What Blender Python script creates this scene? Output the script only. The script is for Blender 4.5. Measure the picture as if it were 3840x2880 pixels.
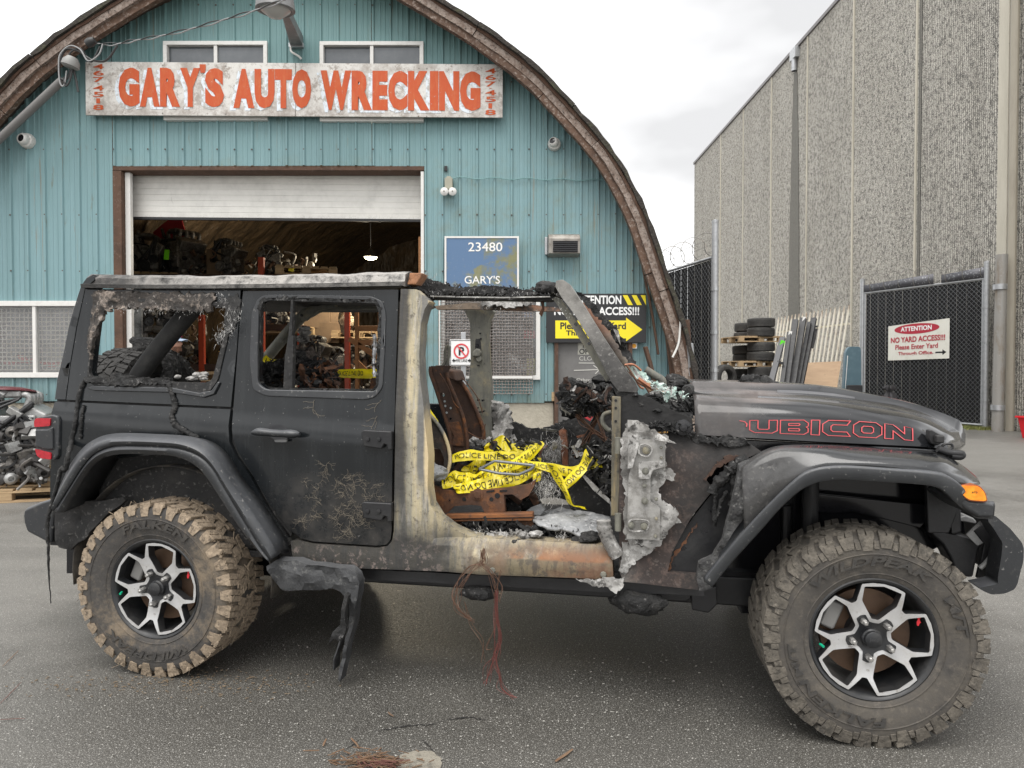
import bpy, bmesh, math, random
from mathutils import Vector, Matrix, noise, geometry
random.seed(7)
for o in list(bpy.data.objects): bpy.data.objects.remove(o)
SC = bpy.context.scene
COL = SC.collection
PI = math.pi
# ------------------------------------------------------------------ camera, sky, sun, exposure
FPX, PCX, PCY, CAMH = 2604.0, 1920.0, 1440.0, 1.398          # focal length and centre in photo pixels, eye height
PITCH = math.atan(51.0/FPX)
cam = bpy.data.cameras.new('camera'); camo = bpy.data.objects.new('camera', cam); COL.objects.link(camo)
camo.location = (0, 0, CAMH); camo.rotation_euler = (PI/2-PITCH, 0, 0)
cam.sensor_width = 36; cam.lens = FPX/3840*36; cam.clip_end = 500; cam.clip_start = .05
SC.camera = camo
SUN_EL, SUN_AZ = math.radians(66), math.radians(200)
w = bpy.data.worlds.new('World'); SC.world = w; w.use_nodes = True
nt = w.node_tree; nt.nodes.clear()
out = nt.nodes.new('ShaderNodeOutputWorld'); bg = nt.nodes.new('ShaderNodeBackground')
sky = nt.nodes.new('ShaderNodeTexSky'); sky.sky_type = 'NISHITA'; sky.sun_disc = False
sky.sun_elevation = SUN_EL; sky.sun_rotation = SUN_AZ; sky.dust_density = 4; sky.air_density = 1.5
tc = nt.nodes.new('ShaderNodeTexCoord'); mp = nt.nodes.new('ShaderNodeMapping'); mp.inputs['Scale'].default_value = (1, 1, 2.2)
mp.inputs['Location'].default_value = (.35, .1, .2)
nz = nt.nodes.new('ShaderNodeTexNoise'); nz.inputs['Scale'].default_value = 1.7; nz.inputs['Detail'].default_value = 5; nz.inputs['Roughness'].default_value = .42
cr = nt.nodes.new('ShaderNodeValToRGB')                       # overcast cloud layer: pale grey bellies, white breaks
cr.color_ramp.elements[0].position = .38; cr.color_ramp.elements[0].color = (5.9, 5.88, 5.92, 1)
cr.color_ramp.elements[1].position = .57; cr.color_ramp.elements[1].color = (12.2, 12.2, 12.2, 1)
mx = nt.nodes.new('ShaderNodeMixRGB'); mx.inputs['Fac'].default_value = .95
L = nt.links.new
L(tc.outputs['Generated'], mp.inputs['Vector']); L(mp.outputs['Vector'], nz.inputs['Vector']); L(nz.outputs['Fac'], cr.inputs['Fac'])
L(sky.outputs['Color'], mx.inputs['Color1']); L(cr.outputs['Color'], mx.inputs['Color2']); L(mx.outputs['Color'], bg.inputs['Color'])
bg.inputs['Strength'].default_value = .066
L(bg.outputs['Background'], out.inputs['Surface'])
sl = bpy.data.lights.new('sun', 'SUN'); slo = bpy.data.objects.new('sun', sl); COL.objects.link(slo)
sl.energy = 1.5; sl.angle = math.radians(50); sl.color = (1, .975, .94)
slo.rotation_euler = (PI/2-SUN_EL, 0, PI-SUN_AZ)   # from behind the camera, high
SC.view_settings.view_transform = 'Standard'; SC.view_settings.look = 'None'
SC.view_settings.exposure = 1.18; SC.view_settings.gamma = 1; SC.view_settings.use_curve_mapping = False
SC.render.engine = 'CYCLES'
SC.cycles.max_bounces = 6; SC.cycles.diffuse_bounces = 3; SC.cycles.glossy_bounces = 3; SC.cycles.transmission_bounces = 4; SC.cycles.use_adaptive_sampling = True
# ------------------------------------------------------------------ where a photo pixel lies in the place
TH = math.atan(.588/2.924)                                     # the jeep stands turned by 11.4 degrees
FW = Vector((math.cos(TH), -math.sin(TH), 0)); LF = Vector((math.sin(TH), math.cos(TH), 0))
JO = Vector((-1.619, 3.171, 0)) + .86*LF                       # ground below the middle of the rear axle
def ray(u, v):
    x = (u-PCX)/FPX; y = -(v-PCY)/FPX
    return Vector((x, math.cos(PITCH)+y*math.sin(PITCH), y*math.cos(PITCH)-math.sin(PITCH)))
EYE = Vector((0, 0, CAMH))
def jp(u, v, y):                                               # jeep-local point on the plane y (x forward, y left, z up)
    d = ray(u, v); o = EYE-JO; t = (y-o.dot(LF))/d.dot(LF); p = o+t*d
    return Vector((p.dot(FW), y, p.z))
def wp(u, v, Y):
    d = ray(u, v); return EYE + d*(Y/d.y)
def wx(u, v, X):
    d = ray(u, v); return EYE + d*(X/d.x)
def gp(u, v, z=0):
    d = ray(u, v); return EYE + d*((z-CAMH)/d.z)
def T(x0, y0, k, pts): return [(x0+p[0]*k, y0+p[1]*k) for p in pts]
# ------------------------------------------------------------------ helpers
def prop(o, label=None, cat=None, group=None, kind=None):
    if label: o['label'] = label
    if cat: o['category'] = cat
    if group: o['group'] = group
    if kind: o['kind'] = kind
    return o
def empty(name, loc=(0, 0, 0), rz=0, label=None, cat=None, group=None, parent=None):
    o = bpy.data.objects.new(name, None); COL.objects.link(o); o.location = loc; o.rotation_euler = (0, 0, rz)
    o.empty_display_size = .1; o.parent = parent
    return prop(o, label, cat, group)
def rotm(rx=0, ry=0, rz=0):
    return Matrix.Rotation(rz, 3, 'Z') @ Matrix.Rotation(ry, 3, 'Y') @ Matrix.Rotation(rx, 3, 'X')
def frame(d, up=Vector((0, 0, 1))):
    d = Vector(d).normalized()
    if abs(d.dot(up)) > .98: up = Vector((0, 1, 0)) if abs(d.y) < .9 else Vector((1, 0, 0))
    s = d.cross(up).normalized(); return s, s.cross(d).normalized()
def catmull(pts, n=6, closed=False):
    pts = [Vector(p) for p in pts]; m = len(pts); o = []
    rng = range(m if closed else m-1)
    for i in rng:
        if closed: a, b, c, d = pts[i-1], pts[i], pts[(i+1) % m], pts[(i+2) % m]
        else: a, b, c, d = pts[max(i-1, 0)], pts[i], pts[i+1], pts[min(i+2, m-1)]
        for k in range(n):
            t = k/n
            o.append(.5*((2*b)+(-a+c)*t+(2*a-5*b+4*c-d)*t*t+(-a+3*b-3*c+d)*t**3))
    if not closed: o.append(pts[-1].copy())
    return o
def resample(pts, n, closed=False):
    pts = [Vector(p) for p in pts]
    if closed: pts = pts+[pts[0]]
    L_ = [0]
    for a, b in zip(pts, pts[1:]): L_.append(L_[-1]+(b-a).length)
    o = []; j = 0; m = n if closed else n-1
    for i in range(n):
        s = L_[-1]*i/m
        while j < len(pts)-2 and L_[j+1] < s: j += 1
        t = (s-L_[j])/max(L_[j+1]-L_[j], 1e-9); o.append(pts[j].lerp(pts[j+1], t))
    return o
def rpoly(pts, r, n=4):                                        # polygon with rounded corners (2D)
    o = []; m = len(pts)
    for i in range(m):
        p, a, b = Vector(pts[i]).to_2d(), Vector(pts[i-1]).to_2d(), Vector(pts[(i+1) % m]).to_2d()
        rr = r[i] if isinstance(r, (list, tuple)) else r
        da, db = a-p, b-p; q = min(rr, da.length*.45, db.length*.45)
        if q < 1e-6: o.append(p); continue
        s, e = p+da.normalized()*q, p+db.normalized()*q
        for k in range(n+1):
            t = k/n; o.append((1-t)**2*s+2*t*(1-t)*p+t*t*e)
    return o
def inside(p, poly):
    c = False; n = len(poly); j = n-1
    for i in range(n):
        a, b = poly[i], poly[j]
        if (a[1] > p[1]) != (b[1] > p[1]) and p[0] < (b[0]-a[0])*(p[1]-a[1])/(b[1]-a[1])+a[0]: c = not c
        j = i
    return c
class MB:
    def __init__(s): s.v = []; s.f = []
    def add(s, vs, fs, M=None, off=(0, 0, 0)):
        n = len(s.v); off = Vector(off)
        s.v += [((M @ Vector(p)) if M else Vector(p))+off for p in vs]; s.f += [[i+n for i in f] for f in fs]; return s
    def box(s, c, d, R=None):
        x, y, z = d[0]/2, d[1]/2, d[2]/2
        vs = [(-x, -y, -z), (x, -y, -z), (x, y, -z), (-x, y, -z), (-x, -y, z), (x, -y, z), (x, y, z), (-x, y, z)]
        return s.add(vs, [[0, 3, 2, 1], [4, 5, 6, 7], [0, 1, 5, 4], [1, 2, 6, 5], [2, 3, 7, 6], [3, 0, 4, 7]], R, c)
    def bar(s, a, b, wd, ht, up=Vector((0, 0, 1))):           # rectangular bar from a to b
        a, b = Vector(a), Vector(b); q, u = frame(b-a, up); vs = []
        for p in (a, b):
            for i, j in ((-1, -1), (1, -1), (1, 1), (-1, 1)): vs.append(p+q*wd/2*i+u*ht/2*j)
        return s.add(vs, [[3, 2, 1, 0], [4, 5, 6, 7], [0, 1, 5, 4], [1, 2, 6, 5], [2, 3, 7, 6], [3, 0, 4, 7]])
    def tube(s, pts, r, n=8, cap=True, sq=1, ph=0):
        pts = [Vector(p) for p in pts]; m = len(pts); R = r if isinstance(r, (list, tuple)) else [r]*m
        vs = []; fs = []; q = None
        for i, p in enumerate(pts):
            d = (pts[min(i+1, m-1)]-pts[max(i-1, 0)])
            if d.length < 1e-9: d = Vector((0, 0, 1))
            d.normalize()
            if q is None: q, u = frame(d)
            else:
                q = (q-d*q.dot(d))
                if q.length < 1e-6: q, u = frame(d)
                q.normalize(); u = q.cross(d).normalized()
            for k in range(n):
                a = 2*PI*k/n+ph; vs.append(p+q*math.cos(a)*R[i]+u*math.sin(a)*R[i]*sq)
        for i in range(m-1):
            for k in range(n):
                k2 = (k+1) % n; fs.append([i*n+k, i*n+k2, (i+1)*n+k2, (i+1)*n+k])
        if cap: fs.append(list(range(n))[::-1]); fs.append([(m-1)*n+k for k in range(n)])
        return s.add(vs, fs)
    def cyl(s, a, b, r, n=12, r2=None): return s.tube([a, b], [r, r if r2 is None else r2], n)
    def lathe(s, prof, c, ax, n=32, a0=0, closed=False):       # prof: (radius, distance along ax)
        c = Vector(c); ax = Vector(ax).normalized(); q, u = frame(ax); vs = []; fs = []; m = len(prof)
        for k in range(n):
            a = a0+2*PI*k/n; e = q*math.cos(a)+u*math.sin(a)
            for r, h in prof: vs.append(c+e*r+ax*h)
        for k in range(n):
            k2 = (k+1) % n
            for i in range(m if closed else m-1):
                j = (i+1) % m; fs.append([k*m+i, k*m+j, k2*m+j, k2*m+i])
        return s.add(vs, fs)
    def grid(s, rows, closeu=False, flip=False):               # rows: list of equally long point lists
        m = len(rows[0]); vs = [p for r in rows for p in r]; fs = []
        for i in range(len(rows)-1):
            for k in range(m if closeu else m-1):
                k2 = (k+1) % m; q = [i*m+k, i*m+k2, (i+1)*m+k2, (i+1)*m+k]
                fs.append(q[::-1] if flip else q)
        return s.add(vs, fs)
    def prism(s, poly, fn, holes=(), step=None, lines=()):     # flat shape -> solid; fn(x, y, side) gives the 3D point for side 0 / 1
        V2, F = tri2d(poly, holes, step, lines)
        n = len(V2); vs = [fn(p[0], p[1], 0) for p in V2]+[fn(p[0], p[1], 1) for p in V2]
        fs = [list(f) for f in F]+[[i+n for i in f][::-1] for f in F]
        cnt = {}
        for f in F:
            for a, b in zip(f, list(f[1:])+[f[0]]): cnt[(a, b)] = 1
        for (a, b) in cnt:
            if (b, a) not in cnt: fs.append([b, a, a+n, b+n])
        return s.add(vs, fs)
    def sheet(s, poly, fn, holes=(), step=None, lines=()):
        V2, F = tri2d(poly, holes, step, lines); return s.add([fn(p[0], p[1]) for p in V2], [list(f) for f in F])
    def build(s, name, mat, parent=None, smooth=30, bevel=0, seg=2, sub=0, solid=0, label=None, cat=None, group=None, kind=None, flip=False, loc=None):
        me = bpy.data.meshes.new(name); me.from_pydata([tuple(p) for p in s.v], [], s.f)
        bm = bmesh.new(); bm.from_mesh(me); bmesh.ops.recalc_face_normals(bm, faces=bm.faces)
        if flip: bmesh.ops.reverse_faces(bm, faces=bm.faces)
        bm.to_mesh(me); bm.free()
        for m in (mat if isinstance(mat, (list, tuple)) else [mat]): me.materials.append(m)
        if smooth: me.shade_smooth(); me.set_sharp_from_angle(angle=math.radians(smooth))
        o = bpy.data.objects.new(name, me); COL.objects.link(o); o.parent = parent
        if loc is not None: o.location = loc
        if solid:
            md = o.modifiers.new('s', 'SOLIDIFY'); md.thickness = solid; md.offset = 0
        if bevel:
            md = o.modifiers.new('b', 'BEVEL'); md.width = bevel; md.segments = seg; md.limit_method = 'ANGLE'; md.angle_limit = math.radians(38); md.harden_normals = True
        if sub:
            md = o.modifiers.new('u', 'SUBSURF'); md.levels = sub; md.render_levels = sub
        return prop(o, label, cat, group, kind)
def tri2d(poly, holes=(), step=None, lines=()):
    poly = [Vector((p[0], p[1])) for p in poly]; holes = [[Vector((p[0], p[1])) for p in h] for h in holes]
    vs = []; es = []
    for lp in [poly]+holes:
        if step: 
            q = []
            for a, b in zip(lp, lp[1:]+[lp[0]]):
                k = max(1, int((b-a).length/step+.5)); q += [a.lerp(b, i/k) for i in range(k)]
        else: q = lp
        n = len(vs); vs += q; es += [(n+i, n+(i+1) % len(q)) for i in range(len(q))]
    for ln in lines:
        n = len(vs); ln = resample([Vector((p[0], p[1], 0)) for p in ln], 24); ln = [p.to_2d() for p in ln]
        vs += ln; es += [(n+i, n+i+1) for i in range(len(ln)-1)]
    if step:
        x0, x1 = min(p.x for p in poly), max(p.x for p in poly); y0, y1 = min(p.y for p in poly), max(p.y for p in poly)
        j = 0; y = y0+step*.5
        while y < y1:
            x = x0+(step*.5 if j % 2 else 0)
            while x < x1:
                p = Vector((x, y))
                if inside(p, poly) and not any(inside(p, h) for h in holes): vs.append(p)
                x += step
            y += step*.87; j += 1
    r = geometry.delaunay_2d_cdt(vs, es, [], 0, 1e-5)
    V2, F = r[0], r[2]; o = []
    for f in F:
        c = (V2[f[0]]+V2[f[1]]+V2[f[2]])/3
        if inside(c, poly) and not any(inside(c, h) for h in holes): o.append(f)
    return V2, o
def copyt(o, parent=None, loc=None, rz=None):
    c = o.copy(); COL.objects.link(c); c.parent = parent
    if loc is not None: c.location = loc
    if rz is not None: c.rotation_euler = (o.rotation_euler.x, o.rotation_euler.y, rz)
    for ch in [x for x in bpy.data.objects if x.parent == o]: copyt(ch, c)
    return c
def n3(x, y, z, s=1.0): return noise.noise(Vector((x*s, y*s, z*s)))
def sm(a, b, x):
    t = max(0, min(1, (x-a)/(b-a))); return t*t*(3-2*t)
_tc = {}
def textpoly(s, bold=0.0, spacing=1.0):                        # flat mesh of a text: verts 2D, faces; size 1, starts at x = 0
    key = (s, bold, spacing)
    if key in _tc: return _tc[key]
    cu = bpy.data.curves.new('t', 'FONT'); cu.body = s; cu.size = 1; cu.offset = bold; cu.space_character = spacing; cu.resolution_u = 3
    ob = bpy.data.objects.new('t', cu); COL.objects.link(ob)
    me = bpy.data.meshes.new_from_object(ob)
    V = [(v.co.x, v.co.y) for v in me.vertices]; F = [list(p.vertices) for p in me.polygons]
    bpy.data.objects.remove(ob); bpy.data.curves.remove(cu); bpy.data.meshes.remove(me)
    _tc[key] = (V, F); return V, F
def text_on(mb, s, fn, x0, x1, y0, y1, bold=0., mirror=False, slant=0):   # fits the text into the box (x0..x1, y0..y1), fn(x, y) -> 3D
    V, F = textpoly(s, bold); ax, bx = min(v[0] for v in V), max(v[0] for v in V); ay, by = min(v[1] for v in V), max(v[1] for v in V)
    vs = []
    for v in V:
        t = (v[0]-ax)/(bx-ax); q = (v[1]-ay)/(by-ay)
        if mirror: t = 1-t
        vs.append(fn(x0+(x1-x0)*t+slant*q, y0+(y1-y0)*q))
    mb.add(vs, F)
# ------------------------------------------------------------------ procedural materials
def M(name, col, rough=.5, metal=0, layers=(), bump=None, coat=0, spec=.5, rand=0, coord='Object', emit=None, bump2=None, trans=0):
    m = bpy.data.materials.new(name); m.use_nodes = True; nt = m.node_tree; N = nt.nodes; K = nt.links.new
    b = N['Principled BSDF']; tc = N.new('ShaderNodeTexCoord'); src = tc.outputs[coord] if coord != 'World' else N.new('ShaderNodeNewGeometry').outputs['Position']
    b.inputs['Specular IOR Level'].default_value = spec
    if coat: b.inputs['Coat Weight'].default_value = coat; b.inputs['Coat Roughness'].default_value = .12
    if trans: b.inputs['Transmission Weight'].default_value = trans
    if emit: b.inputs['Emission Color'].default_value = (*emit[0], 1); b.inputs['Emission Strength'].default_value = emit[1]
    def val(x):
        n = N.new('ShaderNodeValue'); n.outputs[0].default_value = x; return n.outputs[0]
    def rgb(c):
        n = N.new('ShaderNodeRGB'); n.outputs[0].default_value = (*c, 1); return n.outputs[0]
    def mapped(st):
        if not st: return src
        n = N.new('ShaderNodeMapping'); n.inputs['Scale'].default_value = st; K(src, n.inputs['Vector']); return n.outputs[0]
    def nse(sc, det=4, st=None, ro=.55, w=None):
        n = N.new('ShaderNodeTexNoise'); n.inputs['Scale'].default_value = sc; n.inputs['Detail'].default_value = det; n.inputs['Roughness'].default_value = ro
        K(mapped(st), n.inputs['Vector']); return n.outputs['Fac']
    def rng(x, lo, hi):
        n = N.new('ShaderNodeMapRange'); n.interpolation_type = 'SMOOTHSTEP'; n.inputs['From Min'].default_value = lo; n.inputs['From Max'].default_value = hi
        if lo > hi: n.inputs['From Min'].default_value = hi; n.inputs['From Max'].default_value = lo; n.inputs['To Min'].default_value = 1; n.inputs['To Max'].default_value = 0
        K(x, n.inputs['Value']); return n.outputs[0]
    def math_(op, a, c):
        n = N.new('ShaderNodeMath'); n.operation = op
        for i, x in enumerate((a, c)):
            if isinstance(x, (int, float)): n.inputs[i].default_value = x
            else: K(x, n.inputs[i])
        return n.outputs[0]
    def mixc(f, a, c):
        n = N.new('ShaderNodeMixRGB'); K(f, n.inputs['Fac']); K(a, n.inputs['Color1']); K(c, n.inputs['Color2']); return n.outputs[0]
    C, R, ME = rgb(col), val(rough), val(metal); Hh = None
    if rand:
        oi = N.new('ShaderNodeObjectInfo'); hs = N.new('ShaderNodeHueSaturation'); K(C, hs.inputs['Color'])
        K(math_('ADD', math_('MULTIPLY', oi.outputs['Random'], rand), 1-rand/2), hs.inputs['Value']); C = hs.outputs[0]
    sep = None
    for ly in layers:
        f = None
        if 'noise' in ly:
            a = ly['noise']; c_, h_ = (a[1]+a[2])/2, (a[2]-a[1])/2*(1.7 if a[0] < 36 and not ly.get('w') else 1); f = rng(nse(a[0], ly.get('det', 9 if a[0] < 36 else 3), ly.get('st'), ly.get('ro', .72 if a[0] < 36 else .6)), c_-h_, c_+h_)
        if 'vor' in ly:
            n = N.new('ShaderNodeTexVoronoi'); n.inputs['Scale'].default_value = ly['vor'][0]; K(mapped(ly.get('st')), n.inputs['Vector'])
            q = rng(n.outputs['Distance'], ly['vor'][1], ly['vor'][2]); f = q if f is None else math_('MULTIPLY', f, q)
        if 'wave' in ly:
            n = N.new('ShaderNodeTexWave'); n.inputs['Scale'].default_value = ly['wave'][0]; n.inputs['Distortion'].default_value = ly['wave'][1]
            n.bands_direction = ly.get('dir', 'X'); K(mapped(ly.get('st')), n.inputs['Vector'])
            q = rng(n.outputs['Fac'], ly['wave'][2], ly['wave'][3]); f = q if f is None else math_('MULTIPLY', f, q)
        for axn in ('x', 'y', 'z', 'x2', 'y2'):
            if axn in ly:
                if sep is None: sep = N.new('ShaderNodeSeparateXYZ'); K(src, sep.inputs[0])
                a = ly[axn]; v = sep.outputs['XYZ'.index(axn[0].upper())]
                if len(a) > 2: v = math_('ADD', v, math_('MULTIPLY', math_('SUBTRACT', nse(a[3] if len(a) > 3 else 6, 9, None, .68), .5), a[2]))
                q = rng(v, a[0], a[1]); f = q if f is None else math_('MULTIPLY', f, q)
        if 'up' in ly:
            g = N.new('ShaderNodeNewGeometry'); s2 = N.new('ShaderNodeSeparateXYZ'); K(g.outputs['Normal'], s2.inputs[0])
            q = rng(s2.outputs['Z'], *ly['up']); f = q if f is None else math_('MULTIPLY', f, q)
        if 'amt' in ly: f = math_('MULTIPLY', f, ly['amt'])
        if ly.get('col') is not None: C = mixc(f, C, rgb(ly['col']))
        if 'rough' in ly: R = mixc(f, R, val(ly['rough']))
        if 'metal' in ly: ME = mixc(f, ME, val(ly['metal']))
        if 'h' in ly:
            q = math_('MULTIPLY', f, ly['h']); Hh = q if Hh is None else math_('ADD', Hh, q)
    K(C, b.inputs['Base Color']); K(R, b.inputs['Roughness']); K(ME, b.inputs['Metallic'])
    nrm = None
    for bp in (bump, bump2):
        if bp:
            h = nse(bp[0], bp[2] if len(bp) > 2 else 5, bp[3] if len(bp) > 3 else None)
            n = N.new('ShaderNodeBump'); n.inputs['Strength'].default_value = 1; n.inputs['Distance'].default_value = bp[1]; K(h, n.inputs['Height'])
            if nrm: K(nrm, n.inputs['Normal'])
            nrm = n.outputs[0]
    if Hh is not None:
        n = N.new('ShaderNodeBump'); n.inputs['Strength'].default_value = 1; n.inputs['Distance'].default_value = .01; K(Hh, n.inputs['Height'])
        if nrm: K(nrm, n.inputs['Normal'])
        nrm = n.outputs[0]
    if nrm: K(nrm, b.inputs['Normal'])
    return m
# ------------------------------------------------------------------ materials of the setting
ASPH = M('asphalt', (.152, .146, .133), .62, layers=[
    dict(noise=(.30, .44, .58), col=(.088, .084, .076), rough=.42, det=9, w=1), dict(y=(2.9, 1.4, .8, .8), noise=(.7, .34, .60), col=(.098, .093, .082), amt=.9),
    dict(noise=(1.3, .46, .74), st=(.5, 1.2, 1), col=(.200, .191, .175), amt=.8, det=8, ro=.7),
    dict(noise=(.8, .52, .70), st=(.22, 1.6, 1), col=(.095, .091, .084), rough=.40, amt=.7, det=6),
    dict(x=(-2.4, -1.3, .9, 1.1), x2=(2.6, 1.5, .7, 1.1), y=(1.95, 2.85, .6, 1.4), y2=(5.4, 4.5, .6, 1.2), col=(.015, .0145, .013), rough=.36, amt=.96),  # dark wet run-off stain below the car, with the car's shade painted in
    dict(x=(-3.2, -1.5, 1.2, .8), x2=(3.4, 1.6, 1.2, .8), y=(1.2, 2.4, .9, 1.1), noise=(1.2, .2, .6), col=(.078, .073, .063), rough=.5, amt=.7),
    dict(vor=(170, .42, .12), col=(.20, .195, .18), amt=.55),
    dict(vor=(260, .40, .10), col=(.030, .029, .027), amt=.7),
    dict(noise=(190, .55, .66), col=(.30, .29, .265), det=2, amt=.85),
    dict(noise=(110, .655, .72), col=(.50, .485, .45), det=1, amt=.9),
    dict(vor=(150, 0, .5), h=.22)], bump=(55, .004, 6), coord='World')
TEAL = M('teal_cladding', (.178, .292, .308), .52, layers=[
    dict(noise=(1.1, .35, .75), st=(6, 1, .35), col=(.235, .37, .40), amt=.8),
    dict(noise=(3, .55, .75), st=(3, 1, .6), col=(.165, .28, .285), amt=.7),
    dict(z=(2.9, 6.4, .8, 1.2), col=(.135, .255, .24), amt=.75),
    dict(noise=(9, .60, .70), st=(1.5, 1, .2), col=(.17, .20, .16), amt=.7, w=1), dict(noise=(5, .60, .68), st=(3, 1, .12), col=(.24, .20, .14), amt=.6, w=1), dict(z=(1.5, 1.02, .5, 2), noise=(6, .4, .65), st=(2, 1, .4), col=(.16, .20, .18), amt=.7),
    dict(noise=(14, .70, .76), col=(.33, .25, .16), amt=.6),
    dict(z=(3.95, 3.75, .25, 3), noise=(5, .50, .72), col=(.20, .21, .13), x=(-4.6, -4.5), amt=.5)], bump=(30, .0012, 3), rand=.20, spec=.4)
FOUND = M('concrete_foundation', (.47, .43, .35), .9, layers=[dict(noise=(3, .45, .7), col=(.33, .30, .24)), dict(noise=(18, .6, .7), col=(.22, .20, .16), amt=.7), dict(noise=(1.6, .62, .7), col=(.16, .15, .13), amt=.6)], bump=(26, .01))
WOODB = M('weathered_brown_timber', (.10, .055, .035), .85, layers=[dict(noise=(4, .45, .7), st=(1, 1, 1), col=(.055, .032, .022)), dict(noise=(22, .58, .68), col=(.22, .17, .14), amt=.6)], bump=(40, .006), rand=.25)
WOODW = M('peeling_white_board', (.13, .085, .062), .85, layers=[dict(noise=(14, .40, .60), col=(.36, .30, .26), ro=.8, det=9), dict(noise=(40, .55, .66), col=(.045, .035, .030), amt=.85)], bump=(50, .006), rand=.2)
WOODW2 = M('brown_board_flaking', (.115, .068, .045), .85, layers=[dict(noise=(10, .50, .66), col=(.065, .04, .03), det=8, ro=.7), dict(noise=(26, .54, .64), col=(.34, .28, .24), det=8, ro=.75)], bump=(40, .006), rand=.2)
SHING = M('mossy_shingle_edge', (.035, .030, .026), .95, layers=[dict(noise=(7, .52, .68), col=(.09, .10, .045), amt=.55), dict(noise=(30, .55, .7), col=(.10, .085, .07))], bump=(35, .015))
WHITE = M('white_frame_paint', (.70, .69, .66), .45, layers=[dict(noise=(14, .55, .75), col=(.45, .43, .38), amt=.6)])
DARKGL = M('dark_window_glass', (.10, .11, .12), .08, layers=[dict(noise=(2, .45, .7), col=(.16, .17, .18), rough=.25)], spec=.6)
ROLLD = M('dirty_white_door_slats', (.78, .765, .72), .5, layers=[dict(noise=(4, .45, .75), col=(.47, .46, .43), amt=.7), dict(z=(3.28, 3.08, .25, 12), noise=(60, .42, .62), col=(.23, .22, .18), amt=.9), dict(noise=(9, .66, .72), st=(1, 1, .2), col=(.32, .31, .27), amt=.6)])
STEEL = M('galvanised_steel', (.48, .49, .50), .42, .75, layers=[dict(noise=(12, .5, .7), col=(.33, .34, .35), rough=.6)])
BLKM = M('black_painted_metal', (.013, .013, .0145), .42, layers=[dict(noise=(10, .5, .75), col=(.028, .027, .026), rough=.7)], bump=(60, .001))
GALVD = M('dull_pipe', (.30, .29, .27), .6, .3, layers=[dict(noise=(4, .5, .7), st=(1, 1, .3), col=(.20, .15, .10)), dict(noise=(20, .6, .7), col=(.42, .41, .39))])
CONC = M('ribbed_aggregate_concrete', (.66, .63, .565), .92, layers=[
    dict(noise=(.45, .40, .70), st=(1, 2.2, .5), col=(.50, .47, .41), ro=.6),
    dict(noise=(.6, .52, .75), st=(1, 3, .12), col=(.36, .34, .295), amt=.75, ro=.6),
    dict(wave=(4.1, .5, .45, .85), dir='Y', col=(.15, .142, .125), amt=.70, h=-2.2),
    dict(noise=(8, .49, .57), st=(1, 1, .8), col=(.11, .105, .095), amt=.88, det=7, ro=.82, w=1),
    dict(noise=(26, .50, .58), col=(.07, .068, .063), amt=.75, det=4, w=1),
    dict(noise=(40, .55, .64), col=(.86, .82, .72), amt=.8, det=2)], bump=(30, .03, 4), coord='World')
CONCS = M('smooth_concrete_strip', (.56, .525, .44), .85, layers=[dict(noise=(2, .45, .7), st=(1, 1, .2), col=(.44, .41, .335)), dict(noise=(14, .62, .7), col=(.26, .24, .20), amt=.6)], bump=(20, .006), coord='World')
STAIN = M('wet_stained_concrete', (.20, .19, .16), .7, layers=[dict(wave=(4.1, .5, .45, .85), dir='Y', col=(.06, .058, .05), amt=.8), dict(noise=(24, .50, .62), col=(.05, .048, .043), amt=.8, det=3), dict(noise=(40, .58, .66), col=(.26, .25, .22), amt=.7, det=2)], bump=(30, .03, 4), coord='World')
WOODP = M('pale_pallet_wood', (.46, .33, .19), .8, layers=[dict(noise=(6, .4, .7), st=(.4, 5, 5), col=(.30, .20, .11)), dict(noise=(20, .6, .7), col=(.14, .10, .07), amt=.7)], bump=(30, .004), rand=.35)
RUBB = M('dusty_black_rubber', (.032, .031, .030), .8, layers=[dict(noise=(5, .45, .7), col=(.085, .08, .072), amt=.8)], bump=(40, .004), rand=.5)
def paint(name, c, r=.5, **k): return M(name, c, r, **k)
INK_BLK = paint('black_ink', (.018, .018, .018), .6)
INK_WHT = paint('white_lettering', (.78, .77, .74), .6)

# ------------------------------------------------------------------ ground
mb = MB(); mb.grid([[(x, y, 0) for x in (-160, -30, -8, 0, 8, 30, 160)] for y in (-60, -10, 0, 6, 12, 20, 60, 300)])
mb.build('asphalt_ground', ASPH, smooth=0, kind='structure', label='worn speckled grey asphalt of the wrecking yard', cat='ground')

# ------------------------------------------------------------------ workshop with the arched roof
FY = 8.1; FYF = 7.73
SHOP = empty('workshop_building', (-2.6, FY, 0), label='teal metal workshop with arched timber roof edge and half open roll-up door', cat='building')
def shop(mb, name, mat, parent=None, **k):                       # parts of the shop are modelled in place
    o = mb.build(name, mat, parent or SHOP, **k)
    if parent is None: o.matrix_parent_inverse = Matrix.Translation((2.6, -FY, 0))
    return o
S = 1/.576
CX_ = (627-1106)/1500*FY
inR = [(627, -62), (700, -54), (790, -30), (860, 0), (928, 32), (996, 71), (1073.5, 122), (1148, 176), (1216, 244), (1287, 325), (1324, 382), (1354.5, 457), (1388, 541), (1405, 613), (1428, 700), (1453, 820), (1468, 900), (1476, 1059)]
outR = [(604, -140), (700, -126), (800, -90), (880, -45), (955, 0), (1055, 64), (1161, 146), (1250, 239), (1321, 322), (1371, 406), (1402, 474), (1432, 562), (1462, 650), (1490, 737), (1507, 820), (1525, 930), (1532, 1080)]
def half(pts, Y):
    o = []
    for u, v in pts:
        p = wp(u*S, v*S, Y); o.append((p.x-CX_, p.z))
    o[0] = (0, o[0][1]); return o
IN_, OUT_ = half(inR, FY), half(outR, FYF)
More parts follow.
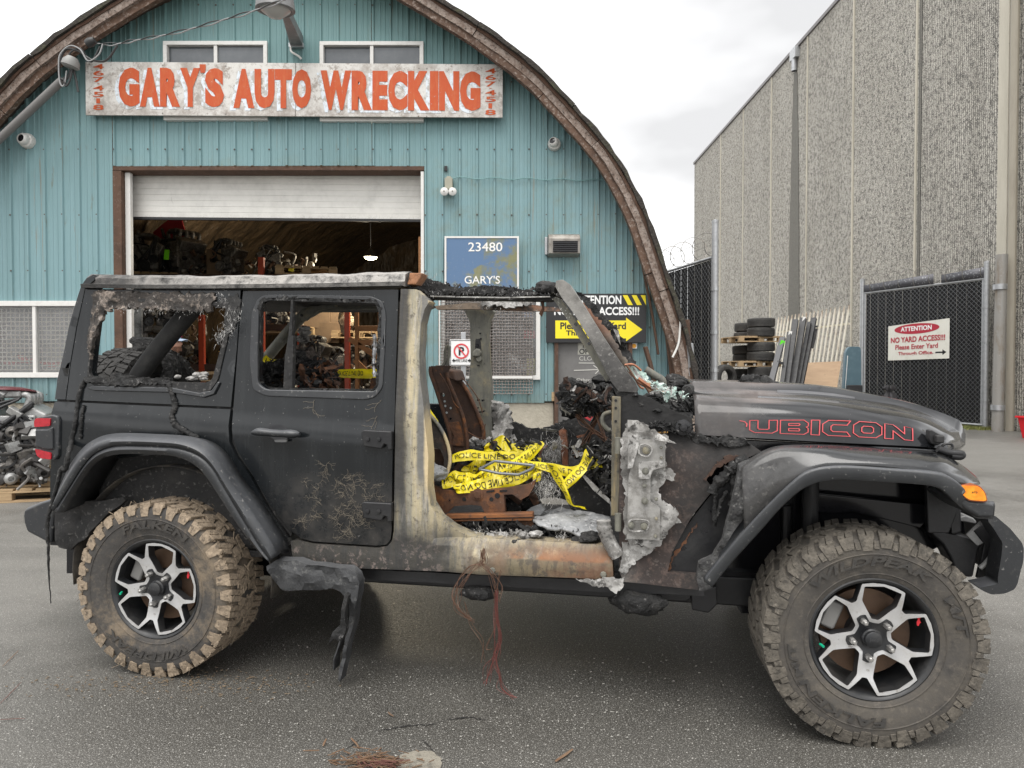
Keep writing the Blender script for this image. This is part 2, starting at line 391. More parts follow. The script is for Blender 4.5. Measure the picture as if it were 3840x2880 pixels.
def archz(x, C=IN_):
    h = abs(x-CX_)
    for (a, za), (b, zb) in zip(C, C[1:]):
        if a <= h <= b+1e-9: return za+(zb-za)*(h-a)/max(b-a, 1e-6)
    return 0
# openings x0, x1, z0, z1
def rect(u0, v0, u1, v1, Y=FY): a, b = wp(u0, v0, Y), wp(u1, v1, Y); return (a.x, b.x, b.z, a.z)
GAR = rect(425, 623, 1594, 1389); GAR = (GAR[0], GAR[1], 0, GAR[3])
WU1, WU2 = rect(620, 162, 1010, 457), rect(1203, 163, 1591, 462)
WL, WR = rect(-60, 1130, 335, 1416), rect(1655, 1110, 2025, 1424)
dl, dr = wp(2078, 1300, FY).x, wp(2368, 1300, FY).x
DOOR = (dl, dr, 0, 2.12)
OPEN = [GAR, WU1, WU2, WL, WR, DOOR]
ZF = 1.02
xs = set()
x = CX_-4.9; pit = .2; k = 0
prof = [(0, 0), (.010, .022), (.028, .022), (.038, 0), (.085, 0), (.092, .006), (.104, .006), (.111, 0), (.140, 0), (.147, .006), (.159, .006), (.166, 0)]
x0c = GAR[0]-pit*20
pts = []
for c in range(-4, 60):
    for a, h in prof: pts.append((x0c+c*pit+a, h))
def hat(x):
    for (a, ha), (b, hb) in zip(pts, pts[1:]):
        if a <= x <= b: return ha+(hb-ha)*(x-a)/(b-a)
    return 0
XL, XR = CX_-IN_[-1][0]+.02, CX_+IN_[-1][0]-.02
xs = [p[0] for p in pts if XL < p[0] < XR]+[XL, XR]
for o in OPEN: xs += [o[0], o[1]]
xs = sorted(set(round(q, 4) for q in xs)); xs = [q for i, q in enumerate(xs) if i == 0 or q-xs[i-1] > .0011]
def cols(xa, xb):
    xm = (xa+xb)/2
    iv = [(ZF, 99)]
    for o in OPEN:
        if o[0]-1e-6 < xm < o[1]+1e-6:
            nv = []
            for a, b in iv:
                if o[2] > a: nv.append((a, min(b, o[2])))
                if o[3] < b: nv.append((max(a, o[3]), b))
            iv = [q for q in nv if q[1]-q[0] > .01]
    return iv
sheets = {}
for xa, xb in zip(xs, xs[1:]):
    c = int(((xa+xb)/2-x0c+20)/(pit*5))
    for a, b in cols(xa, xb):
        za, zb = min(b, archz(xa)+.08), min(b, archz(xb)+.08)
        row = 0 if a < 2.5 else (1 if b < 50 else 2)
        off = .009*((c*7+row*3) % 3); dz = .02*(((c*13+row) % 3)-1) if a == ZF else 0
        ya, yb = FY-hat(xa)-off, FY-hat(xb)-off
        cuts = [a+dz]
        if row == 2 and a < 4: cuts += []
        m = sheets.setdefault((c, row), MB())
        m.add([(xa, ya, a+dz), (xb, yb, a+dz), (xb, yb, zb), (xa, ya, za)], [[0, 1, 2, 3]])
for (c, row), m in sorted(sheets.items()): 
    o = shop(m, 'cladding_sheet', TEAL, smooth=12); 
# screws
mb = MB()
for c in range(-4, 52):
    x = x0c+c*pit+.019
    for z in (1.12, 1.9, 2.55, 3.2, 3.95, 4.72, 5.6):
        zz = z+.01*n3(c, z, 0, 3)
        if XL < x < XR and any(a-.02 < zz < b for a, b in cols(x-.002, x+.002)) and zz < archz(x)-.1:
            mb.lathe([(0, -.008), (.009, -.006), (.011, 0)], (x, FY-.034, zz), (0, 1, 0), 6)
shop(mb, 'cladding_screws', M('rusty_screw', (.10, .09, .08), .7), smooth=0, kind='stuff')
# foundation
for xa, xb in ((XL-.3, GAR[0]), (GAR[1], DOOR[0]), (DOOR[1], XR+.1)):
    mb = MB(); mb.box(((xa+xb)/2, FY+.14, ZF/2-.05), (xb-xa-.004, .26, ZF+.1)); shop(mb, 'foundation_wall', FOUND, bevel=.012)
# arched roof edge, shell
def arc(C, n, Y, grow=0, jit=0, seed=0):
    P = [Vector((CX_+h, Y, z)) for h, z in C]; P = [Vector((2*CX_-p.x, Y, p.z)) for p in P[:0:-1]]+P
    P = resample(catmull(P, 5), n); o = []
    for i, p in enumerate(P):
        d = (P[min(i+1, n-1)]-P[max(i-1, 0)]).normalized(); nn = Vector((-d.z, 0, d.x))
        j = jit*noise.noise(Vector((i*.6, seed, 3.1)))
        o.append(p+nn*(grow+j))
    return o
NA = 150
def band(name, mat, g0, g1, y0, y1, jit, seed, pieces=1):
    A = arc(OUT_, NA, 0, g0, jit, seed); B = arc(OUT_, NA, 0, g1, jit, seed+5)
    step = NA//pieces
    for k in range(pieces):
        i0, i1 = k*step, min(NA-1, (k+1)*step) if k < pieces-1 else NA-1
        m = MB(); rows = []; dy = random.uniform(-.012, .012)
        for i in range(i0, i1+1):
            a, b = A[i].copy(), B[i].copy(); e = .0
            if i == i1 and k < pieces-1: a = A[i-1].lerp(A[i], .93); b = B[i-1].lerp(B[i], .93)
            f = y0+dy+.01*noise.noise(Vector((i*.35, seed*3, .2)))
            rows.append([Vector((a.x, f, a.z)), Vector((b.x, f, b.z)), Vector((b.x, y1, b.z)), Vector((a.x, y1, a.z))])
        m.grid(rows, closeu=True); n_ = len(rows)*4; m.f += [[0, 1, 2, 3], [n_-1, n_-2, n_-3, n_-4]]
        shop(m, name, mat, smooth=35)
band('shingle_edge', SHING, -.045, .0, FYF-.05, FYF+.30, .022, 1, 12)
band('shingle_edge', WOODB, -.075, -.043, FYF-.015, FYF+.20, .016, 8, 9)
band('fascia_board', WOODW, -.150, -.073, FYF+.0, FYF+.06, .010, 2, 9)
band('fascia_board', WOODW2, -.225, -.146, FYF+.03, FYF+.10, .006, 4, 7)
# soffit between fascia and wall
A = arc(OUT_, NA, FYF+.08, -.215); B = arc(IN_, NA, FY+.02, .03)
mb = MB(); mb.grid([A, B]); shop(mb, 'soffit', WOODB)
A = arc(OUT_, 60, FYF+.25, -.03); B = [Vector((p.x, 24, p.z)) for p in A]
mb = MB(); mb.grid([A, B]); shop(mb, 'roof', M('dark_roof', (.05, .045, .04), .9), solid=.04)
TARP = M('brown_plastic_lining', (.13, .09, .055), .42, layers=[dict(noise=(2.2, .45, .65), st=(1, 1, .5), col=(.03, .024, .018), rough=.3), dict(noise=(.8, .5, .7), col=(.22, .15, .085))], bump=(2.5, .25, 4, (1, 1, .35)))
A = arc(IN_, 60, FY+.35, -.12); rows = []
for j in range(26):
    rows.append([Vector((p.x*(1)+.10*noise.noise(Vector((i*.5, j*.7, 1))), FY+.35+j*.6, max(-.02, p.z+.10*noise.noise(Vector((i*.6, j*.5, 7)))))) for i, p in enumerate(A)])
mb = MB(); mb.grid(rows); shop(mb, 'plastic_lining', TARP, smooth=60)
mb = MB(); mb.prism([(p.x, p.z) for p in arc(OUT_, 60, 0, -.06)], lambda x, z, s: Vector((x, 23.2+(.1 if s else 0), z))); shop(mb, 'back_wall', TARP, smooth=0)
# right foot of the arch: split old timber posts
for i, (u0, v0, u1, v1, wd, Y) in enumerate([(2395, 850, 2560, 1330, .075, 7.86), (2350, 760, 2470, 1330, .06, 7.95), (2560, 1200, 2590, 1900, .16, 7.80), (2500, 1150, 2560, 1900, .12, 7.90), (2420, 1300, 2545, 1900, .10, 7.97)]):
    a, b = wp(u0, v0, Y), wp(u1, v1, Y); m = MB(); P = [a.lerp(b, t/8)+Vector((.03*math.sin(t/8*PI), 0, 0)) for t in range(9)]
    P = [p+Vector((.012*n3(i, k, 0, 2.7), .01*n3(k, i, 4, 2.1), 0)) for k, p in enumerate(P)]
    m.tube(P, [wd*.62]*9, 4, sq=.45, ph=PI/4); shop(m, 'arch_timber', WOODB, bevel=.008)
m = MB(); P = [wp(u, v, 7.7) for u, v in ((2572, 1290), (2565, 1400), (2600, 1420), (2600, 1600))]
m.tube(catmull([wp(u, v, 7.72) for u, v in ((2552, 1200), (2545, 1285), (2522, 1340))], 6), .012, 6); shop(m, 'hanging_cord', WHITE)
m = MB(); m.box(tuple(wp(2592, 1380, 7.75)), (.07, .05, .55), rotm(.1, -.1, 0)); shop(m, 'torn_metal_strip', STEEL)
# garage opening: jambs, roll-up door
gx0, gx1, gz = GAR[0], GAR[1], GAR[3]
def pbox(name, mat, x0, x1, y0, y1, z0, z1, bevel=.006, parent=None, **k):
    m = MB(); m.box(((x0+x1)/2, (y0+y1)/2, (z0+z1)/2), (abs(x1-x0), abs(y1-y0), abs(z1-z0))); return shop(m, name, mat, parent, bevel=bevel, **k)
jx = wp(462, 900, FY).x
pbox('door_jamb', WOODB, gx0+.004, jx, FY-.03, FY+.22, 0, gz-.06)
pbox('door_track', WHITE, jx+.003, wp(483, 900, FY).x, FY+.04, FY+.10, 0, gz-.06)
pbox('door_track', WHITE, gx1-.045, gx1-.006, FY-.01, FY+.21, 0, gz-.06)
pbox('door_header', WOODB, gx0, gx1, FY-.02, FY+.21, gz-.055, gz-.006)
zb_ = wp(1000, 815, FY+.24).z; dx0, dx1 = wp(478, 700, FY+.24).x, gx1-.01
RD = empty('roll_up_door', ((dx0+dx1)/2, FY+.16, 0), parent=SHOP); RD.matrix_parent_inverse = Matrix.Translation((2.6, -FY, 0))
ns = 9; zt_ = gz+.08
for k in range(ns):
    za, zb = zb_+(zt_-zb_)*k/ns, zb_+(zt_-zb_)*(k+1)/ns; m = MB(); rows = []
    for i in range(25):
        x = dx0+(dx1-dx0)*i/24; sag = -.045*math.sin(PI*i/24)*0+.02*(i/24); dn = -.05*math.exp(-((x-dx0-1.75)/.25)**2)*sm(.6, 1, k/ns)
        rows.append([Vector((x, FY+.24+d+dn, z-.03*i/24)) for d, z in ((.0, za+.001), (.0, (za+zb)/2), (.0, zb-.001), (.03, zb-.001), (.03, za+.001))])
    m.grid(rows, closeu=True); m.v = [p-Vector(((dx0+dx1)/2, FY+.16, 0)) for p in m.v]; m.build('door_slat', ROLLD, RD, smooth=20)
m = MB(); m.bar((dx0, FY+.24, zb_-.012), (dx1, FY+.24, zb_-.042), .04, .03); m.v = [p-Vector(((dx0+dx1)/2, FY+.16, 0)) for p in m.v]; m.build('bottom_seal', BLKM, RD)
# windows
def window(R, y, mull=None, mesh=None, glass=DARKGL, fw=.045, slide=True):
    x0, x1, z0, z1 = R; W = empty('window', ((x0+x1)/2, y, (z0+z1)/2), parent=SHOP); W.matrix_parent_inverse = Matrix.Translation((2.6, -FY, 0))
    c = Vector(((x0+x1)/2, y, (z0+z1)/2))
    def P(name, mat, xa, xb, ya, yb, za, zb):
        m = MB(); m.box(Vector(((xa+xb)/2, (ya+yb)/2, (za+zb)/2))-c, (xb-xa, yb-ya, zb-za)); m.build(name, mat, W, bevel=.004)
    P('frame', WHITE, x0, x1, y-.05, y+.03, z1-fw, z1); P('frame', WHITE, x0, x1, y-.055, y+.03, z0, z0+fw)
    P('frame', WHITE, x0, x0+fw, y-.052, y+.03, z0+fw, z1-fw); P('frame', WHITE, x1-fw, x1, y-.052, y+.03, z0+fw, z1-fw)
    xm = mull if mull is not None else (x0+x1)/2
    if mull != 0: P('mullion', WHITE, xm-.02, xm+.02, y-.04, y+.03, z0+fw, z1-fw)
    else: xm = (x0+x1)/2
    P('pane', glass, x0+fw, xm-.02, y+.005, y+.015, z0+fw, z1-fw); P('pane', glass, xm+.02, x1-fw, y-.012, y-.002, z0+fw, z1-fw)
    return W, c
window(WU1, FY-.01); window(WU2, FY-.01)
SEEGL = M('dusty_clear_glass', (.9, .9, .9), .12, trans=.9, spec=.35)
CREAM = M('cream_wire', (.52, .49, .40), .55, layers=[dict(noise=(20, .5, .7), col=(.36, .30, .20))])
RUSTW = M('rusty_grey_wire', (.20, .17, .15), .6, layers=[dict(noise=(9, .45, .7), col=(.42, .40, .38), amt=.7)])
def grille(W, c, R, y, pitch, r, mat, lim=None):
    x0, x1, z0, z1 = R; mb = MB(); n = int((x1-x0)/pitch); m_ = int((z1-z0)/pitch)
    for i in range(n+1):
        x = x0+(x1-x0)*i/n; P = [Vector((x+.006*n3(i, j, 0, 1.3), y+(.006 if (i+j) % 2 else -.006), z0+(z1-z0)*j/m_))-c for j in range(m_+1)]; mb.tube(P, r, 4, cap=False)
    for j in range(m_+1):
        z = z0+(z1-z0)*j/m_; P = [Vector((x0+(x1-x0)*i/n, y+(-.006 if (i+j) % 2 else .006), z+.006*n3(i, j, 5, 1.3)))-c for i in range(n+1)]; mb.tube(P, r, 4, cap=False)
    mb.build('woven_wire_grille', mat, W, smooth=0)
Wd, c = window(WL, FY-.01, wp(139, 1300, FY).x, glass=SEEGL, fw=.06)
grille(Wd, c, (WL[0]+.06, WL[1]-.06, WL[2]+.09, WL[3]-.08), FY+.06, .05, .0065, CREAM)
Wd, c = window(WR, FY-.01, 0, glass=SEEGL, fw=.05)
grille(Wd, c, (WR[0]-.02, WR[1]-.09, WR[2]-.16, WR[3]-.05), FY-.10, .034, .0045, RUSTW)
m = MB(); m.bar(Vector((WR[0]-.02, FY-.11, WR[2]+.03))-c, Vector((WR[1]-.09, FY-.11, WR[2]+.03))-c, .012, .03); m.bar(Vector((WR[0]-.01, FY-.11, WR[2]))-c, Vector((WR[0]-.01, FY-.11, WR[3]))-c, .012, .04); m.build('grille_bar', WHITE, Wd)
# things lying behind the two windows
ORNG = paint('orange_plastic', (.55, .06, .018), .4, layers=[dict(noise=(14, .52, .62), col=(.03, .02, .02))])
for (u, v, du, dv, lab) in ((45, 1362, 92, 20, 'lower orange plastic cowl lying on the sill behind the left mesh window'), (105, 1350, 60, 40, 'black and orange plastic cowl standing behind the left mesh window, beside the mullion'), (195, 1368, 78, 30, 'orange plastic scraps behind the right pane of the left mesh window')):
    p = wp(u, v, FY+.25); m = MB(); rows = []
    for i in range(9):
        t = i/8; rows.append([p+Vector((((t-.5)*du)*.0032, .08*math.sin(a)*math.sin(PI*(.15+.7*t)), ((.4*(2*t-1)**2)+.4*math.cos(a)*math.sin(PI*(.15+.7*t)))*dv*.0030)) for a in [2*PI*q/8 for q in range(8)]])
    m.grid(rows, closeu=True); m.build('plastic_cowl', ORNG, smooth=60, label=lab, cat='plastic part')
m = MB(); m.box(((WL[0]+WL[1])/2, FY+.42, WL[2]-.03), (WL[1]-WL[0], .5, .05)); shop(m, 'inner_sill', WHITE)
m = MB(); m.box(((WL[0]+WL[1])/2, FY+.7, (WL[2]+WL[3])/2), (WL[1]-WL[0]+.5, .03, 1.6)); shop(m, 'inner_partition', M('grey_shop_interior', (.30, .30, .29), .8, layers=[dict(noise=(3, .45, .6), col=(.06, .06, .06)), dict(noise=(9, .52, .6), col=(.42, .42, .40), amt=.5)]))
m = MB(); m.box(((WR[0]+WR[1])/2, FY+.75, (WR[2]+WR[3])/2), (WR[1]-WR[0]+.5, .03, 1.6)); shop(m, 'office_partition', M('brown_office_interior', (.09, .075, .06), .8, layers=[dict(noise=(2.5, .5, .62), col=(.17, .14, .11)), dict(noise=(6, .58, .66), col=(.26, .23, .20), amt=.6)]))
for (u, v, du, dv, cc, nm) in ((1985, 1255, 42, 30, (.45, .10, .09), 'red notice'), (1978, 1178, 36, 26, (.30, .32, .42), 'blue notice'), (1992, 1375, 34, 62, (.42, .38, .14), 'yellow notice'), (1730, 1240, 46, 56, (.34, .33, .31), 'grey notice'), (1700, 1180, 70, 60, (.30, .29, .28), 'pale notice')):
    p = wp(u, v, FY+.05); m = MB(); m.box(p, (du*.0032, .004, dv*.0032)); m.build('paper_notice', paint(nm, cc, .7, layers=[dict(noise=(40, .5, .6), col=tuple(q*.4 for q in cc), amt=.6)]), label='small %s taped inside the meshed office window' % nm, cat='notice')
m = MB(); a, b = wp(1905, 1330, FY+.3), wp(1975, 1385, FY+.3); m.bar(a, b, .03, .06); m.build('white_rail', WHITE, label='pale slanting rail inside the meshed office window', cat='rail')
# office door
od = empty('office_door', ((dl+dr)/2, FY, 0), parent=SHOP); od.matrix_parent_inverse = Matrix.Translation((2.6, -FY, 0)); oc = Vector(((dl+dr)/2, FY, 0))
DOORG = M('grey_door_paint', (.15, .145, .14), .6, layers=[dict(noise=(3, .45, .7), col=(.20, .195, .19)), dict(noise=(11, .6, .7), col=(.10, .095, .09), amt=.7)], bump=(18, .002))
m = MB(); m.box((0, .03, 1.05), (dr-dl-.09, .05, 2.08)); m.build('door_leaf', DOORG, od, bevel=.004)
for sx in (-1, 1):
    m = MB(); m.box((sx*(dr-dl-.045)/2, .0, 1.06), (.045, .14, 2.12)); m.build('door_frame', WOODB, od, bevel=.004)
m = MB(); m.box((0, .0, 2.142), (dr-dl, .14, .045)); m.build('door_frame', WOODB, od, bevel=.004)
m = MB(); p = wp(2150, 1487, FY-.02)-oc; m.box((0, -.02, p.z), (dr-dl+.06, .045, .105)); m.build('wooden_brace', WOODP, od, bevel=.004)
for z in (.35, 1.2, 1.85):
    m = MB(); m.cyl((-(dr-dl)/2+.055, -.005, z-.05), (-(dr-dl)/2+.055, -.005, z+.05), .012, 8); m.build('hinge', GALVD, od)
CHALK = paint('chalk_white', (.55, .54, .50), .9)
def ftext(s, u0, v0, u1, v1, Y, mat, parent=None, name='lettering', bold=0., **k):
    m = MB(); a, b = wp(u0, v1, Y), wp(u1, v0, Y)
    text_on(m, s, lambda x, z: Vector((x, Y, z)), a.x, b.x, a.z, b.z, bold)
    return m
def doort(s, u0, v0, u1, v1, mat, bold=0., name='lettering', y=FY+.001):
    m = ftext(s, u0, v0, u1, v1, y, mat, bold=bold); m.v = [p-oc for p in m.v]; m.build(name, mat, od, smooth=0)
m = MB(); m.box(wp(2215, 1305, FY+.002)-oc, (.30, .003, .155)); m.build('paper_sheet', paint('worn_paper', (.50, .49, .43), .8, layers=[dict(noise=(25, .5, .6), col=(.30, .29, .26))]), od)
doort('OFFICE', 2172, 1308, 2258, 1328, INK_BLK, .02, y=FY-.001); doort('IN', 2186, 1292, 2206, 1304, INK_BLK, .02, y=FY-.001)
doort('CLOSED', 2172, 1336, 2262, 1352, CHALK, .0); doort('Other', 2162, 1418, 2213, 1430, CHALK); doort('Buildings', 2166, 1440, 2262, 1456, CHALK)
m = MB()
for (a, b) in (((2170, 1361), (2262, 1362)), ((2152, 1389), (2248, 1386)), ((2225, 1370), (2248, 1386)), ((2248, 1386), (2232, 1402))): m.bar(wp(*a, FY+.002)-oc, wp(*b, FY+.002)-oc, .004, .010)
m.build('chalk_arrow', CHALK, od)
# ------------------------------------------------------------------ signs
SIGNW = M('peeling_sign_board', (.70, .685, .65), .75, layers=[dict(noise=(1.6, .40, .75), col=(.60, .58, .545)), dict(noise=(7, .52, .57), col=(.33, .29, .255), ro=.85, det=10), dict(noise=(2.2, .50, .60), col=(.36, .325, .29), amt=.8, ro=.8), dict(noise=(34, .60, .68), col=(.42, .39, .36), amt=.7), dict(z=(-.12, -.30, .22, 4), noise=(12, .40, .62), col=(.30, .26, .23), amt=.9, det=9)], bump=(20, .002))
REDP = M('brushed_orange_paint', (.50, .070, .008), .6, layers=[dict(noise=(8, .50, .66), st=(3, 1, .7), col=(.52, .125, .032)), dict(noise=(18, .60, .66), col=(.50, .42, .36), ro=.85, det=10), dict(noise=(2.5, .60, .70), col=(.40, .05, .02), amt=.7)])
SHADP = M('pale_blue_shadow_paint', (.70, .76, .82), .7, layers=[dict(noise=(12, .48, .56), col=(.44, .42, .39))])
def board(name, u0, v0, u1, v1, Y, th, mat, label, cat='sign', sk=0):
    a, b = wp(u0, v1, Y), wp(u1, v0, Y); c = Vector(((a.x+b.x)/2, Y, (a.z+b.z)/2))
    E_ = empty(name, c, label=label, cat=cat); E_.rotation_euler = (0, sk, 0)
    m = MB(); m.box((0, th/2, 0), (b.x-a.x, th, b.z-a.z)); m.build('board', mat, E_, bevel=.003)
    return E_, c
def stext(E_, c, s, u0, v0, u1, v1, mat, bold=0., d=.003, name='lettering', slant=0):
    Y = c.y; a, b = wp(u0, v1, Y), wp(u1, v0, Y); m = MB()
    text_on(m, s, lambda x, z: Vector((x-c.x, -d, z-c.z)), a.x, b.x, a.z, b.z, bold, slant=slant); m.build(name, mat, E_, smooth=0)
def spoly(E_, c, pts, mat, d=.003, name='mark', th=.001):
    P = [wp(u, v, c.y)-c for u, v in pts]; m = MB(); m.prism([(p.x, p.z) for p in P], lambda x, z, s: Vector((x, -d-(0 if s else th), z))); m.build(name, mat, E_, smooth=0)
SG, sc_ = board('shop_sign', 322, 236, 1885, 436, FY-.13, .02, SIGNW, 'long peeling white sign board with orange painted lettering above the garage door')
SG.rotation_euler = (0, math.radians(.35), 0)
def word(s, u0, u1, v0, v1, n=None):
    stext(SG, sc_, s, u0-15, v0+8, u1-12, v1+9, SHADP, .07, .003, 'letter_shadow'); stext(SG, sc_, s, u0, v0, u1, v1, REDP, .07, .006)
def letters(s, u0, u1, v0, v1, wts):
    tot = sum(wts); gap = 2; u = u0; W_ = u1-u0-gap*(len(s)-1)
    for ch, q in zip(s, wts):
        e = u+W_*q/tot
        if ch == "'": stext(SG, sc_, "'", u-4, v0-14, e+4, v0+18, REDP, .07, .006)
        else: word(ch, u, e, v0, v1)
        u = e+gap
letters("GARY'S", 446, 840, 258, 404, [1.05, 1, 1, 1, .2, .95]); letters('AUTO', 876, 1167, 260, 407, [1.05, 1, .85, .95]); letters('WRECKING', 1203, 1802, 264, 412, [1.5, 1, .75, .95, 1.05, .42, 1, 1.02])
for (ux, v0, v1, lst) in ((350, 243, 420, '467.4518'), (1820, 250, 430, '467.4518')):
    v = v0; hgt = (v1-v0)/7.3
    for ch in lst:
        hh = hgt*.3 if ch == '.' else hgt
        stext(SG, sc_, ch, ux+(14 if ch == '.' else (12 if ch == '1' else 0)), v+2, ux+(24 if ch == '.' else (26 if ch == '1' else 40)), v+hh-3, REDP, .015, .004); v += hh
m = MB(); m.box((wp(1108, 300, sc_.y).x-sc_.x, -.002, 0), (.006, .004, .6)); m.build('board_joint', paint('grey_gap', (.20, .18, .16), .9), SG)
for u in (335, 610, 846, 1108, 1570, 1600, 1878):
    for v in (246, 426):
        m = MB(); m.lathe([(0, -.004), (.007, -.003), (.009, 0)], wp(u, v+(u-335)*.006, sc_.y)-sc_+Vector((0, -.001, 0)), (0, 1, 0), 6); m.build('nail', GALVD, SG, smooth=0)
BLUES = M('faded_blue_board', (.10, .175, .30), .7, layers=[dict(noise=(4.5, .47, .58), col=(.20, .20, .10), ro=.7, x=(-.02, .02, 1.1, 3)), dict(noise=(3, .56, .64), col=(.23, .23, .14), amt=.8), dict(noise=(26, .6, .7), col=(.30, .34, .36), amt=.5)])
BS, bc = board('address_sign', 1667, 886, 1946, 1098, FY-.10, .02, BLUES, 'faded blue address board with hand painted house number right of the garage door')
for (a, b, e, f) in ((1667, 886, 1946, 893), (1667, 893, 1674, 1098), (1939, 893, 1946, 1098)):
    spoly(BS, bc, [(a, b), (e, b), (e, f), (a, f)], WHITE, .002, 'border_strip', .004)
stext(BS, bc, '23480', 1756, 909, 1884, 943, INK_WHT, .008); stext(BS, bc, "GARY'S", 1742, 1034, 1875, 1064, INK_WHT, .008)
SBLK = paint('sign_black', (.016, .016, .017), .4); SYEL = paint('sign_yellow', (.85, .70, .015), .45); SWHT = paint('sign_white', (.80, .80, .79), .5)
YS, yc = board('yard_access_sign', 2048, 1101, 2424, 1285, FY-.09, .012, SBLK, 'black and yellow notice board with big yellow arrow above the office door')
stext(YS, yc, 'ATTENTION', 2152, 1108, 2330, 1141, SWHT, .03); stext(YS, yc, 'NO YARD ACCESS!!!', 2078, 1151, 2397, 1182, SWHT, .03)
for x in (1790, 1857, 1924):
    spoly(YS, yc, T(1440, 1000, .5, [(x, 214), (min(x+36, 1966), 214), (min(x+76, 1966), 288), (min(x+40, 1966), 288)]), SYEL, .003, 'stripe')
spoly(YS, yc, T(1440, 1000, .5, [(1285, 404), (1815, 404), (1815, 382), (1937, 472), (1815, 560), (1815, 538), (1285, 538)]), SYEL, .003, 'arrow')
stext(YS, yc, 'Please Enter Yard', 2101, 1209, 2347, 1235, SBLK, .025, .006); stext(YS, yc, 'Through Office.', 2122, 1239, 2325, 1264, SBLK, .025, .006)
# card sticker
CS, cc_ = board('card_sticker', 2358, 1287, 2389, 1307, FY-.045, .002, SWHT, 'tiny white payment sticker with red and yellow discs on the teal wall', 'sticker')
for du, mt in ((-5, paint('sticker_red', (.6, .03, .02))), (5, paint('sticker_orange', (.8, .35, .02)))): spoly(CS, cc_, [(2373+du+8*math.cos(a*PI/8), 1297+8*math.sin(a*PI/8)) for a in range(16)], mt, .002+.001*(du > 0), 'disc')
# no parking sign on its post
Yn = 7.75
NP, nc = board('no_parking_sign', 1687, 1273, 1772, 1372, Yn, .004, SWHT, 'white no parking fire lane sign on a galvanised post by the office window')
SRED = paint('sign_red', (.62, .05, .06), .5, layers=[dict(noise=(14, .5, .7), col=(.7, .16, .16))])
def ring(E_, c, u, v, r0, r1, mat, d, name):
    m = MB(); p = wp(u, v, c.y)-c; k = c.y/FPX; m.lathe([(r0*k, 0), (r1*k, 0), (r1*k, .001), (r0*k, .001)], p+Vector((0, -d, 0)), (0, 1, 0), 28, closed=True); m.build(name, mat, E_, smooth=0)
ring(NP, nc, 1730, 1317, 23, 29, SRED, .005, 'prohibition_ring')
stext(NP, nc, 'P', 1720, 1301, 1741, 1333, SBLK, .03); spoly(NP, nc, [(1712, 1297), (1715, 1294), (1750, 1336), (1746, 1340)], SRED, .006, 'prohibition_bar')
stext(NP, nc, 'FIRE LANE', 1711, 1347, 1752, 1358, SBLK, .01)
spoly(NP, nc, [(1695, 1352), (1703, 1344), (1703, 1349), (1709, 1349), (1709, 1355), (1703, 1355), (1703, 1360)], SBLK, .003, 'arrow'); spoly(NP, nc, [(1768, 1352), (1760, 1344), (1760, 1349), (1754, 1349), (1754, 1355), (1760, 1355), (1760, 1360)], SBLK, .003, 'arrow')
for (a, b, e, f) in ((1689, 1275, 1770, 1277), (1689, 1368, 1770, 1370), (1689, 1277, 1691, 1368), (1768, 1277, 1770, 1368)): spoly(NP, nc, [(a, b), (e, b), (e, f), (a, f)], SBLK, .003, 'border_line')
m = MB(); zt = wp(1737, 1246, Yn).z; m.box((wp(1737, 1300, Yn).x-nc.x, .03, zt/2-nc.z), (.055, .03, zt)); m.build('post', STEEL, NP, bevel=.004)

# ------------------------------------------------------------------ fixtures on the front
PLW = paint('white_plastic_housing', (.68, .67, .64), .35, layers=[dict(noise=(20, .55, .7), col=(.45, .43, .38), amt=.6)])
GLASSB = paint('camera_lens_black', (.012, .012, .014), .12)
def dome(u, v, r, dirv, label):
    p = wp(u, v, FY-.06); k = FY/FPX; E_ = empty('security_camera', p, label=label, cat='camera', group='dome cameras on the workshop front'); R = r*k
    m = MB(); m.lathe([(0, .05), (R, .05), (R*1.02, .02), (R*.9, -.015), (R*.6, -.03), (0, -.03)], (0, 0, 0), (0, 1, 0), 24); m.build('base', PLW, E_)
    d = Vector(dirv).normalized(); c = Vector((0, -.012, 0))
    m = MB(); m.lathe([(0, -.05), (R*.35, -.045), (R*.62, -.02), (R*.75, .015), (R*.74, .045), (R*.55, .065), (R*.5, .066), (R*.48, .055), (0, .055)], c, d, 24); m.build('eyeball', PLW, E_, smooth=40)
    m = MB(); m.lathe([(0, .061), (R*.2, .060), (R*.46, .057)], c, d, 16); m.build('lens', GLASSB, E_)
dome(97, 526, 28, (-.15, -1, .06), 'white dome camera on the teal wall left of the shop sign, under the conduit')
dome(2079, 539, 24, (-.5, -1, .25), 'white dome camera on the teal wall near the right roof curve')
p = wp(1683, 700, FY-.05); E_ = empty('flood_light', p, label='small twin bulb sensor light beside the garage door top', cat='light')
m = MB(); m.box((0, 0, .03), (.09, .07, .13)); m.box((0, .0, .10), (.05, .05, .03)); m.build('box', M('beige_box', (.33, .32, .25), .5), E_, bevel=.006)
for sx in (-1, 1):
    m = MB(); m.lathe([(0, -.06), (.02, -.058), (.045, -.045), (.048, -.03), (.03, .01), (.02, .04), (0, .04)], (sx*.045, -.02, -.068), (-.05*sx, 1, .05), 18); m.build('bulb', PLW, E_); m = MB(); m.lathe([(0, -.066), (.009, -.062), (.009, -.055)], (sx*.045, -.02, -.068), (-.05*sx, 1, .05), 10); m.build('bulb_centre', GALVD, E_)
m = MB(); m.box((-.035, .03, .215), (.035, .02, .06)); m.build('cable_entry', BLKM, E_, bevel=.004)
m = MB(); m.tube([wp(1692, 672, FY-.045)]+[wp(u, 667+4*math.sin(u*.05)+(u-1700)*.016, FY-.045) for u in range(1720, 2290, 30)], .006, 5)
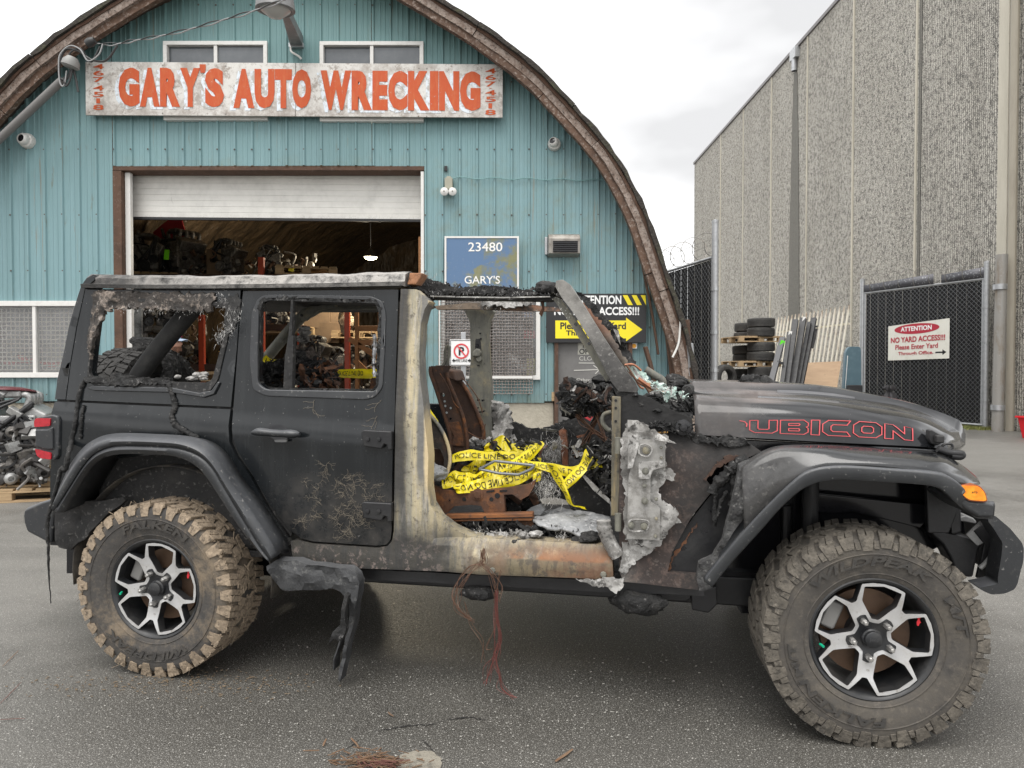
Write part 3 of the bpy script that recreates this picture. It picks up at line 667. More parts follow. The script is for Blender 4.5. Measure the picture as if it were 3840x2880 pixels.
m.build('wall_cable', paint('teal_painted_cable', (.17, .31, .31), .6), label='thin cable clipped along the teal wall at door top height', cat='cable')
p = wp(2112, 925, FY-.02); E_ = empty('wall_vent', p, label='weathered metal vent hood with black louvres on the teal wall', cat='vent')
m = MB(); rows = []
for x in (-.18, .18): rows.append([Vector((x, y, z)) for y, z in ((.0, .12), (-.10, .125), (-.17, .10), (-.20, .06), (-.19, -.11), (0, -.125))])
m.grid(rows); m.f += [[0, 1, 2, 3, 4, 5], [11, 10, 9, 8, 7, 6]]; m.build('hood', M('weathered_aluminium', (.33, .31, .28), .5, .5, layers=[dict(noise=(8, .5, .7), col=(.13, .11, .09), rough=.8)]), E_, bevel=.008)
m = MB(); m.box((0.01, -.197, -.035), (.28, .012, .125)); m.build('screen', GLASSB, E_)
for k in range(6):
    m = MB(); m.box((.01, -.208, -.09+k*.023), (.28, .014, .004), rotm(.6)); m.build('louvre', BLKM, E_)
m = MB(); m.box((-.2, -.03, .0), (.03, .06, .2)); m.build('flange', STEEL, E_, bevel=.004)
# yard lamp on the gable, service cable, conduit
LMET = M('lamp_grey_metal', (.20, .20, .20), .55, .4, layers=[dict(noise=(9, .5, .7), col=(.33, .33, .32))])
E_ = empty('yard_lamp', wp(1117, 150, FY-.04), label='grey yard lamp on a slanted arm above the shop sign', cat='lamp'); c = E_.location.copy()
h = wp(1032, 10, 6.9)-c; b = wp(1112, 152, FY-.05)-c
m = MB(); A_ = h+Vector((.05, .15, 0)); m.grid([[A_+Vector((x, 0, z)) for x, z in ((-.035, -.05), (.035, -.05), (.035, .05), (-.035, .05))], [b+Vector((x, 0, z)) for x, z in ((-.075, -.06), (.075, -.06), (.075, .06), (-.075, .06))]], closeu=True); m.f += [[0, 1, 2, 3], [7, 6, 5, 4]]; m.build('arm', LMET, E_, bevel=.006)
m = MB(); m.box(b+Vector((0, .0, -.06)), (.17, .06, .05)); m.build('wall_bracket', STEEL, E_, bevel=.004)
m = MB(); m.lathe([(0, .24), (.10, .22), (.17, .10), (.19, -.05), (.17, -.06), (.15, -.05), (.0, .02)], h+Vector((0, 0, -.02)), (0, -.1, 1), 24); m.build('lamp_head', LMET, E_)
m = MB(); m.lathe([(0, -.13), (.06, -.12), (.145, -.055), (.15, -.04)], h+Vector((0, 0, -.02)), (0, -.1, 1), 24); m.build('glass_bowl', M('frosted_bowl', (.45, .44, .42), .25), E_)
m = MB(); m.tube(catmull([b+Vector((-.06, -.03, -.08)), b+Vector((-.05, -.03, -.14)), b+Vector((.03, -.03, -.19)), b+Vector((.06, -.02, -.22))], 5), .012, 6); m.build('cable_tail', WHITE, E_)
CAB = paint('black_cable', (.03, .03, .03), .5); CABW = paint('grey_cable', (.30, .30, .30), .5)
for k, (dv, mt, lab) in enumerate(((0, CAB, 'twisted black service cable running from the lamp to the left roof edge'), (5, CABW, 'pale grey service cable wound along the black cable'))):
    P = []
    for i, (u, v, Y) in enumerate([(1110, -30, 6.0), (1058, 0, 6.3), (940, 42, 6.7), (823, 76, 7.0), (700, 110, 7.3), (588, 135, 7.5), (500, 150, 7.6), (430, 163, 7.65), (352, 160, 7.66)]): P.append(wp(u, v+dv, Y))
    P = catmull(P, 8); P = [p+Vector((0, .008*math.cos(i*.8+k*PI), .008*math.sin(i*.8+k*PI))) for i, p in enumerate(P)]
    m = MB(); m.tube(P, .006, 6); m.build('service_cable', mt, label=lab, cat='cable')
E_ = empty('weatherhead', wp(264, 245, 7.6), label='black service weatherhead with looping cables below the left roof edge', cat='electrical fitting'); c = E_.location.copy()
m = MB(); m.lathe([(0, .10), (.05, .09), (.085, .04), (.09, -.01), (.06, -.03), (.0, -.03)], (0, 0, 0), (.3, 0, 1), 16); m.build('cap', M('grey_cast_cap', (.22, .22, .21), .5), E_)
for k, pts_ in enumerate([[(264, 262), (255, 290), (240, 300), (222, 285), (228, 220), (250, 185), (290, 190), (320, 210), (355, 228), (400, 225), (440, 170)], [(250, 265), (240, 320), (225, 310), (220, 250), (225, 205), (260, 172), (300, 185), (330, 228), (370, 205), (385, 165)], [(275, 262), (285, 300), (293, 345)], [(270, 262), (262, 300), (247, 322), (238, 290)], [(258, 250), (262, 200), (300, 182), (325, 215), (345, 230), (375, 175)]]):
    m = MB(); m.tube(catmull([wp(u, v, 7.62-.02*(k % 2))-c for u, v in pts_], 6), .011 if k != 1 else .008, 6); m.build('cable_loop', CABW if k == 1 else CAB, E_)
m = MB(); m.tube([wp(236, 300, 7.66)-c, wp(223, 311, 7.66)-c, wp(0, 520, 7.72)-c, wp(-60, 575, 7.72)-c], .042, 12); m.build('conduit', M('grey_conduit', (.15, .145, .14), .6), E_)
m = MB(); m.lathe([(.0, -.05), (.04, -.05), (.05, 0), (.035, .05), (0, .05)], wp(340, 158, 7.62)-c, (.6, 0, .3), 12); m.build('insulator', CAB, E_)

# ------------------------------------------------------------------ concrete building on the right
WX = 11.6; ZC = 14.5
CB = empty('concrete_building', (WX, 30, 0), label='tall ribbed grey concrete hall with a dark water stain, at the right', cat='building')
cin = Matrix.Translation((-WX, -30, 0))
def cb(m, name, mat, **k): o = m.build(name, mat, CB, **k); o.matrix_parent_inverse = cin; return o
def yat(u): return WX*FPX/(u-PCX)
seam = [2606, 2698, 2782, 2886, 3019, 3190, 3425, 3752, 3900]
ys = [yat(u) for u in seam]; ys[0] = 44.3
for i, (a, b) in enumerate(zip(ys, ys[1:]+[9.0])):
    m = MB(); m.box((WX+.15+.01*(i % 2), (a+b)/2, ZC/2), (.3, abs(a-b)-.10, ZC)); cb(m, 'wall_panel', CONC, bevel=.02)
for i, y in enumerate(ys[1:]):
    m = MB(); m.box((WX+.10, y, ZC/2), (.26, .07 if i not in (6,) else .34, ZC-.01)); cb(m, 'joint_strip', CONCS, bevel=.01)
m = MB(); m.box((WX+.14, 26, ZC+.07), (.40, 37, .14)); cb(m, 'roof_coping', M('coping_metal', (.20, .19, .19), .6), bevel=.01)
m = MB(); m.box((WX+6, 44.3, ZC/2), (12, .2, ZC)); cb(m, 'end_wall', CONC)
sp = wx(2977, 190, WX-.12)
m = MB(); m.box((WX-.08, sp.y, ZC-.22), (.22, .55, .42)); m.lathe([(.11, 0), (.11, -.5)], (WX-.10, sp.y, ZC-.4), (0, 0, 1), 10); cb(m, 'scupper', STEEL, bevel=.01)
m = MB(); z0, z1 = 0, ZC-.75
rows = []
for i in range(30):
    z = z0+(z1-z0)*i/29; hw = .10+.55*(1-i/29)**.55; rows.append([Vector((WX-.012, sp.y+.1+s*hw+.05*n3(i, s, 2, .9), z)) for s in (-1, -.3, .3, 1)])
m.grid(rows); cb(m, 'water_stain', STAIN, smooth=0)
m = MB(); y = yat(3440); m.box((WX-.006, y, ZC/2), (.02, .13, ZC-.3)); cb(m, 'shallow_groove', STAIN)

# ------------------------------------------------------------------ fences and gates
GR, GL = Vector((11.22, 16.45, 0)), Vector((9.90, 19.66, 0)); GH = 3.57
gd = (GR-GL).normalized(); gn = Vector((gd.y, -gd.x, 0)).normalized()
if gn.y > 0: gn = -gn
def gpl(u, v, off=0):
    d = ray(u, v); o = GL+gn*off; t = (o-EYE).dot(gn)/d.dot(gn); return EYE+d*t
SLAT = paint('black_privacy_slat', (.008, .008, .009), .5, layers=[dict(noise=(6, .5, .7), col=(.014, .014, .015))], spec=.3)
CHAIN = M('chain_link_wire', (.34, .35, .36), .45, .7)
def gate(name, A, B, zt, zb, label, nslat, pitch=.115, wire=.0042, tall=(.35, .35)):
    E_ = empty(name, A, label=label, cat='gate'); D = B-A; Ln = D.length; d = D.normalized(); nn = Vector((d.y, -d.x, 0)); nn = -nn if nn.y > 0 else nn
    for q, e in ((0, tall[0]), (Ln, tall[1])):
        m = MB(); m.cyl(d*q, d*q+Vector((0, 0, zt+e)), .06, 12); m.lathe([(.065, 0), (.065, .05), (0, .075)], d*q+Vector((0, 0, zt+e)), (0, 0, 1), 12); m.build('post', STEEL, E_)
    for z in (zt, zb):
        m = MB(); m.cyl(d*.06+Vector((0, 0, z)), d*(Ln-.06)+Vector((0, 0, z)), .028, 10); m.build('rail', STEEL, E_)
    for q in (.09, Ln-.09):
        m = MB(); m.cyl(d*q+Vector((0, 0, zb)), d*q+Vector((0, 0, zt)), .025, 8); m.build('stile', STEEL, E_)
    for z in (.6, 1.3, 2.0, 2.8):
        m = MB(); m.lathe([(.068, -.03), (.075, -.03), (.075, .03), (.068, .03)], d*Ln+Vector((0, 0, zb+z)), (0, 0, 1), 10, closed=True); m.build('band_clamp', STEEL, E_)
    m = MB()
    for k in range(nslat):
        a = d*(.12+(Ln-.24)*k/nslat); b = d*(.12+(Ln-.24)*(k+.93)/nslat); o = -nn*(.02+.006*(k % 2))
        m.add([a+o+Vector((0, 0, zb+.03)), b+o+Vector((0, 0, zb+.03)), b+o+Vector((0, 0, zt-.03)), a+o+Vector((0, 0, zt-.03)), a+o*1.4+Vector((0, 0, zb+.03)), b+o*1.4+Vector((0, 0, zb+.03)), b+o*1.4+Vector((0, 0, zt-.03)), a+o*1.4+Vector((0, 0, zt-.03))], [[0, 1, 2, 3], [7, 6, 5, 4], [0, 4, 5, 1], [1, 5, 6, 2], [2, 6, 7, 3], [3, 7, 4, 0]])
    m.build('privacy_slats', SLAT, E_, kind='stuff')
    m = MB(); Hh = zt-zb; n = int((Ln+Hh)/pitch)
    for k in range(n):
        s = k*pitch
        for sg in (1, -1):
            x0, x1 = s-Hh, s; a0, a1 = max(0, x0), min(Ln, x1)
            if a1-a0 < .05: continue
            za, zb2 = zb+(a0-x0), zb+(a1-x0)
            if sg < 0: a, b = d*(Ln-a0), d*(Ln-a1)
            else: a, b = d*a0, d*a1
            m.tube([a+nn*.008+Vector((0, 0, za)), b+nn*.008+Vector((0, 0, zb2))], wire, 3, cap=False)
    m.build('chain_link', CHAIN, E_, smooth=0, kind='stuff')
    # razor coil and barbed strands above
    m = MB(); P = []; tn = int(Ln/.42)
    for i in range(tn*14+1):
        a = 2*PI*i/14; x = Ln*i/(tn*14)
        P.append(d*x+nn*.22*math.cos(a)+Vector((0, 0, zt+.27+.24*math.sin(a)+.05*n3(i, 0, 0, .15))))
    m.tube(P, .008, 4, cap=False); m.build('razor_coil', GALVD, E_, smooth=0)
    for z in (.12, .25, .36):
        m = MB(); m.tube([d*(Ln*i/12)+Vector((0, 0, zt+z-.02*math.sin(PI*i/12))) for i in range(13)], .004, 4)
        for i in range(24): q = d*(Ln*(i+.5)/24)+Vector((0, 0, zt+z-.02*math.sin(PI*(i+.5)/24))); m.bar(q+Vector((0, 0, -.03)), q+Vector((0, 0, .03)), .004, .004)
        m.build('barbed_strand', GALVD, E_, smooth=0)
    return E_
G1 = gate('chain_link_gate', GL, GR, GH, .10, 'tall black slatted chain link gate carrying the white notice, beside the concrete hall', 26)
FA, FB = wp(2682, 830, 12.9), Vector((0, 0, 0)); FA = Vector((FA.x, 12.9, 0)); u2 = 2440
FB = Vector(((2440-PCX)/FPX*15.6, 15.6, 0))
G2 = gate('chain_link_gate', FB, FA, 3.5, .10, 'black slatted chain link gate half hidden behind the right roof curve', 18, tall=(.35, .62))
m = MB(); 
for k, (t0, t1) in enumerate(((.02, .62), (.68, .99))):
    a, b = GL.lerp(GR, t0)-GL, GL.lerp(GR, t1)-GL; m = MB(); m.add([a+gn*.03+Vector((0, 0, GH+.02)), b+gn*.03+Vector((0, 0, GH+.02)), b+gn*.03+Vector((0, 0, GH+.28)), a+gn*.03+Vector((0, 0, GH+.22))], [[0, 1, 2, 3]]); m.build('perforated_plate', M('perforated_grey_plate', (.26, .27, .28), .5, .4, layers=[dict(vor=(18, .25, .3), col=(.10, .10, .11))]), G1, solid=.006)
# steel pole and pipe beside the gate
m = MB(); b = gp(3740, 1618); m.cyl(b, (b.x+.05, b.y, wp(3765, 955, b.y).z), .12, 14)
PO = m.build('steel_pole', GALVD, label='thick rusty grey pole at the right end of the gate', cat='pole')
for z in (.55, 3.3):
    m = MB(); m.lathe([(.125, -.06), (.145, -.06), (.145, .06), (.125, .06)], b+Vector((.004*z, 0, z)), (0, 0, 1), 14, closed=True); m.build('clamp_band', STEEL, PO)
m = MB(); b2 = Vector((WX-.12, 16.0, 0)); m.cyl(b2, b2+Vector((0, 0, 14)), .09, 12); m.build('drain_pipe', M('beige_pipe', (.34, .31, .25), .6, layers=[dict(noise=(2, .5, .7), st=(1, 1, .2), col=(.24, .21, .17))]), label='tall beige drain pipe running up the concrete hall', cat='pipe')
# notice on the gate
gs = [gpl(3331, 1224, .03), gpl(3560, 1205, .03), gpl(3560, 1344, .03), gpl(3331, 1352, .03)]
o0 = gs[3]; gx = (gs[2]-gs[3]); gx.z = 0; gw = gx.length; gx.normalize(); gh = (gs[0].z-gs[3].z)
AN = empty('gate_notice', o0, label='white attention notice with red oval hanging on the chain link gate', cat='sign')
def gsb(x, y, d=.012): return gx*x*gw+Vector((0, 0, y*gh+x*(gs[2].z-gs[3].z)))+gn*d
m = MB(); m.prism([(0, 0), (1, 0), (1, 1.08), (0, 1)], lambda x, y, s: gsb(x, y, .01 if s else .0)); m.build('board', paint('notice_white', (.68, .67, .60), .5, layers=[dict(noise=(5, .55, .7), col=(.52, .50, .42), amt=.6)]), AN, smooth=0)
CRIM = paint('crimson_print', (.40, .025, .045), .5)
m = MB(); m.sheet([(.48+.37*math.cos(a*PI/16), .87+.145*math.sin(a*PI/16)) for a in range(32)], lambda x, y: gsb(x, y, .014)); m.build('red_oval', CRIM, AN, smooth=0)
def gtext(s, x0, x1, y0, y1, mat, bold=.02, d=.017):
    m = MB(); text_on(m, s, lambda x, y: gsb(x, y, d), x0, x1, y0, y1, bold); m.build('lettering', mat, AN, smooth=0)
gtext('ATTENTION', .22, .73, .81, .945, SWHT, .03); gtext('NO YARD ACCESS!!!', .05, .94, .50, .66, CRIM, .03); gtext('Please Enter Yard', .13, .83, .30, .44, CRIM, .02); gtext('Through Office.', .18, .76, .11, .235, CRIM, .02)
m = MB(); m.sheet([(.79, .155), (.90, .155), (.90, .10), (.96, .175), (.90, .25), (.90, .195), (.79, .195)], lambda x, y: gsb(x, y, .014)); m.build('arrow', SBLK, AN, smooth=0)
# ------------------------------------------------------------------ goods in front of the concrete hall
def make_tyre(R=.33, W=.23):
    p = [(R*.60, -W*.36), (R*.66, -W*.47), (R*.80, -W*.5), (R*.93, -W*.46), (R*.985, -W*.40), (R, -W*.2), (R, -W*.17), (R*.975, -W*.165), (R*.975, -W*.14), (R, -W*.135), (R, -W*.02), (R*.975, -W*.015), (R*.975, W*.015), (R, W*.02), (R, W*.135), (R*.975, W*.14), (R*.975, W*.165), (R, W*.17), (R, W*.2), (R*.985, W*.40), (R*.93, W*.46), (R*.80, W*.5), (R*.66, W*.47), (R*.60, W*.36), (R*.63, 0)]
    m = MB(); m.lathe(p, (0, 0, 0), (0, 0, 1), 36, closed=True); return m
ty = make_tyre().build('tyre', RUBB, smooth=35)
first = True
def put_tyre(x, y, z, lab, s=1, rot=None):
    global first
    o = ty if first else ty.copy()
    if not first: COL.objects.link(o)
    first = False; o.location = (x, y, z); o.scale = (s, s, 1); o.rotation_euler = rot or (random.uniform(-.03, .03), random.uniform(-.03, .03), random.uniform(0, 6)); prop(o, lab, 'tyre', 'used tyres stacked by the concrete hall')
def zt(y, Y=17.3): return 1.398+(439-.633*y)/FPX*Y
def make_pallet(name, loc, rz, lab, w=1.2, d=1.0, mat=WOODP, group='wooden pallets', cat='pallet'):
    E_ = empty(name, loc, rz, lab, cat, group)
    for k in range(7):
        m = MB(); m.box((-w/2+w*(k+.5)/7, 0, .132), (w/7-.03, d, .022)); m.build('deck_board', mat, E_, bevel=.003)
    for k in range(3):
        y = -d/2+.05+(d-.1)*k/2
        m = MB(); m.box((0, y, .11), (w, .1, .02)); m.build('stringer_board', mat, E_, bevel=.003)
        m = MB(); m.box((0, y, .011), (w, .1, .022)); m.build('bottom_board', mat, E_, bevel=.003)
        for x in (-w/2+.07, 0, w/2-.07):
            m = MB(); m.box((x, y, .061), (.13, .1, .076)); m.build('block', mat, E_, bevel=.004)
    return E_
Xn, Xl, Xl2 = (2440+652*.633-PCX)/FPX*17.3, (2440+572*.633-PCX)/FPX*17.9, (2440+560*.633-PCX)/FPX*18
lv = [('topmost', 2.58), ('second', 2.34), ('third', 1.985), ('fourth', 1.74), ('fifth', 1.37), ('sixth', 1.13)]
for nm, z in lv: put_tyre(Xn+random.uniform(-.02, .02), 17.3, z, '%s used tyre from the top in the near tyre stack' % nm, 1.0)
for nm, z in (('seventh', .9), ('eighth', .67), ('ninth', .44), ('lowest', .20)): put_tyre(Xn, 17.3, z, '%s used tyre from the top in the near tyre stack' % nm, 1.0)
for nm, z in (('topmost', 2.50), ('second', 2.27), ('third', 1.92), ('fourth', 1.69), ('fifth', 1.32), ('sixth', 1.09)): put_tyre(Xl2+random.uniform(-.03, .03), 17.95, z, '%s used tyre from the top in the far tyre stack' % nm, .97)
make_pallet('wooden_pallet', (Xn-.14, 17.6, 2.10), .12, 'upper wooden pallet between the stacked tyres', 1.15, 1.1)
make_pallet('wooden_pallet', (Xn-.16, 17.6, 1.49), .1, 'lower wooden pallet between the stacked tyres', 1.1, 1.1)
p = gp(2718, 1560); put_tyre((2717-PCX)/FPX*17, 17, 1.22, 'used tyre standing on edge left of the tyre stacks', .98, (PI/2, .1, .5))
for nm, z in (('first', .88), ('second', .64), ('third', .40), ('lowest', .15)): put_tyre((2717-PCX)/FPX*17, 17.05, z, '%s used tyre below the upright one left of the stacks' % nm, .98)
BEAM = paint('black_beam_paint', (.026, .026, .028), .5, layers=[dict(noise=(9, .52, .7), col=(.07, .068, .065))])
beams = [((705, 800), (783, 500), .13, 'leftmost leaning grey steel beam with a green tag', 1), ((775, 800), (822, 470), .10, 'thin black steel beam with a white end, second from the tyres', 2), ((800, 800), (858, 395), .14, 'wide black steel beam leaning third from the tyres', 0), ((838, 800), (905, 385), .14, 'black steel beam with white end mark leaning mid bundle', 2), ((868, 790), (940, 410), .09, 'thin black steel beam leaning behind the bundle', 0), ((890, 770), (968, 385), .13, 'rightmost leaning black steel beam with a bracket', 3)]
for i, (a, b, wd, lab, kind) in enumerate(beams):
    Y = 16.6+.12*i; A = wp(2440+a[0]*.633, 950+a[1]*.633, Y-.5); B = wp(2440+b[0]*.633, 950+b[1]*.633, Y+.3); A = A+(A-B)*(A.z-.02)/(B.z-A.z)
    E_ = empty('steel_beam', A, label=lab, cat='beam', group='steel beams leaning by the tyres'); B = B-A
    m = MB(); m.bar((0, 0, 0), B, wd, .09); m.build('tube', BEAM if i else M('grey_beam', (.09, .09, .095), .5), E_, bevel=.008)
    if kind == 1:
        q = B*.93; m = MB(); m.box(q+Vector((0, -.055, 0)), (.10, .01, .16), rotm(0, .25, 0)); m.build('green_tag', paint('neon_green', (.12, .75, .02), .5), E_)
        m = MB(); m.box(B*.72+Vector((.08, 0, 0)), (.16, .12, .05), rotm(0, .3, 0)); m.build('bracket', BEAM, E_, bevel=.006)
    if kind == 2: m = MB(); m.box(B*.985+Vector((0, -.052, 0)), (.08, .01, .14), rotm(0, .2, 0)); m.build('white_mark', INK_WHT, E_)
    if kind == 3:
        m = MB(); m.box(B*.8+Vector((.10, 0, .02)), (.06, .09, .5), rotm(0, .2, 0)); m.box(B*.92+Vector((.05, 0, 0)), (.14, .09, .05)); m.build('bracket', BEAM, E_, bevel=.006)
PK = empty('palisade_fence', (9.6, 22, 0), label='cream white palisade panel of pointed pickets standing behind the leaning beams', cat='fence')
PKM = M('rusty_cream_paint', (.80, .75, .63), .6, layers=[dict(noise=(7, .55, .68), col=(.30, .17, .08), st=(1, 1, .4)), dict(z=(3.0, 3.35, .3, 5), noise=(10, .42, .55), col=(.28, .15, .08))])
for k in range(19):
    t = k/18; p = Vector((9.62, 20.9, 0)).lerp(Vector((9.32, 25.4, 0)), t)-Vector((9.6, 22, 0)); ln = .10
    m = MB(); m.prism([(-.05, .05), (.05, .05), (.05, 3.08), (0, 3.28), (-.05, 3.08)], lambda x, z, s: Vector((p.x+(.03 if s else 0)+ln*z*.25, p.y+x*1.0-z*.26, z+.015*n3(k, 1, 2, 1.7)))); m.build('picket', PKM, PK, bevel=.004)
for z in (.6, 2.75):
    m = MB(); m.bar(Vector((9.70+z*.025, 20.85-z*.26, z))-Vector((9.6, 22, 0)), Vector((9.40+z*.025, 25.4-z*.26, z))-Vector((9.6, 22, 0)), .04, .06); m.build('rail', PKM, PK)
m = MB(); q = [wp(2440+x*.633, 950+y*.633, Y) for x, y, Y in ((915, 650, 18.6), (1130, 640, 18.3), (1100, 820, 17.7), (905, 815, 18.0))]
q[2] = q[2]+(q[2]-q[1])*(q[2].z/(q[1].z-q[2].z)); q[3] = q[3]+(q[3]-q[0])*(q[3].z/(q[0].z-q[3].z)); m.add(q, [[0, 1, 2, 3]])
m.build('plywood_sheet', M('brown_plywood', (.36, .25, .155), .75, layers=[dict(noise=(3, .4, .7), st=(.4, 1, 4), col=(.25, .165, .10)), dict(noise=(9, .62, .7), col=(.13, .09, .06))], coord='World'), solid=.02, smooth=0, label='brown plywood sheet leaning behind the hood', cat='board')
E_ = empty('plastic_tank', ((1190*.633+2440-PCX)/FPX*18.9, 18.9, 0), label='tall slate blue plastic panel with chalk writing left of the gate', cat='panel')
BLT = paint('slate_blue_plastic', (.075, .13, .16), .45, layers=[dict(noise=(4, .5, .7), col=(.12, .19, .22))])
m = MB(); m.prism(rpoly([(-.26, 0), (.30, 0), (.30, 2.05), (-.03, 2.05), (-.12, 1.9)], .1), lambda x, z, s: Vector((x, (.12 if s else 0)+z*.05, z))); m.build('shell', BLT, E_, bevel=.02)
m = MB(); m.box((.06, -.04, .75), (.42, .08, .5)); m.build('black_tray', BEAM, E_, bevel=.02)
m = MB(); m.bar((-.20, .03, .3), (-.07, .085, 1.8), .012, .02); m.build('white_edge', INK_WHT, E_)
m = MB(); text_on(m, 'G 3421', lambda x, z: Vector((.18-z, .06+x*.05, x)), 1.25, 1.72, -.03, .03, 0); m.build('chalk_writing', CHALK, E_, smooth=0)
# black cloth bundle, red bin
p = gp(3335, 1600); E_ = empty('cloth_bundle', ((3335-PCX)/FPX*15.8, 15.8, 0), label='black cloth bundle tied at the top, standing before the gate', cat='bundle')
m = MB(); rows = []
for i in range(16):
    t = i/15; z = 1.06*t; r = (.25*(1-t)**.8+.035) if t < .86 else .035+.09*math.sin((t-.86)/.14*PI*.8)
    rows.append([Vector((r*(1+.28*math.sin(a*5+i*.3)+.15*math.sin(a*9))*math.cos(a), r*(1+.28*math.sin(a*5+i*.3))*math.sin(a), z)) for a in [2*PI*k/30 for k in range(30)]])
m.grid(rows, closeu=True); m.build('cloth', paint('black_cloth', (.022, .021, .023), .65, layers=[dict(noise=(10, .5, .7), col=(.05, .047, .05))]), E_, smooth=60)
p = gp(3850, 1645); E_ = empty('plastic_bin', (p.x+.28, p.y, 0), .3, 'bright red plastic bin at the right edge of the picture', 'bin')
REDB = paint('red_plastic', (.68, .018, .028), .35)
m = MB(); m.grid([[Vector((x*a, y*b_, z)) for x, y in ((-1, -1), (1, -1), (1, 1), (-1, 1))] for a, b_, z in ((.26, .18, 0), (.33, .24, .44), (.30, .21, .44), (.24, .16, .03))], closeu=True); m.f += [[0, 3, 2, 1], [12, 13, 14, 15]]; m.build('body', REDB, E_, bevel=.02)
m = MB(); m.grid([[Vector((x*a, y*b_, z)) for x, y in ((-1, -1), (1, -1), (1, 1), (-1, 1))] for a, b_, z in ((.335, .245, .42), (.36, .27, .42), (.36, .27, .46), (.33, .24, .46))], closeu=True); m.build('rim', REDB, E_, bevel=.008)
m = MB(); m.box((.05, .0, .47), (.4, .3, .06), rotm(.1, .15, .4)); m.build('cardboard', paint('card_brown', (.30, .22, .15), .8), E_, bevel=.004)
# grass along the gate foot
mb = MB(); random.seed(3)
for k in range(2600):
    t = random.random(); q = GL.lerp(GR, t*1.05)+gn*random.gauss(.12, .16); h = random.uniform(.03, .11); a = random.uniform(0, 6.3); dx, dy = .012*math.cos(a), .012*math.sin(a); lx, ly = random.uniform(-.06, .06), random.uniform(-.06, .06)
    mb.add([q+Vector((dx, dy, 0)), q-Vector((dx, dy, 0)), q+Vector((lx, ly, h))], [[0, 1, 2]])
mb.build('grass', M('dry_grass', (.20, .20, .055), .8, layers=[dict(noise=(2, .45, .6), col=(.10, .125, .035))], coord='World'), smooth=0, kind='stuff', label='sparse yellow green grass along the gate foot', cat='grass')
# ------------------------------------------------------------------ burnt off-road car: materials
PAINT = M('black_car_paint', (.0070, .0083, .0096), .13, layers=[
    dict(noise=(2.5, .40, .75), col=(.013, .015, .017), rough=.22, det=8),
    dict(noise=(1.6, .50, .75), st=(8, 1, .5), col=(.034, .037, .038), rough=.45, amt=.40, det=8),
    dict(noise=(70, .68, .74), col=(.18, .175, .165), rough=.9, amt=.6),
    dict(x=(.42, .70, .5, 3), z=(.98, .80, .4, 4), noise=(16, .40, .68), col=(.050, .045, .040), rough=.85, det=10, ro=.75, amt=.9),
    dict(z=(.55, .42, .1, 6), noise=(7, .42, .6), col=(.060, .052, .043), rough=.95)], coat=.25, spec=.35, bump=(35, .0003, 3))
SOOT = M('sooty_matt_black', (.014, .014, .0145), .8, layers=[dict(noise=(9, .45, .7), col=(.035, .033, .031)), dict(noise=(40, .58, .68), col=(.11, .105, .10), amt=.7)], bump=(30, .008))
CHAR = M('charred_crust', (.010, .010, .010), .75, layers=[dict(noise=(14, .52, .66), col=(.035, .033, .031)), dict(noise=(45, .60, .68), col=(.15, .145, .14), amt=.7)], bump=(22, .03, 7))
PLAS = M('grey_flare_plastic', (.021, .0225, .025), .42, layers=[dict(noise=(5, .45, .7), col=(.034, .036, .038), rough=.46), dict(up=(.15, .95), noise=(6, .1, .5), col=(.10, .104, .112), rough=.38, amt=.8), dict(noise=(60, .62, .70), col=(.20, .195, .185), rough=.9, amt=.7), dict(noise=(18, .6, .72), col=(.10, .095, .085), rough=.9, amt=.6)], bump=(120, .0005, 2), spec=.55)  # upward faces paler: sky sheen painted into the plastic colour
FLG = M('scorched_painted_flare', (.012, .013, .0145), .14, layers=[dict(noise=(4, .4, .75), col=(.018, .019, .020), rough=.22, det=8), dict(x=(2.84, 2.64, .22, 5), noise=(10, .20, .55), col=(.060, .058, .056), rough=.85, det=10, ro=.75), dict(x=(2.82, 2.60, .3, 7), noise=(18, .44, .64), col=(.020, .019, .019), rough=.95, det=10, ro=.75), dict(x=(2.78, 2.6, .2, 9), noise=(40, .58, .70), col=(.16, .155, .145), amt=.6), dict(noise=(40, .66, .76), col=(.06, .058, .054), rough=.7, amt=.4)], coat=.6, spec=.5, bump=(18, .0015))
HOODM = M('scorched_hood_paint', (.0095, .0100, .0115), .07, layers=[dict(noise=(2.5, .40, .75), col=(.013, .0135, .015), rough=.11, det=8),
    dict(x=(2.90, 2.60, .36, 3.5), up=(.80, .96), noise=(7, .12, .60), col=(.20, .160, .142), rough=.65, det=10, ro=.75),
    dict(x=(2.70, 2.54, .26, 5), noise=(11, .16, .55), col=(.052, .045, .042), rough=.75, det=10, ro=.78),
    dict(x=(2.70, 2.50, .30, 6), noise=(30, .52, .66), col=(.16, .145, .135), rough=.9, amt=.7, det=8, ro=.75), dict(x=(2.70, 2.45, .3, 6), noise=(15, .48, .64), col=(.016, .0145, .014), rough=.9, det=10, ro=.75),
    dict(noise=(70, .68, .74), col=(.16, .15, .14), rough=.9, amt=.3)], coat=.7, spec=.45)
RUST = M('burnt_rusty_steel', (.13, .060, .032), .8, .15, layers=[dict(noise=(7, .42, .62), col=(.055, .034, .026)), dict(noise=(13, .54, .66), col=(.26, .10, .032)), dict(noise=(30, .62, .70), col=(.30, .24, .19), amt=.6)], bump=(45, .004))
RUSTD = M('dark_brown_burnt_steel', (.055, .034, .027), .75, .2, layers=[dict(noise=(6, .45, .65), col=(.10, .055, .035)), dict(noise=(18, .57, .68), col=(.20, .085, .035), amt=.8)], bump=(45, .003))
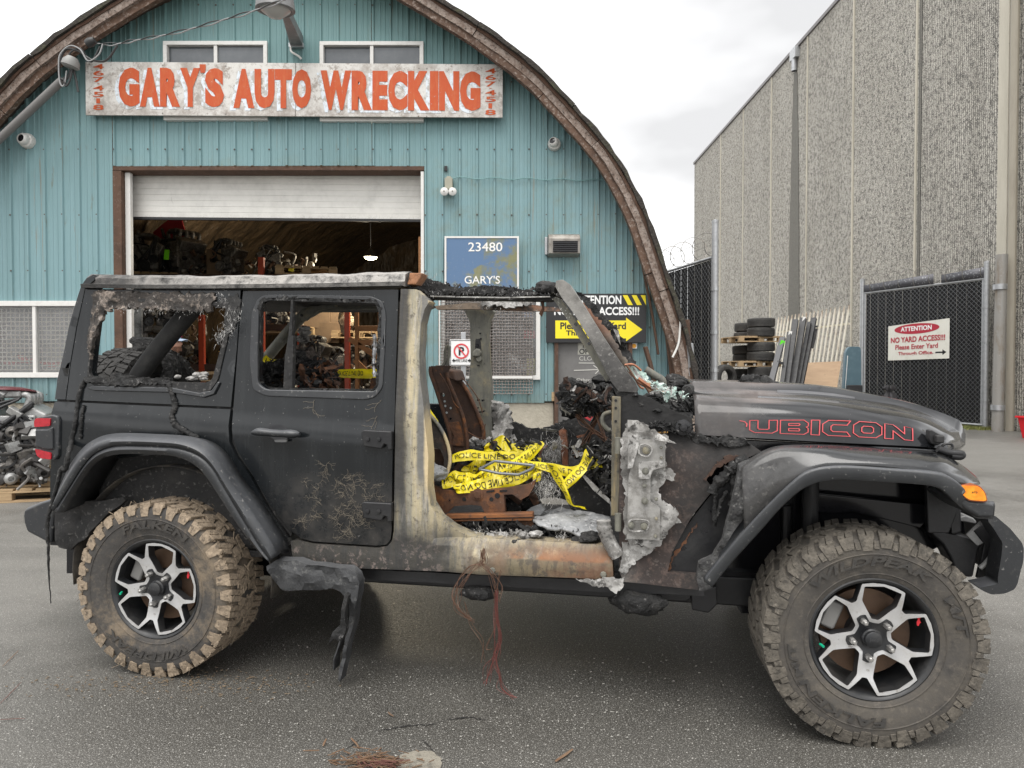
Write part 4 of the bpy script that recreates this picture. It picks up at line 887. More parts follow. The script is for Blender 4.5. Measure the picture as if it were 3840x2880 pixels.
OLIV = M('burnt_bare_steel', (.27, .25, .19), .66, .0, layers=[
    dict(noise=(3, .42, .56), st=(8, 3, .6), col=(.46, .39, .25), ro=.78, w=1, amt=.85), dict(noise=(4, .50, .62), st=(10, 3, .5), col=(.13, .13, .122), amt=.85, w=1),
    dict(noise=(10, .52, .60), st=(5, 3, 1), col=(.36, .335, .30), amt=.6, w=1), dict(noise=(26, .55, .60), col=(.09, .075, .055), amt=.7, w=1, ro=.8),
    dict(x=(1.204, 1.222, .03, 5), x2=(1.256, 1.238, .03, 5), z=(.85, .95), col=(.13, .13, .128), amt=.85), dict(x=(1.238, 1.252, .022, 5), z=(.80, .95), col=(.66, .52, .30), amt=.75),
    dict(x=(1.175, 1.145, .05, 6), z=(.62, .9), col=(.030, .029, .029), amt=.93),
    dict(z=(.70, .62, .05, 5), x=(1.34, 1.48, .3, 3), noise=(9, .25, .52), col=(.12, .085, .055), amt=.92, w=1), dict(z=(.66, .60, .04, 5), x=(1.50, 1.72, .4, 3), noise=(7, .34, .54), col=(.25, .105, .04), amt=.92, w=1),
    dict(z=(.604, .592, .008, 5), x=(1.58, 1.63, .10, 7), col=(.135, .115, .070), amt=.9), dict(z=(.604, .592, .008, 5), x=(1.58, 1.63, .1, 7), noise=(9, .46, .58), st=(4, 1, 1), col=(.060, .050, .034), amt=.85, w=1),
    dict(z=(.72, .50), x=(1.66, 1.92, .3, 4), noise=(8, .36, .54), col=(.12, .055, .03), amt=.92, w=1), dict(z=(.75, .5), x=(1.3, 1.42, .2, 4), noise=(12, .52, .60), col=(.045, .037, .030), amt=.9, w=1),
    dict(z=(.545, .520, .03, 6), noise=(8, .30, .52), col=(.065, .054, .036), amt=.9, w=1),
    dict(x=(1.50, 1.30, .22, 6), z=(.80, .62, .22, 5), col=(.026, .025, .024), amt=.95), dict(z=(.72, .52, .16, 6), x=(1.46, 1.20, .24, 7), noise=(24, .54, .60), col=(.30, .235, .21), ro=.75, amt=.5, w=1)], bump=(30, .004))
OLIV2 = M('heat_greyed_steel', (.20, .195, .16), .65, .2, layers=[dict(noise=(5, .42, .62), st=(4, 4, 1), col=(.11, .11, .10)), dict(noise=(9, .55, .68), col=(.30, .26, .17)), dict(noise=(20, .62, .7), col=(.05, .05, .05))], bump=(40, .002))
OLIV3 = M('olive_scorched_post', (.20, .17, .105), .7, .1, layers=[dict(noise=(5, .40, .64), st=(5, 5, 1), col=(.10, .095, .08)), dict(noise=(4, .50, .66), st=(9, 9, .8), col=(.30, .225, .11)), dict(noise=(18, .56, .68), col=(.05, .048, .045))], bump=(40, .002))
ASHS = M('ashen_aluminium', (.33, .322, .308), .75, .1, layers=[dict(noise=(6, .44, .58), col=(.19, .182, .17), w=1), dict(noise=(22, .52, .62), col=(.55, .54, .52), w=1, amt=.8), dict(noise=(13, .57, .63), col=(.055, .052, .048), w=1), dict(noise=(50, .58, .66), col=(.10, .098, .093), amt=.7)], bump=(28, .006))
COWL = M('scorched_brown_panel', (.058, .042, .037), .75, layers=[dict(noise=(4, .40, .66), col=(.028, .024, .023)), dict(noise=(30, .48, .60), col=(.115, .080, .066), amt=.8, w=1), dict(noise=(60, .57, .68), col=(.15, .13, .115), amt=.5), dict(z=(1.02, 1.14, .16, 5), col=(.014, .0135, .0135)), dict(z=(.66, .48, .16, 5), x=(2.22, 2.0, .2, 5), noise=(12, .2, .5), col=(.22, .215, .20), amt=.8), dict(x=(2.22, 2.46, .24, 5), col=(.022, .0205, .0195), amt=.85)], bump=(40, .003))
AINS = M('grey_insulation_felt', (.34, .345, .35), .95, layers=[dict(noise=(6, .45, .62), col=(.22, .225, .23)), dict(noise=(12, .58, .66), col=(.045, .043, .042)), dict(noise=(40, .55, .65), col=(.50, .50, .50), amt=.6)], bump=(40, .010, 7))
ROOFM = M('ash_covered_roof', (.035, .034, .033), .75, layers=[dict(x=(-.5, .3, .6, 3), noise=(14, .40, .56), col=(.46, .44, .41), up=(-.6, .35), det=10, ro=.78), dict(noise=(24, .48, .64), col=(.24, .225, .21), up=(-.2, .6), det=9, amt=.8), dict(noise=(14, .54, .68), col=(.09, .075, .068), amt=.7, det=9, ro=.75)], bump=(30, .008, 7))
FIBR = M('pale_glass_fibre', (.56, .55, .53), .9, layers=[dict(noise=(18, .5, .62), col=(.32, .30, .28))])
TAPE = M('yellow_barrier_tape', (.80, .66, .015), .32, layers=[dict(noise=(9, .5, .7), col=(.66, .53, .01)), dict(noise=(20, .64, .7), col=(.35, .29, .04), amt=.6)], spec=.6, bump=(14, .006, 3))
TINK = paint('tape_black_print', (.02, .02, .018), .5)
COPP = M('scorched_copper', (.34, .14, .075), .5, .5, layers=[dict(noise=(10, .45, .6), col=(.14, .065, .045)), dict(noise=(25, .56, .66), col=(.5, .32, .24))])
def tyremat(name, mud, amt):
    lo = .62-amt*.40
    return M(name, (.026, .025, .024), .75, layers=[dict(noise=(22, .30, .62), col=tuple(q*.42 for q in mud), rough=.9), dict(noise=(5, lo-.06, lo+.16), col=tuple(q*.72 for q in mud), rough=.97, ro=.75), dict(noise=(16, lo, lo+.18), col=mud, rough=.97, ro=.8), dict(noise=(60, lo+.10, lo+.26), col=tuple(q*1.3 for q in mud), rough=.97, ro=.8, det=6), dict(noise=(48, .55, .68), col=(.03, .028, .025), amt=.6)], bump=(45, .008, 7))
TYF = tyremat('dusty_tread_rubber', (.165, .146, .120), .44); TYR = tyremat('mud_caked_rubber', (.27, .212, .152), .66); TYB = tyremat('burnt_rubber', (.05, .048, .045), .2)
SIDEF = M('dusty_sidewall_rubber', (.060, .055, .050), .8, layers=[dict(noise=(6, .42, .65), col=(.10, .088, .072), rough=.95), dict(noise=(30, .54, .66), col=(.155, .135, .11), amt=.6), dict(noise=(9, .56, .66), col=(.032, .031, .030), amt=.7)], bump=(60, .002))
SIDER = M('muddy_sidewall_rubber', (.055, .051, .047), .85, layers=[dict(noise=(3, .50, .60), col=(.20, .158, .112), rough=.97, det=9, ro=.75), dict(noise=(30, .54, .66), col=(.13, .11, .088), amt=.7), dict(noise=(9, .56, .66), col=(.030, .029, .028), amt=.7)], bump=(50, .004))
ALLOY = M('machined_alloy', (.56, .56, .56), .38, .45, layers=[dict(noise=(16, .50, .70), col=(.34, .31, .27), rough=.7, amt=.6), dict(noise=(7, .5, .75), col=(.46, .45, .43), rough=.5), dict(noise=(45, .64, .72), col=(.22, .19, .16), amt=.6)])
RIMB = M('black_rim_paint', (.016, .017, .019), .38, layers=[dict(noise=(9, .48, .7), col=(.05, .048, .045), rough=.75)])
LUG = M('lug_nut_chrome', (.50, .49, .47), .3, .8)
LETR = M('raised_rubber_lettering', (.035, .033, .031), .65, layers=[dict(noise=(20, .45, .65), col=(.075, .067, .057))])

JEEP = empty('burnt_car', JO, -TH, 'burnt out black four door off-road car without its front passenger door', 'car')
def jpart(mb, name, mat, parent=None, **k): return mb.build(name, mat, parent or JEEP, **k)
def K5(p): return T(1440, 1000, .5, p)
def C4(p): return T(0, 950, .4973, p)
def C5(p): return T(800, 950, .4069, p)
def C4B(p): return T(1450, 1500, .4069, p)
def C9(p): return T(900, 1900, .6329, p)
def C22(p): return T(2200, 1350, .5725, p)
def C24(p): return T(2440, 1380, .3617, p)
def C7(p): return T(2440, 950, .6329, p)
def C32(p): return T(3200, 1700, .2893, p)
def C1B(p): return T(0, 1450, .5425, p)
def C3B(p): return T(0, 1460, .2532, p)
def C27(p): return T(2700, 1850, .6209, p)
def conv(u, v, yf):
    y = yf if not callable(yf) else -.75
    for _ in range(5):
        p = jp(u, v, y)
        if not callable(yf): return p
        y = yf(p.x, p.z)
    return p
def plate(name, uv, yf, th, mat, holes=(), r=0, bevel=.004, step=None, lines=(), wob=0, wsc=6, parent=None, smooth=35, rh=None, jag=0, label=None, seg=2):
    f = yf if callable(yf) else (lambda x, z: yf)
    def P(q): return [(p.x, p.z) for p in (conv(u, v, yf) for u, v in q)]
    poly = P(uv); hs = [P(h) for h in holes]
    if r: poly = rpoly(poly, r)
    if rh: hs = [rpoly(h, rh, 5) for h in hs]
    if jag:
        V = [Vector((p[0], 0, p[1])) for p in poly]; Ln = sum((b-a).length for a, b in zip(V, V[1:]+[V[0]])); V = resample(V, max(8, int(Ln/(jag*.5))), True)
        poly = [(p.x+jag*(.8*n3(p.x*50, p.z*50, 2)+random.uniform(-.22, .22)), p.z+jag*(.8*n3(p.x*50, 7, p.z*50)+random.uniform(-.22, .22))) for i, p in enumerate(V)]
    m = MB()
    def fn(x, z, s):
        y = f(x, z)+(th if s else 0)
        if wob: y += wob*(noise.noise(Vector((x*wsc, 3, z*wsc)))+.5*noise.noise(Vector((x*wsc*2.7, 9, z*wsc*2.7))))
        return Vector((x, y, z))
    m.prism(poly, fn, hs, step, [P(l) for l in lines])
    return jpart(m, name, mat, parent, bevel=bevel, smooth=smooth, seg=seg, label=label)
def clump(c, rad, seed=0, amp=.35, sc=9, n=26, mb=None):
    m = mb or MB(); rows = []; c = Vector(c)
    for i in range(n//2+1):
        t = PI*i/(n//2); row = []
        for k in range(n):
            a = 2*PI*k/n; d = Vector((math.sin(t)*math.cos(a), math.sin(t)*math.sin(a), math.cos(t)))
            q = Vector((d.x*rad[0], d.y*rad[1], d.z*rad[2])); w_ = (c+q)*sc+Vector((seed*7.3, seed, 0))
            row.append(c+q*(1+amp*(.8*noise.noise(w_)+.55*(.6-2*abs(noise.noise(w_*2.3)))+.45*(.5-2*abs(noise.noise(w_*4.9)))+.2*noise.noise(w_*10))))
        rows.append(row)
    m.grid(rows, closeu=True); return m
def belt(x): return 1.253-.056*(x+.651)
def ybody(x, z):
    d = belt(x)-z
    if d < 0: return -.753+.115*(-d)
    if d < .06: return -.775+.022*(1-d/.06)
    return -.775+.03*max(0, (.85-z)/.4)**2
def loftc(name, curves, n, mat, parent=None, smooth=50, solid=0, cm=4, bevel=0):     # curves: list of 3D polylines, resampled to n
    R = [resample(catmull(c, cm), n) for c in curves]; m = MB(); m.grid(R)
    return jpart(m, name, mat, parent, smooth=smooth, solid=solid, bevel=bevel)
def crv(uv, y): return [conv(u, v, y if not isinstance(y, (list, tuple)) else y[i]) for i, (u, v) in enumerate(uv)]

# ---- wheels
def make_wheel(tread, side, mud=0, brake=True, letters=()):
    W = empty('wheel', parent=JEEP)
    R, hw = .3995, .14
    pr = [(.222, -.112), (.232, -.122), (.250, -.128), (.285, -.137), (.320, -.141), (.350, -.1395), (.368, -.135), (.380, -.125), (.3865, -.10), (.388, 0), (.3865, .10), (.380, .125), (.350, .139), (.300, .140), (.250, .128), (.222, .112)]
    m = MB(); m.lathe(pr, (0, 0, 0), (0, 1, 0), 96)
    m.lathe([(.247, -.127), (.250, -.1315), (.254, -.1275)], (0, 0, 0), (0, 1, 0), 96); m.lathe([(.322, -.140), (.325, -.1445), (.328, -.140)], (0, 0, 0), (0, 1, 0), 96)
    m.build('tyre', side, W, smooth=40)
    m = MB(); N = 34; random.seed(11)
    def pol(r, a, y): 
        e = 1+(.010*mud*noise.noise(Vector((r*math.cos(a)*22, y*22, r*math.sin(a)*22))))
        return Vector((r*math.cos(a)*e, y*(1+.03*mud*noise.noise(Vector((a*9, r*30, y*9)))), r*math.sin(a)*e))
    def block(a0, a1, y0, y1, rb, rt, sk=0, ch=.10, yb=None):
        # tapered block: y0 outer, y1 inner edge; sk = skew along the turn
        vs = []
        for (r, c) in ((rb, 0), (rt, ch)):
            for (aa, yy, s_) in ((a0, y0, 0), (a1, y0, 0), (a1, y1, sk), (a0, y1, sk)):
                am = (a0+a1)/2; ym = (y0+y1)/2
                vs.append(pol(r, am+(aa-am)*(1-c)+s_, ym+(yy-ym)*(1-c*.6)))
        m.add(vs, [[3, 2, 1, 0], [4, 5, 6, 7], [0, 1, 5, 4], [1, 2, 6, 5], [2, 3, 7, 6], [3, 0, 4, 7]])
    da = 2*PI/N
    for s in (-1, 1):
        for k in range(N):
            a = k*da+(0 if s < 0 else da/2); lg = k % 2
            w0, w1 = a-.40*da, a+.36*da; o = .137 if lg else .133
            block(w0, a-.03*da, s*o, s*.060, .380, R, s*.05, .05); block(a+.01*da, w1, s*(o-.002), s*.066, .380, R-.001, s*.05, .05)
            vs = []; r0 = .338 if lg else .350                                                     # lug running down the sidewall
            for (r, y, e) in ((R-.005, .133, .34), (.374, .1405, .34), (r0, .1440, .26)):
                for q in (-1, 1): vs.append(pol(r, a+q*e*da, s*y))
            for (r, y, e) in ((R-.012, .116, .30), (.368, .128, .30), (r0, .136, .22)):
                for q in (-1, 1): vs.append(pol(r, a+q*e*da, s*y))
            m.add(vs, [[0, 1, 3, 2], [2, 3, 5, 4], [0, 2, 8, 6], [1, 7, 9, 3], [2, 4, 10, 8], [3, 9, 11, 5], [4, 5, 11, 10], [0, 6, 7, 1]])
            b = a+.5*da
            if s < 0 and mud < .5: 
                vs = [pol(r, b+q*.13*da, s*y) for r, y in ((.372, .1405), (.346, .1455)) for q in (-1, 1)]+[pol(r, b+q*.16*da, s*y) for r, y in ((.373, .132), (.345, .137)) for q in (-1, 1)]
                m.add(vs, [[0, 1, 3, 2], [0, 2, 6, 4], [1, 5, 7, 3], [2, 3, 7, 6], [0, 4, 5, 1]])
            block(a+.06*da, a+.60*da, s*.057, s*.004, .380, R-.001, s*(.06 if lg else -.03), .06)
            block(a+.63*da, a+1.0*da, s*.058, s*.014, .380, R-.002, s*-.05, .06)
    if mud > .5:
        for k in range(520):
            a = random.uniform(0, 2*PI); y = random.choice((-1, 1))*random.uniform(.03, .142) if random.random() < .7 else random.uniform(-.14, .14)
            r = R-.012 if abs(y) < .13 else random.uniform(.33, .40); q = pol(r, a, y*1.0); sz = random.uniform(.003, .010)
            clump(q, (sz, sz, sz), k, .5, 30, 6, m)
        for k in range(140):
            a = random.uniform(0, 2*PI); y = random.uniform(-.14, .1); q = pol(R-.004, a, y); e = pol(R+random.uniform(.0, .022), a+random.uniform(-.1, .1), y+random.uniform(-.03, .03)); m.bar(q, e, .0025, .0015)
    for i, p in enumerate(m.v):
        pass
    m.build('tread', tread, W, smooth=25, kind='stuff')
    for (s_, ac, span, r0, r1, flip) in letters:
        m = MB()
        def lf(x, y):
            r = r0+(r1-r0)*y; a = (ac+span/2-span*x) if not flip else (ac-span/2+span*x); r = r if not flip else r0+(r1-r0)*(1-y)
            yy = -.1455-.0015*(0)+.004*abs((r-.32)/.03)**2*.3
            return Vector((r*math.cos(a), yy, r*math.sin(a)))
        text_on(m, s_, lf, 0, 1, 0, 1, .03, slant=.03); m.build('lettering', LETR, W, smooth=0, solid=.003)
    # rim barrel and face
    m = MB(); m.lathe([(.226, -.116), (.231, -.121), (.226, -.124), (.217, -.119), (.208, -.100), (.200, -.04), (.200, .11), (.226, .116)], (0, 0, 0), (0, 1, 0), 72); m.build('rim_barrel', RIMB, W, smooth=50)
    Rf = .2235; ph0 = math.radians(80)
    outer = []; holes = []
    def rot(a, l, al): return ((a*math.cos(al)-l*math.sin(al))*Rf, (a*math.sin(al)+l*math.cos(al))*Rf)
    for k in range(5):
        al = ph0+k*2*PI/5
        for l, a in ((-.345, .875), (-.18, .93), (0, .948), (.18, .93), (.345, .875)): outer.append(rot(a, l, al))
        for rr, dg in ((.72, 30), (.67, 32.5), (.67, 39.5), (.72, 42)): q = al+math.radians(dg); outer.append((rr*Rf*math.cos(q), rr*Rf*math.sin(q)))
        holes.append(rpoly([rot(a, l, al) for l, a in ((-.300, .845), (0, .908), (.300, .845), (.278, .60), (.055, .315), (-.055, .315), (-.278, .60))], .006, 3))
    outer = rpoly(outer, .004, 2)
    def fy(x, z): r = math.hypot(x, z)/Rf; return -.104-.016*sm(.45, .95, r)+.012*sm(.4, .15, r)
    m = MB(); m.prism(outer, lambda x, z, s: Vector((x, fy(x, z)+(.042 if s else .0025), z)), holes, .02); m.build('spokes', RIMB, W, smooth=40, bevel=.002)
    m = MB(); m.prism(outer, lambda x, z, s: Vector((x, fy(x, z)+(.003 if s else 0), z)), holes, .02); m.build('machined_face', ALLOY, W, smooth=40)
    m = MB(); st = []
    for k in range(5):
        la = ph0+PI/5+k*2*PI/5
        for rr, dg in ((.405, -11.5), (.42, 0), (.405, 11.5), (.27, 19), (.25, 36), (.27, 53)): q = la+math.radians(dg); st.append((rr*Rf*math.cos(q), rr*Rf*math.sin(q)))
    m.prism(rpoly(st, .004, 3), lambda x, z, s: Vector((x, fy(x, z)+(.02 if s else -.0015), z)), (), .015); m.build('hub_star', RIMB, W, smooth=40)
    m = MB(); m.lathe([(0, -.128), (.026, -.127), (.030, -.124), (.031, -.112), (.036, -.108), (.038, -.09)], (0, 0, 0), (0, 1, 0), 32); m.build('centre_cap', RIMB, W, smooth=40)
    m = MB(); text_on(m, 'Jeep', lambda x, z: Vector((x, -.1285, z)), -.017, .017, -.007, .010, .01); m.build('cap_lettering', paint('dull_grey_emboss', (.05, .05, .052), .5), W, smooth=0)
    for k in range(5):
        la = ph0+PI/5+k*2*PI/5; c = Vector((.071*math.cos(la), 0, .071*math.sin(la)))
        m = MB(); m.lathe([(0, -.138), (.006, -.1375), (.0105, -.132), (.012, -.126), (.012, -.10)], c, (0, 1, 0), 6, a0=.3); m.build('lug_nut', LUG, W, smooth=30)
    m = MB(); q = ph0+math.radians(-72+16); c = (.80*Rf*math.cos(q), .80*Rf*math.sin(q)); m.sheet([(c[0]+dx, c[1]+dz) for dx, dz in ((-.006, -.017), (0, -.019), (.003, -.010), (.008, -.006), (.003, .004), (.006, .012), (.001, .019), (-.006, .015), (-.003, .005), (-.007, -.004))], lambda x, z: Vector((x, -.106, z))); m.build('red_mark', paint('small_red_decal', (.60, .02, .03), .5), W, smooth=0)
    m = MB(); m.cyl((-.185, -.106, -.03), (-.178, -.125, -.032), .005, 8); m.build('valve_cap', paint('green_cap', (.01, .40, .22), .4), W)
    if brake:
        m = MB(); m.lathe([(.06, -.03), (.165, -.03), (.165, .0), (.06, .0)], (0, 0, 0), (0, 1, 0), 40, closed=True); m.build('brake_disc', M('rusty_brake_disc', (.16, .10, .065), .5, .5, layers=[dict(noise=(8, .5, .7), col=(.09, .06, .045))]), W, smooth=40)
        m = MB(); m.lathe([(0, -.06), (.06, -.06), (.075, -.03), (.075, .05)], (0, 0, 0), (0, 1, 0), 24); m.build('hub', RIMB, W)
        m = MB(); m.box((-.13, -.045, .07), (.06, .05, .11), rotm(0, .4, 0)); m.build('brake_caliper', M('caliper_grey', (.25, .245, .235), .5, .3), W, bevel=.012)
    return W
wl = (('WILDPEAK', PI/2+.12, 1.55, .283, .318, False), ('M/T', math.radians(22), .50, .283, .320, False), ('FALKEN', math.radians(-115), 1.15, .283, .316, False), ('M/T', math.radians(196), .4, .285, .315, False))
WF = make_wheel(TYF, SIDEF, .25, letters=wl)
WF.location = (3.014, -.757, .398); WF.rotation_euler = (0, 0, math.radians(4.5))
WR_ = make_wheel(TYR, SIDER, 1.0, letters=(('FALKEN', PI/2-.05, 1.15, .283, .320, False), ('WILDPEAK', math.radians(-95), 1.5, .283, .318, False)))
WR_.location = (-.012, -.757, .398); WR_.rotation_euler = (0, 0, 0)
for x, tw in ((3.014, WF), (-.012, WR_)):
    c = copyt(tw, JEEP, (x, .757, .398)); c.rotation_euler = (0, 0, PI)
SPW = empty('spare_wheel', parent=JEEP); SPW.location = (-.80, .02, 1.135); SPW.rotation_euler = (0, 0, PI/2)
for ch in [o for o in bpy.data.objects if o.parent == WR_ and o.name.split('.')[0] in ('tyre', 'tread', 'rim_barrel')]:
    c = ch.copy(); COL.objects.link(c); c.parent = SPW; c.data = c.data.copy(); c.data.materials[0] = TYB

# ---- hardtop, quarter panel
hole = C4([(735, 350), (1200, 372), (1716, 398), (1690, 620), (1600, 950), (1560, 975), (1000, 962), (700, 942), (668, 905), (690, 700)])
plate('hardtop_side', C4([(500, 1104), (532, 850), (582, 560), (645, 268), (1814, 275), (1785, 720), (1740, 1158)]), ybody, .05, PAINT, [hole], step=.045, rh=.05, bevel=.006)
plate('hardtop_corner', C4([(412, 1102), (430, 950), (470, 790), (520, 540), (582, 330), (612, 240), (652, 185), (700, 158), (712, 200), (672, 235), (640, 268), (575, 560), (525, 850), (493, 1104)]), lambda x, z: ybody(x, z)+.25*max(0, -.55-x-.12*(1.85-z)*0)**1.5, .10, PAINT, bevel=.018, step=.05, seg=3)
plate('window_surround', C4([(655, 935), (672, 700), (718, 335), (760, 325), (1700, 372), (1742, 420), (1715, 640), (1640, 960), (1580, 1040), (1500, 1052), (1290, 1012), (700, 1000)]), lambda x, z: ybody(x, z)-.007, .02, SOOT, [hole], rh=.05, bevel=.004, r=.02)
plate('trim_ledge', C4([(652, 1018), (690, 1000), (1290, 1012), (1500, 1052), (1590, 1035), (1640, 965), (1655, 975), (1610, 1062), (1530, 1088), (1280, 1050), (700, 1036)]), lambda x, z: ybody(x, z)-.012, .02, PLAS, bevel=.005)
plate('rear_quarter_panel', C4([(412, 1122), (430, 1118), (1738, 1176), (1722, 1300), (1728, 1420)])+[(885, 1712), (940, 1790), (1000, 1905), (1065, 1999), (1090, 2040), (1060, 2080), (980, 1980), (820, 1760), (640, 1700), (420, 1720), (300, 1850), (250, 1990), (195, 1990), (188, 1800), (193, 1700)], ybody, .03, PAINT, step=.05, bevel=.006, lines=[C4([(440, 1178), (1080, 1205), (1730, 1235)])])
m = MB()
plate('gap_seal', C4([(430, 1095), (1745, 1150), (1745, 1186), (430, 1130)]), lambda x, z: ybody(x, z)+.018, .03, SOOT, bevel=0)
plate('door_seal', [(862, 1560), (905, 1085), (925, 1090), (890, 1560), (880, 1660), (940, 1740), (1100, 1990), (1090, 2010), (900, 1760), (858, 1660)], lambda x, z: ybody(x, z)+.022, .03, SOOT, bevel=0)
# burnt headliner strip sagging into the window, fluffy scraps
plate('sagging_headliner', C4([(690, 285), (1000, 290), (1600, 300), (1640, 320), (1595, 400), (1575, 450), (1400, 430), (1060, 415), (860, 415), (800, 430), (740, 520), (700, 720), (672, 800), (660, 640), (690, 420)]), lambda x, z: ybody(x, z)-.012, .02, M('scorched_headliner', (.045, .038, .033), .85, layers=[dict(noise=(7, .45, .6), col=(.018, .017, .016)), dict(noise=(12, .54, .62), col=(.26, .215, .18)), dict(noise=(30, .58, .66), col=(.45, .40, .36), amt=.7)], bump=(24, .02)), bevel=.004, step=.02, wob=.018, wsc=12, jag=.02)
def tuft(name, pts, n, ln, mat, parent=None, spread=.02, seed=0, r=.0012, down=.3):
    random.seed(seed); m = MB(); n = int(n*.8); ln *= .55; r *= .55
    for k in range(n):
        i = random.randrange(len(pts)-1); p = Vector(pts[i]).lerp(Vector(pts[i+1]), random.random())+Vector([random.gauss(0, spread) for _ in range(3)])
        d = Vector((random.gauss(0, 1), random.gauss(-.4, .7), random.gauss(-down, .8))).normalized(); l = ln*random.uniform(.4, 1.3); b = Vector([random.gauss(0, .35) for _ in range(3)])
        s_, u_ = frame(d); q1 = p+d*l*.5; q2 = p+(d+b*.6).normalized()*l
        m.add([p-s_*r, p+s_*r, q1+s_*r*.8, q1-s_*r*.8, q2], [[0, 1, 2, 3], [3, 2, 4]])
    return jpart(m, name, mat, parent, smooth=0, kind='stuff')
def scraps(name, uvs, y, n, sz, mat, parent=None, seed=0, flat=.3):   # bent flakes and slivers of burnt sheet, too many to count
    random.seed(seed); us = [p[0] for p in uvs]; vs = [p[1] for p in uvs]; m = MB(); k = 0
    while k < n:
        u, v = random.uniform(min(us), max(us)), random.uniform(min(vs), max(vs))
        if not inside((u, v), uvs): continue
        p = jp(u, v, random.uniform(*y)); k += 1
        a = Vector([random.gauss(0, 1) for _ in range(3)]).normalized(); b = a.cross(Vector([random.gauss(0, 1) for _ in range(3)])).normalized(); c = a.cross(b)
        l = sz*random.uniform(.5, 1.8); w_ = sz*random.uniform(.12, flat*2.2); bend = random.uniform(-.6, .6)
        rows = []
        for i in range(5):
            t = i/4-.5; q = p+a*l*t+c*bend*l*(t*t-.1); ww = w_*(1-.5*abs(t)+random.uniform(-.25, .25)); rows.append([q-b*ww*.5, q+c*w_*.15*random.uniform(-1, 1), q+b*ww*.5])
        m.grid(rows)
    return jpart(m, name, mat, parent, smooth=0, kind='stuff', solid=.002)
tuft('fibre_shreds', crv(C4([(1640, 300), (1780, 480), (1720, 570), (1640, 650)]), -.755), 420, .05, FIBR, seed=1, spread=.016)
tuft('fibre_shreds', crv(C4([(840, 425), (1100, 430), (1280, 440), (1560, 440)]), -.73), 220, .03, FIBR, seed=2, spread=.012)
plate('torn_lining', C4([(1590, 380), (1790, 300), (1810, 420), (1790, 520), (1720, 620), (1640, 690), (1625, 640), (1690, 560), (1710, 430), (1680, 400), (1600, 420)]), lambda x, z: ybody(x, z)-.010, .02, SOOT, bevel=.003, step=.02, wob=.02, wsc=14, jag=.02)
# ---- roof of the rear half
top = [(352, 1029), (560, 1033), (800, 1035), (1200, 1028), (1400, 1023), (1534, 1019)]; gut = [(328, 1079), (560, 1082), (800, 1082), (1200, 1078), (1400, 1074), (1520, 1072)]
n = 40; A = resample(crv(top, -.60), n); G = resample(crv(gut, -.70), n); rows = []
for a, g in zip(A, G):
    x = (a.x+g.x)/2
    sec = [Vector((x, -.685, g.z)), Vector((x, -.712, g.z)), Vector((x, -.715, g.z+.018)), Vector((x, -.685, g.z+.022)), Vector((x, -.680, g.z+.026)), Vector((x, -.672, g.z+.055)), Vector((x, -.645, a.z-.010)), Vector((x, -.60, a.z)), Vector((x, -.4, a.z+.012)), Vector((x, 0, a.z+.018)), Vector((x, .4, a.z+.012)), Vector((x, .62, a.z)), Vector((x, .67, g.z+.03)), Vector((x, .68, g.z)), Vector((x, .60, g.z+.012)), Vector((x, 0, a.z-.01)), Vector((x, -.60, g.z+.012))]
    for q in sec[4:8]: q += Vector((0, .008*n3(q.x*9, q.z*30, 0), .008*n3(q.x*8, q.y*20, 4)))
    for q in sec:
        if q.y > -.6: q.x = min(q.x, 1.13-.62*sm(-.6, .5, q.y)) if q.x > .3 else q.x
    rows.append(sec)
m = MB(); m.grid(rows, closeu=True); k = len(rows[0]); m.f += [list(range(k)), [(n-1)*k+i for i in range(k)][::-1]]
jpart(m, 'roof', ROOFM, smooth=45)
plate('roof_rear_corner', C4([(660, 235), (700, 158), (735, 158), (740, 245)]), -.66, .12, PAINT, bevel=.012)
# ---- rear door
win = C5([(418, 520), (440, 440), (500, 416), (700, 414), (1430, 432), (1515, 455), (1545, 540), (1545, 700), (1518, 1225), (1480, 1272), (480, 1256), (408, 1200), (405, 900)])
DO = empty('rear_door', parent=JEEP)
dout = [(912, 1092), (1494, 1086), (1484, 1398), (1474, 1640), (1468, 1990), (1464, 2024), (1448, 2042), (1410, 2046), (1172, 2030), (1128, 2018), (1085, 1985), (1010, 1888), (945, 1778), (890, 1690), (873, 1640), (874, 1550), (900, 1200)]
plate('door_skin', dout, ybody, .045, PAINT, [win], step=.04, rh=.03, bevel=.007, parent=DO, lines=[[(878, 1580), (1180, 1592), (1476, 1598)]])
wout = C5([(330, 1000), (345, 560), (400, 420), (470, 378), (830, 380), (1450, 392), (1560, 440), (1592, 560), (1580, 900), (1560, 1240), (1490, 1330), (1400, 1352), (480, 1318), (360, 1260)])
plate('window_surround', wout, lambda x, z: ybody(x, z)-.006, .02, PLAS, [win], rh=.03, r=.02, bevel=.005, parent=DO)
plate('window_divider', C5([(712, 425), (735, 425), (722, 760), (738, 760), (725, 1262), (640, 1260), (655, 960), (690, 745)]), -.70, .03, SOOT, bevel=.004, parent=DO)
plate('inner_window_lip', C5([(395, 520), (420, 430), (500, 400), (1520, 440), (1560, 540), (1530, 1240), (1485, 1290), (475, 1270), (390, 1210)]), -.70, .02, CHAR, [C5([(440, 530), (460, 450), (510, 432), (1490, 460), (1522, 540), (1497, 1210), (1465, 1252), (490, 1238), (430, 1190)])], bevel=0, parent=DO, jag=.02, step=.02, wob=.012, wsc=20)
m = MB(); hz = crv(C1B([(1745, 318), (1800, 312), (1900, 322), (2000, 326), (2070, 330)]), -.815); m.tube(resample(catmull(hz, 5), 12), [.012, .024, .027, .025, .024, .024, .024, .024, .026, .028, .025, .012], 12, sq=.7); jpart(m, 'door_handle', PLAS, DO, smooth=60)
